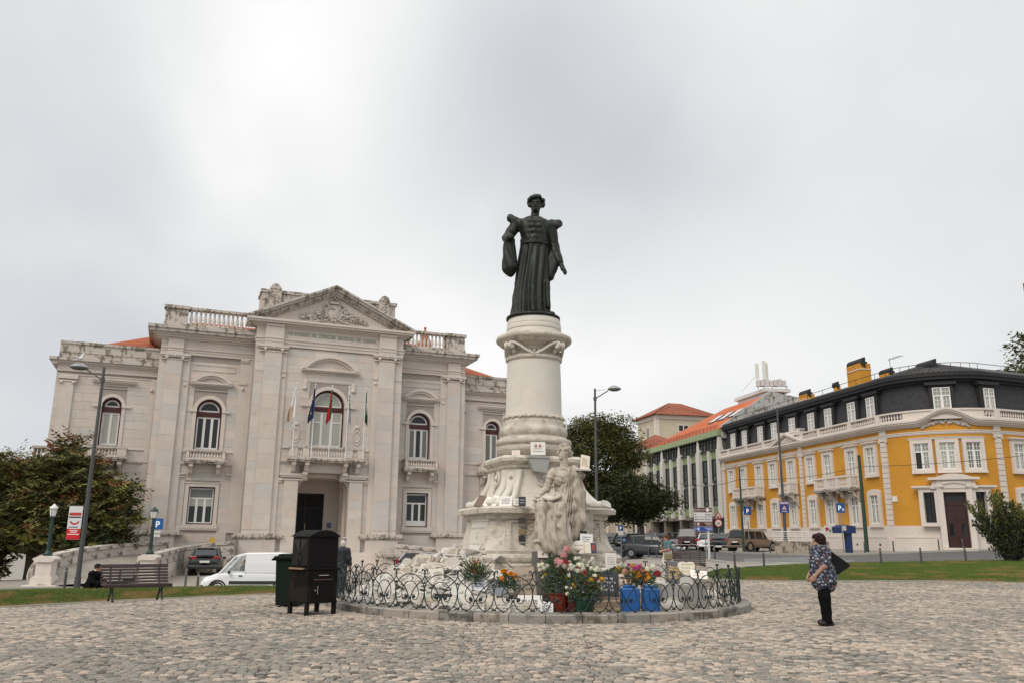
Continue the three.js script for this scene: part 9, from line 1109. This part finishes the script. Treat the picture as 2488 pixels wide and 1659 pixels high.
const floral = std([1, 1, 1], 0.75, { map: tex(256, (u, v) => { const n = 9, cx = u * n, cy = v * n, ix = Math.floor(cx), iy = Math.floor(cy); let c = [0.016, 0.018, 0.032]; for (let dy = -1; dy <= 1; dy++) for (let dx = -1; dx <= 1; dx++) { const gx = ((ix + dx) % n + n) % n, gy2 = ((iy + dy) % n + n) % n, h = hash2(gx, gy2, 5), px = ix + dx + hash2(gx, gy2, 1), py = iy + dy + hash2(gx, gy2, 2), d = Math.hypot(cx - px, cy - py), a = Math.atan2(cy - py, cx - px), r = 0.26 + 0.2 * hash2(gx, gy2, 3) + 0.08 * Math.sin(a * 5); if (d < r && h > 0.3) c = h < 0.55 ? [0.22, 0.26, 0.34] : h < 0.75 ? [0.09, 0.12, 0.2] : h < 0.88 ? [0.4, 0.4, 0.42] : [0.25, 0.1, 0.1]; if (d < 0.09) c = [0.45, 0.42, 0.36]; } return c; }, 2.4) });
const mTrou = phys([0.006, 0.006, 0.007], 0.9, { specularIntensity: 0.2 });
{
const y0 = 0.035; // shoes on the stones
const J = { head: [0, 1.50, 0.03], chest: [0, 1.28, -0.02], hip: [0, 0.93, -0.01], shL: [0.17, 1.33, -0.02], shR: [-0.17, 1.33, -0.02], elL: [0.235, 1.06, 0.045], elR: [-0.235, 1.06, 0.045], wrL: [0.13, 0.875, 0.2], wrR: [-0.13, 0.875, 0.2], hipL: [0.095, 0.86, -0.01], hipR: [-0.095, 0.86, -0.01], knL: [0.10, 0.47, 0.015], knR: [-0.09, 0.47, -0.03], anL: [0.10, 0.09, 0.0], anR: [-0.095, 0.09, -0.06] };
person('woman with short dark hair, floral blouse and black trousers, standing on the cobbles', [5.80, y0, -15.92], -86 * RAD, { J, fat: 1.12, hs: 1.05, box: [[-0.42, -0.02, -0.42], [0.42, 1.68, 0.5]], res: 110, up: { L: [0.8, 0.5, 0], R: [-0.8, 0.5, 0] },
hairC: [0.022, 0.008, 0.006], hair: [[0, 0.045, -0.03, 0.105, 0.105, 0.115], [0, -0.04, -0.06, 0.095, 0.085, 0.075], [0, 0.08, 0.045, 0.085, 0.05, 0.055], [0.07, 0.0, 0.0, 0.03, 0.06, 0.05], [-0.07, 0.0, 0.0, 0.03, 0.06, 0.05]],
clothes: [['blouse', [[0.15, 1.325, -0.02, -0.15, 1.325, -0.02, 0.095, 0.095], [0, 1.28, 0.01, 0, 0.92, 0.02, 0.175, 0.20], [0, 1.18, 0.07, 0, 0.98, 0.08, 0.12, 0.13], [0.02, 0.95, -0.02, 0.02, 0.79, -0.03, 0.205, 0.215], [-0.02, 0.95, -0.02, -0.02, 0.79, -0.03, 0.205, 0.215], [0.17, 1.31, -0.02, 0.225, 1.13, 0.015, 0.09, 0.088], [-0.17, 1.31, -0.02, -0.225, 1.13, 0.015, 0.09, 0.088], [0, 1.36, 0, 0, 1.40, 0.01, 0.075, 0.062]], [], 0.06, [-0.42, 0.5, -0.34], [0.42, 1.5, 0.34], 96, floral, 0.008],
['trousers', [[0.09, 0.9, -0.01, 0.10, 0.5, 0.015, 0.115, 0.088], [0.10, 0.5, 0.015, 0.10, 0.06, 0.0, 0.086, 0.078], [-0.09, 0.9, -0.02, -0.09, 0.5, -0.03, 0.115, 0.088], [-0.09, 0.5, -0.03, -0.095, 0.06, -0.06, 0.086, 0.078], [0.07, 0.9, -0.02, -0.07, 0.9, -0.02, 0.115, 0.115]], [], 0.04, [-0.32, 0.03, -0.26], [0.32, 1.1, 0.22], 90, mTrou, 0.006],
['shoes', [[0.10, 0.05, -0.05, 0.105, 0.045, 0.13, 0.05, 0.045], [-0.095, 0.05, -0.11, -0.10, 0.045, 0.07, 0.05, 0.045], [0.10, 0.02, -0.06, 0.10, 0.05, -0.06, 0.035, 0.035], [-0.095, 0.02, -0.12, -0.095, 0.05, -0.12, 0.035, 0.035]], [], 0.03, [-0.2, -0.03, -0.22], [0.2, 0.14, 0.24], 60, std([0.02, 0.012, 0.01], 0.5)]] });
const b = thing('shoulder_bag', 'large black leather bag hanging behind the shoulder of the woman in the floral blouse', 'bag', [5.80, y0, -15.92], -86 * RAD);
mesh('bag_body', sdfGeo((x, y, z) => { const u = (z + 0.36) / 0.2, v = (y - 1.06) / 0.18; const q = Math.max(Math.abs((x + 0.02) / 0.11) , 0); const tri = Math.max(-(z + 0.17), -(y - 0.9 - (z + 0.2) * -0.62), z + 0.17, 0) ; const yl = lerp(0.86, 1.06, clamp((-z - 0.18) / 0.33)), yh = lerp(1.30, 1.07, clamp((-z - 0.18) / 0.33)), dz = Math.max(-0.50 - z, z + 0.17), dy = Math.max(yl - y, y - yh), dx = Math.abs(x + 0.03) - 0.09; const m = Math.max(dx, dy, dz), o2 = Math.hypot(Math.max(dx, 0), Math.max(dy, 0), Math.max(dz, 0)); return (m > 0 ? o2 : m) - 0.018; }, [-0.25, 0.78, -0.62], [0.2, 1.42, -0.08], 60), phys([0.008, 0.008, 0.009], 0.5, { specularIntensity: 0.4 }), b); bag().tube([[-0.03, 1.27, -0.22], [-0.09, 1.41, -0.12], [-0.15, 1.435, -0.0], [-0.14, 1.36, 0.11], [-0.08, 1.2, 0.17]], 0.012, 24, 6).tube([[0.0, 1.25, -0.24], [-0.02, 1.36, -0.16], [-0.12, 1.425, -0.05]], 0.01, 16, 6).build('strap', mTrou, b);
}
{ // woman with a telephone behind the heap
const g = H(6.13, -34.3) + 0.03, J = { head: [0, 1.49, 0.02], chest: [0, 1.27, -0.02], hip: [0, 0.93, 0], shL: [0.16, 1.32, -0.02], shR: [-0.16, 1.32, -0.02], elL: [0.24, 1.05, 0.06], elR: [-0.22, 1.10, 0.12], wrL: [0.1, 1.0, 0.26], wrR: [-0.07, 1.36, 0.20], hipL: [0.09, 0.86, 0], hipR: [-0.09, 0.86, 0], knL: [0.1, 0.47, 0.02], knR: [-0.09, 0.47, 0], anL: [0.1, 0.08, 0], anR: [-0.09, 0.08, -0.02] };
person('woman in a teal shirt and white skirt holding a telephone to her face', [6.2, g, -33.6], -75 * RAD, { J, box: [[-0.4, -0.02, -0.32], [0.4, 1.66, 0.46]], res: 100, fat: 1.05, hairC: [0.10, 0.035, 0.02], hair: [[0, 0.04, -0.03, 0.1, 0.1, 0.105], [0, -0.05, -0.06, 0.09, 0.09, 0.06], [0, 0.075, 0.04, 0.08, 0.05, 0.05]],
clothes: [['shirt', [[0.14, 1.31, -0.02, -0.14, 1.31, -0.02, 0.09, 0.09], [0, 1.27, 0, 0, 0.98, 0.01, 0.155, 0.16], [0.16, 1.3, -0.02, 0.215, 1.14, 0.03, 0.08, 0.075], [-0.16, 1.3, -0.02, -0.2, 1.17, 0.06, 0.08, 0.075]], [], 0.05, [-0.34, 0.78, -0.26], [0.34, 1.44, 0.26], 60, std([0.08, 0.155, 0.17], 0.8), 0.006], ['skirt', [[0, 0.98, 0, 0, 0.55, 0, 0.16, 0.22]], [], 0.03, [-0.3, 0.3, -0.3], [0.3, 1.16, 0.3], 50, std([0.66, 0.63, 0.58], 0.8), 0.01], ['shoes', [[0.1, 0.04, -0.03, 0.1, 0.035, 0.12, 0.042, 0.038], [-0.09, 0.04, -0.05, -0.09, 0.035, 0.1, 0.042, 0.038]], [], 0.03, [-0.2, -0.02, -0.14], [0.2, 0.12, 0.22], 40, mTrou]] });
const b = thing('handbag', 'olive handbag with pink handles hanging from the arm of the telephone woman', 'bag', [6.2, g, -33.6], -75 * RAD); bag().rbox(0.12, 0.26, 0.34, 0.05, 0.28, 0.78, 0.1).build('bag_body', std([0.22, 0.2, 0.11], 0.7), b); bag().tube([[0.28, 0.9, 0.0], [0.26, 1.06, 0.04], [0.24, 1.1, 0.1], [0.26, 1.06, 0.16], [0.28, 0.9, 0.2]], 0.012, 20, 6).build('handle', std([0.5, 0.12, 0.2], 0.6), b);
const p = thing('telephone', 'small dark telephone in the raised hand of the woman in the teal shirt', 'telephone', [6.2, g, -33.6], -75 * RAD); bag().rbox(0.06, 0.13, 0.015, 0.006, -0.04, 1.44, 0.2, 0.4).build('case', mBlack, p); bag().box(0.05, 0.1, 0.002, -0.04, 1.444, 0.209, 0.4).build('screen', mGlass, p);
}
{ // white haired man seen from behind, walking away beyond the cabinet
const J = { head: [0, 1.56, 0.03], chest: [0, 1.33, 0], hip: [0, 0.96, 0], shL: [0.19, 1.38, -0.01], shR: [-0.19, 1.38, -0.01], elL: [0.25, 1.1, -0.03], elR: [-0.25, 1.1, 0], wrL: [0.25, 0.86, 0.08], wrR: [-0.25, 0.86, 0.12], hipL: [0.1, 0.9, 0], hipR: [-0.1, 0.9, 0], knL: [0.1, 0.5, 0.1], knR: [-0.1, 0.5, -0.02], anL: [0.1, 0.09, 0.08], anR: [-0.1, 0.12, -0.2] };
person('white haired man in a dark jacket walking away behind the cabinet', [-5.62, H(-5.62, -28.6) + 0.03, -28.6], 165 * RAD, { J, box: [[-0.42, -0.02, -0.36], [0.42, 1.74, 0.42]], res: 90, hairC: [0.55, 0.53, 0.5], hair: [[0, 0.035, -0.02, 0.094, 0.1, 0.105], [0, -0.03, -0.05, 0.085, 0.06, 0.06]],
clothes: [['jacket', [[0.17, 1.36, -0.01, -0.17, 1.36, -0.01, 0.1, 0.1], [0, 1.32, 0, 0, 0.9, 0, 0.175, 0.18], [0.2, 1.36, -0.01, 0.255, 1.1, -0.03, 0.085, 0.075], [0.255, 1.1, -0.03, 0.255, 0.9, 0.06, 0.075, 0.06], [-0.2, 1.36, -0.01, -0.255, 1.1, 0, 0.085, 0.075], [-0.255, 1.1, 0, -0.255, 0.9, 0.1, 0.075, 0.06], [0, 1.42, 0, 0, 1.46, 0.01, 0.07, 0.065]], [], 0.05, [-0.42, 0.66, -0.26], [0.42, 1.56, 0.28], 70, std([0.018, 0.02, 0.026], 0.8), 0.006], ['trousers', [[0.1, 0.92, 0, 0.1, 0.5, 0.1, 0.105, 0.085], [0.1, 0.5, 0.1, 0.1, 0.06, 0.08, 0.082, 0.075], [-0.1, 0.92, 0, -0.1, 0.5, -0.02, 0.105, 0.085], [-0.1, 0.5, -0.02, -0.1, 0.1, -0.2, 0.082, 0.075]], [], 0.04, [-0.3, -0.0, -0.34], [0.3, 1.08, 0.3], 60, std([0.03, 0.03, 0.034], 0.85)], ['shoes', [[0.1, 0.05, 0.06, 0.1, 0.04, 0.22, 0.048, 0.042], [-0.1, 0.09, -0.22, -0.1, 0.035, -0.08, 0.046, 0.04]], [], 0.03, [-0.2, -0.03, -0.32], [0.2, 0.18, 0.32], 40, mTrou]] });
}
{ // man in a black coat squatting low behind the left bench
const J = { head: [0, 0.94, 0.1], chest: [0, 0.72, 0.04], hip: [0, 0.36, -0.1], shL: [0.18, 0.76, 0.02], shR: [-0.18, 0.76, 0.02], elL: [0.23, 0.5, 0.1], elR: [-0.23, 0.5, 0.1], wrL: [0.12, 0.46, 0.32], wrR: [-0.12, 0.46, 0.32], hipL: [0.1, 0.32, -0.1], hipR: [-0.1, 0.32, -0.1], knL: [0.13, 0.46, 0.3], knR: [-0.13, 0.46, 0.3], anL: [0.12, 0.08, 0.06], anR: [-0.12, 0.08, 0.06] };
person('man in a black coat with pale collar squatting low behind the left bench', [-13.35, H(-13.35, -27.6) + 0.03, -27.6], 78 * RAD, { J, box: [[-0.42, -0.02, -0.4], [0.42, 1.16, 0.56]], res: 84, skin: [0.36, 0.19, 0.13], hairC: [0.015, 0.014, 0.015], hair: [[0, 0.04, -0.03, 0.094, 0.1, 0.1], [0, 0.06, 0.03, 0.08, 0.06, 0.05]],
clothes: [['coat', [[0.16, 0.75, 0.02, -0.16, 0.75, 0.02, 0.1, 0.1], [0, 0.72, 0.02, 0, 0.34, -0.1, 0.17, 0.2], [0, 0.34, -0.12, 0, 0.14, -0.16, 0.2, 0.2], [0.19, 0.74, 0.02, 0.235, 0.5, 0.1, 0.085, 0.075], [0.235, 0.5, 0.1, 0.14, 0.47, 0.27, 0.075, 0.06], [-0.19, 0.74, 0.02, -0.235, 0.5, 0.1, 0.085, 0.075], [-0.235, 0.5, 0.1, -0.14, 0.47, 0.27, 0.075, 0.06]], [], 0.05, [-0.42, -0.1, -0.46], [0.42, 0.92, 0.42], 64, mTrou, 0.008], ['collar', [[0.06, 0.84, 0.05, -0.06, 0.84, 0.05, 0.055, 0.055], [0, 0.83, -0.0, 0, 0.82, -0.01, 0.07, 0.07]], [], 0.03, [-0.16, 0.7, -0.14], [0.16, 0.94, 0.18], 30, std([0.6, 0.58, 0.5], 0.8)], ['trousers', [[0.1, 0.34, -0.08, 0.13, 0.47, 0.3, 0.11, 0.085], [0.13, 0.47, 0.3, 0.12, 0.08, 0.06, 0.085, 0.07], [-0.1, 0.34, -0.08, -0.13, 0.47, 0.3, 0.11, 0.085], [-0.13, 0.47, 0.3, -0.12, 0.08, 0.06, 0.085, 0.07]], [], 0.04, [-0.3, -0.02, -0.24], [0.3, 0.62, 0.46], 50, mTrou], ['shoes', [[0.12, 0.05, 0.02, 0.12, 0.04, 0.2, 0.046, 0.042], [-0.12, 0.05, 0.02, -0.12, 0.04, 0.2, 0.046, 0.042]], [], 0.03, [-0.22, -0.03, -0.1], [0.22, 0.14, 0.3], 36, mTrou]] });
}

renderer.render(scene, camera);
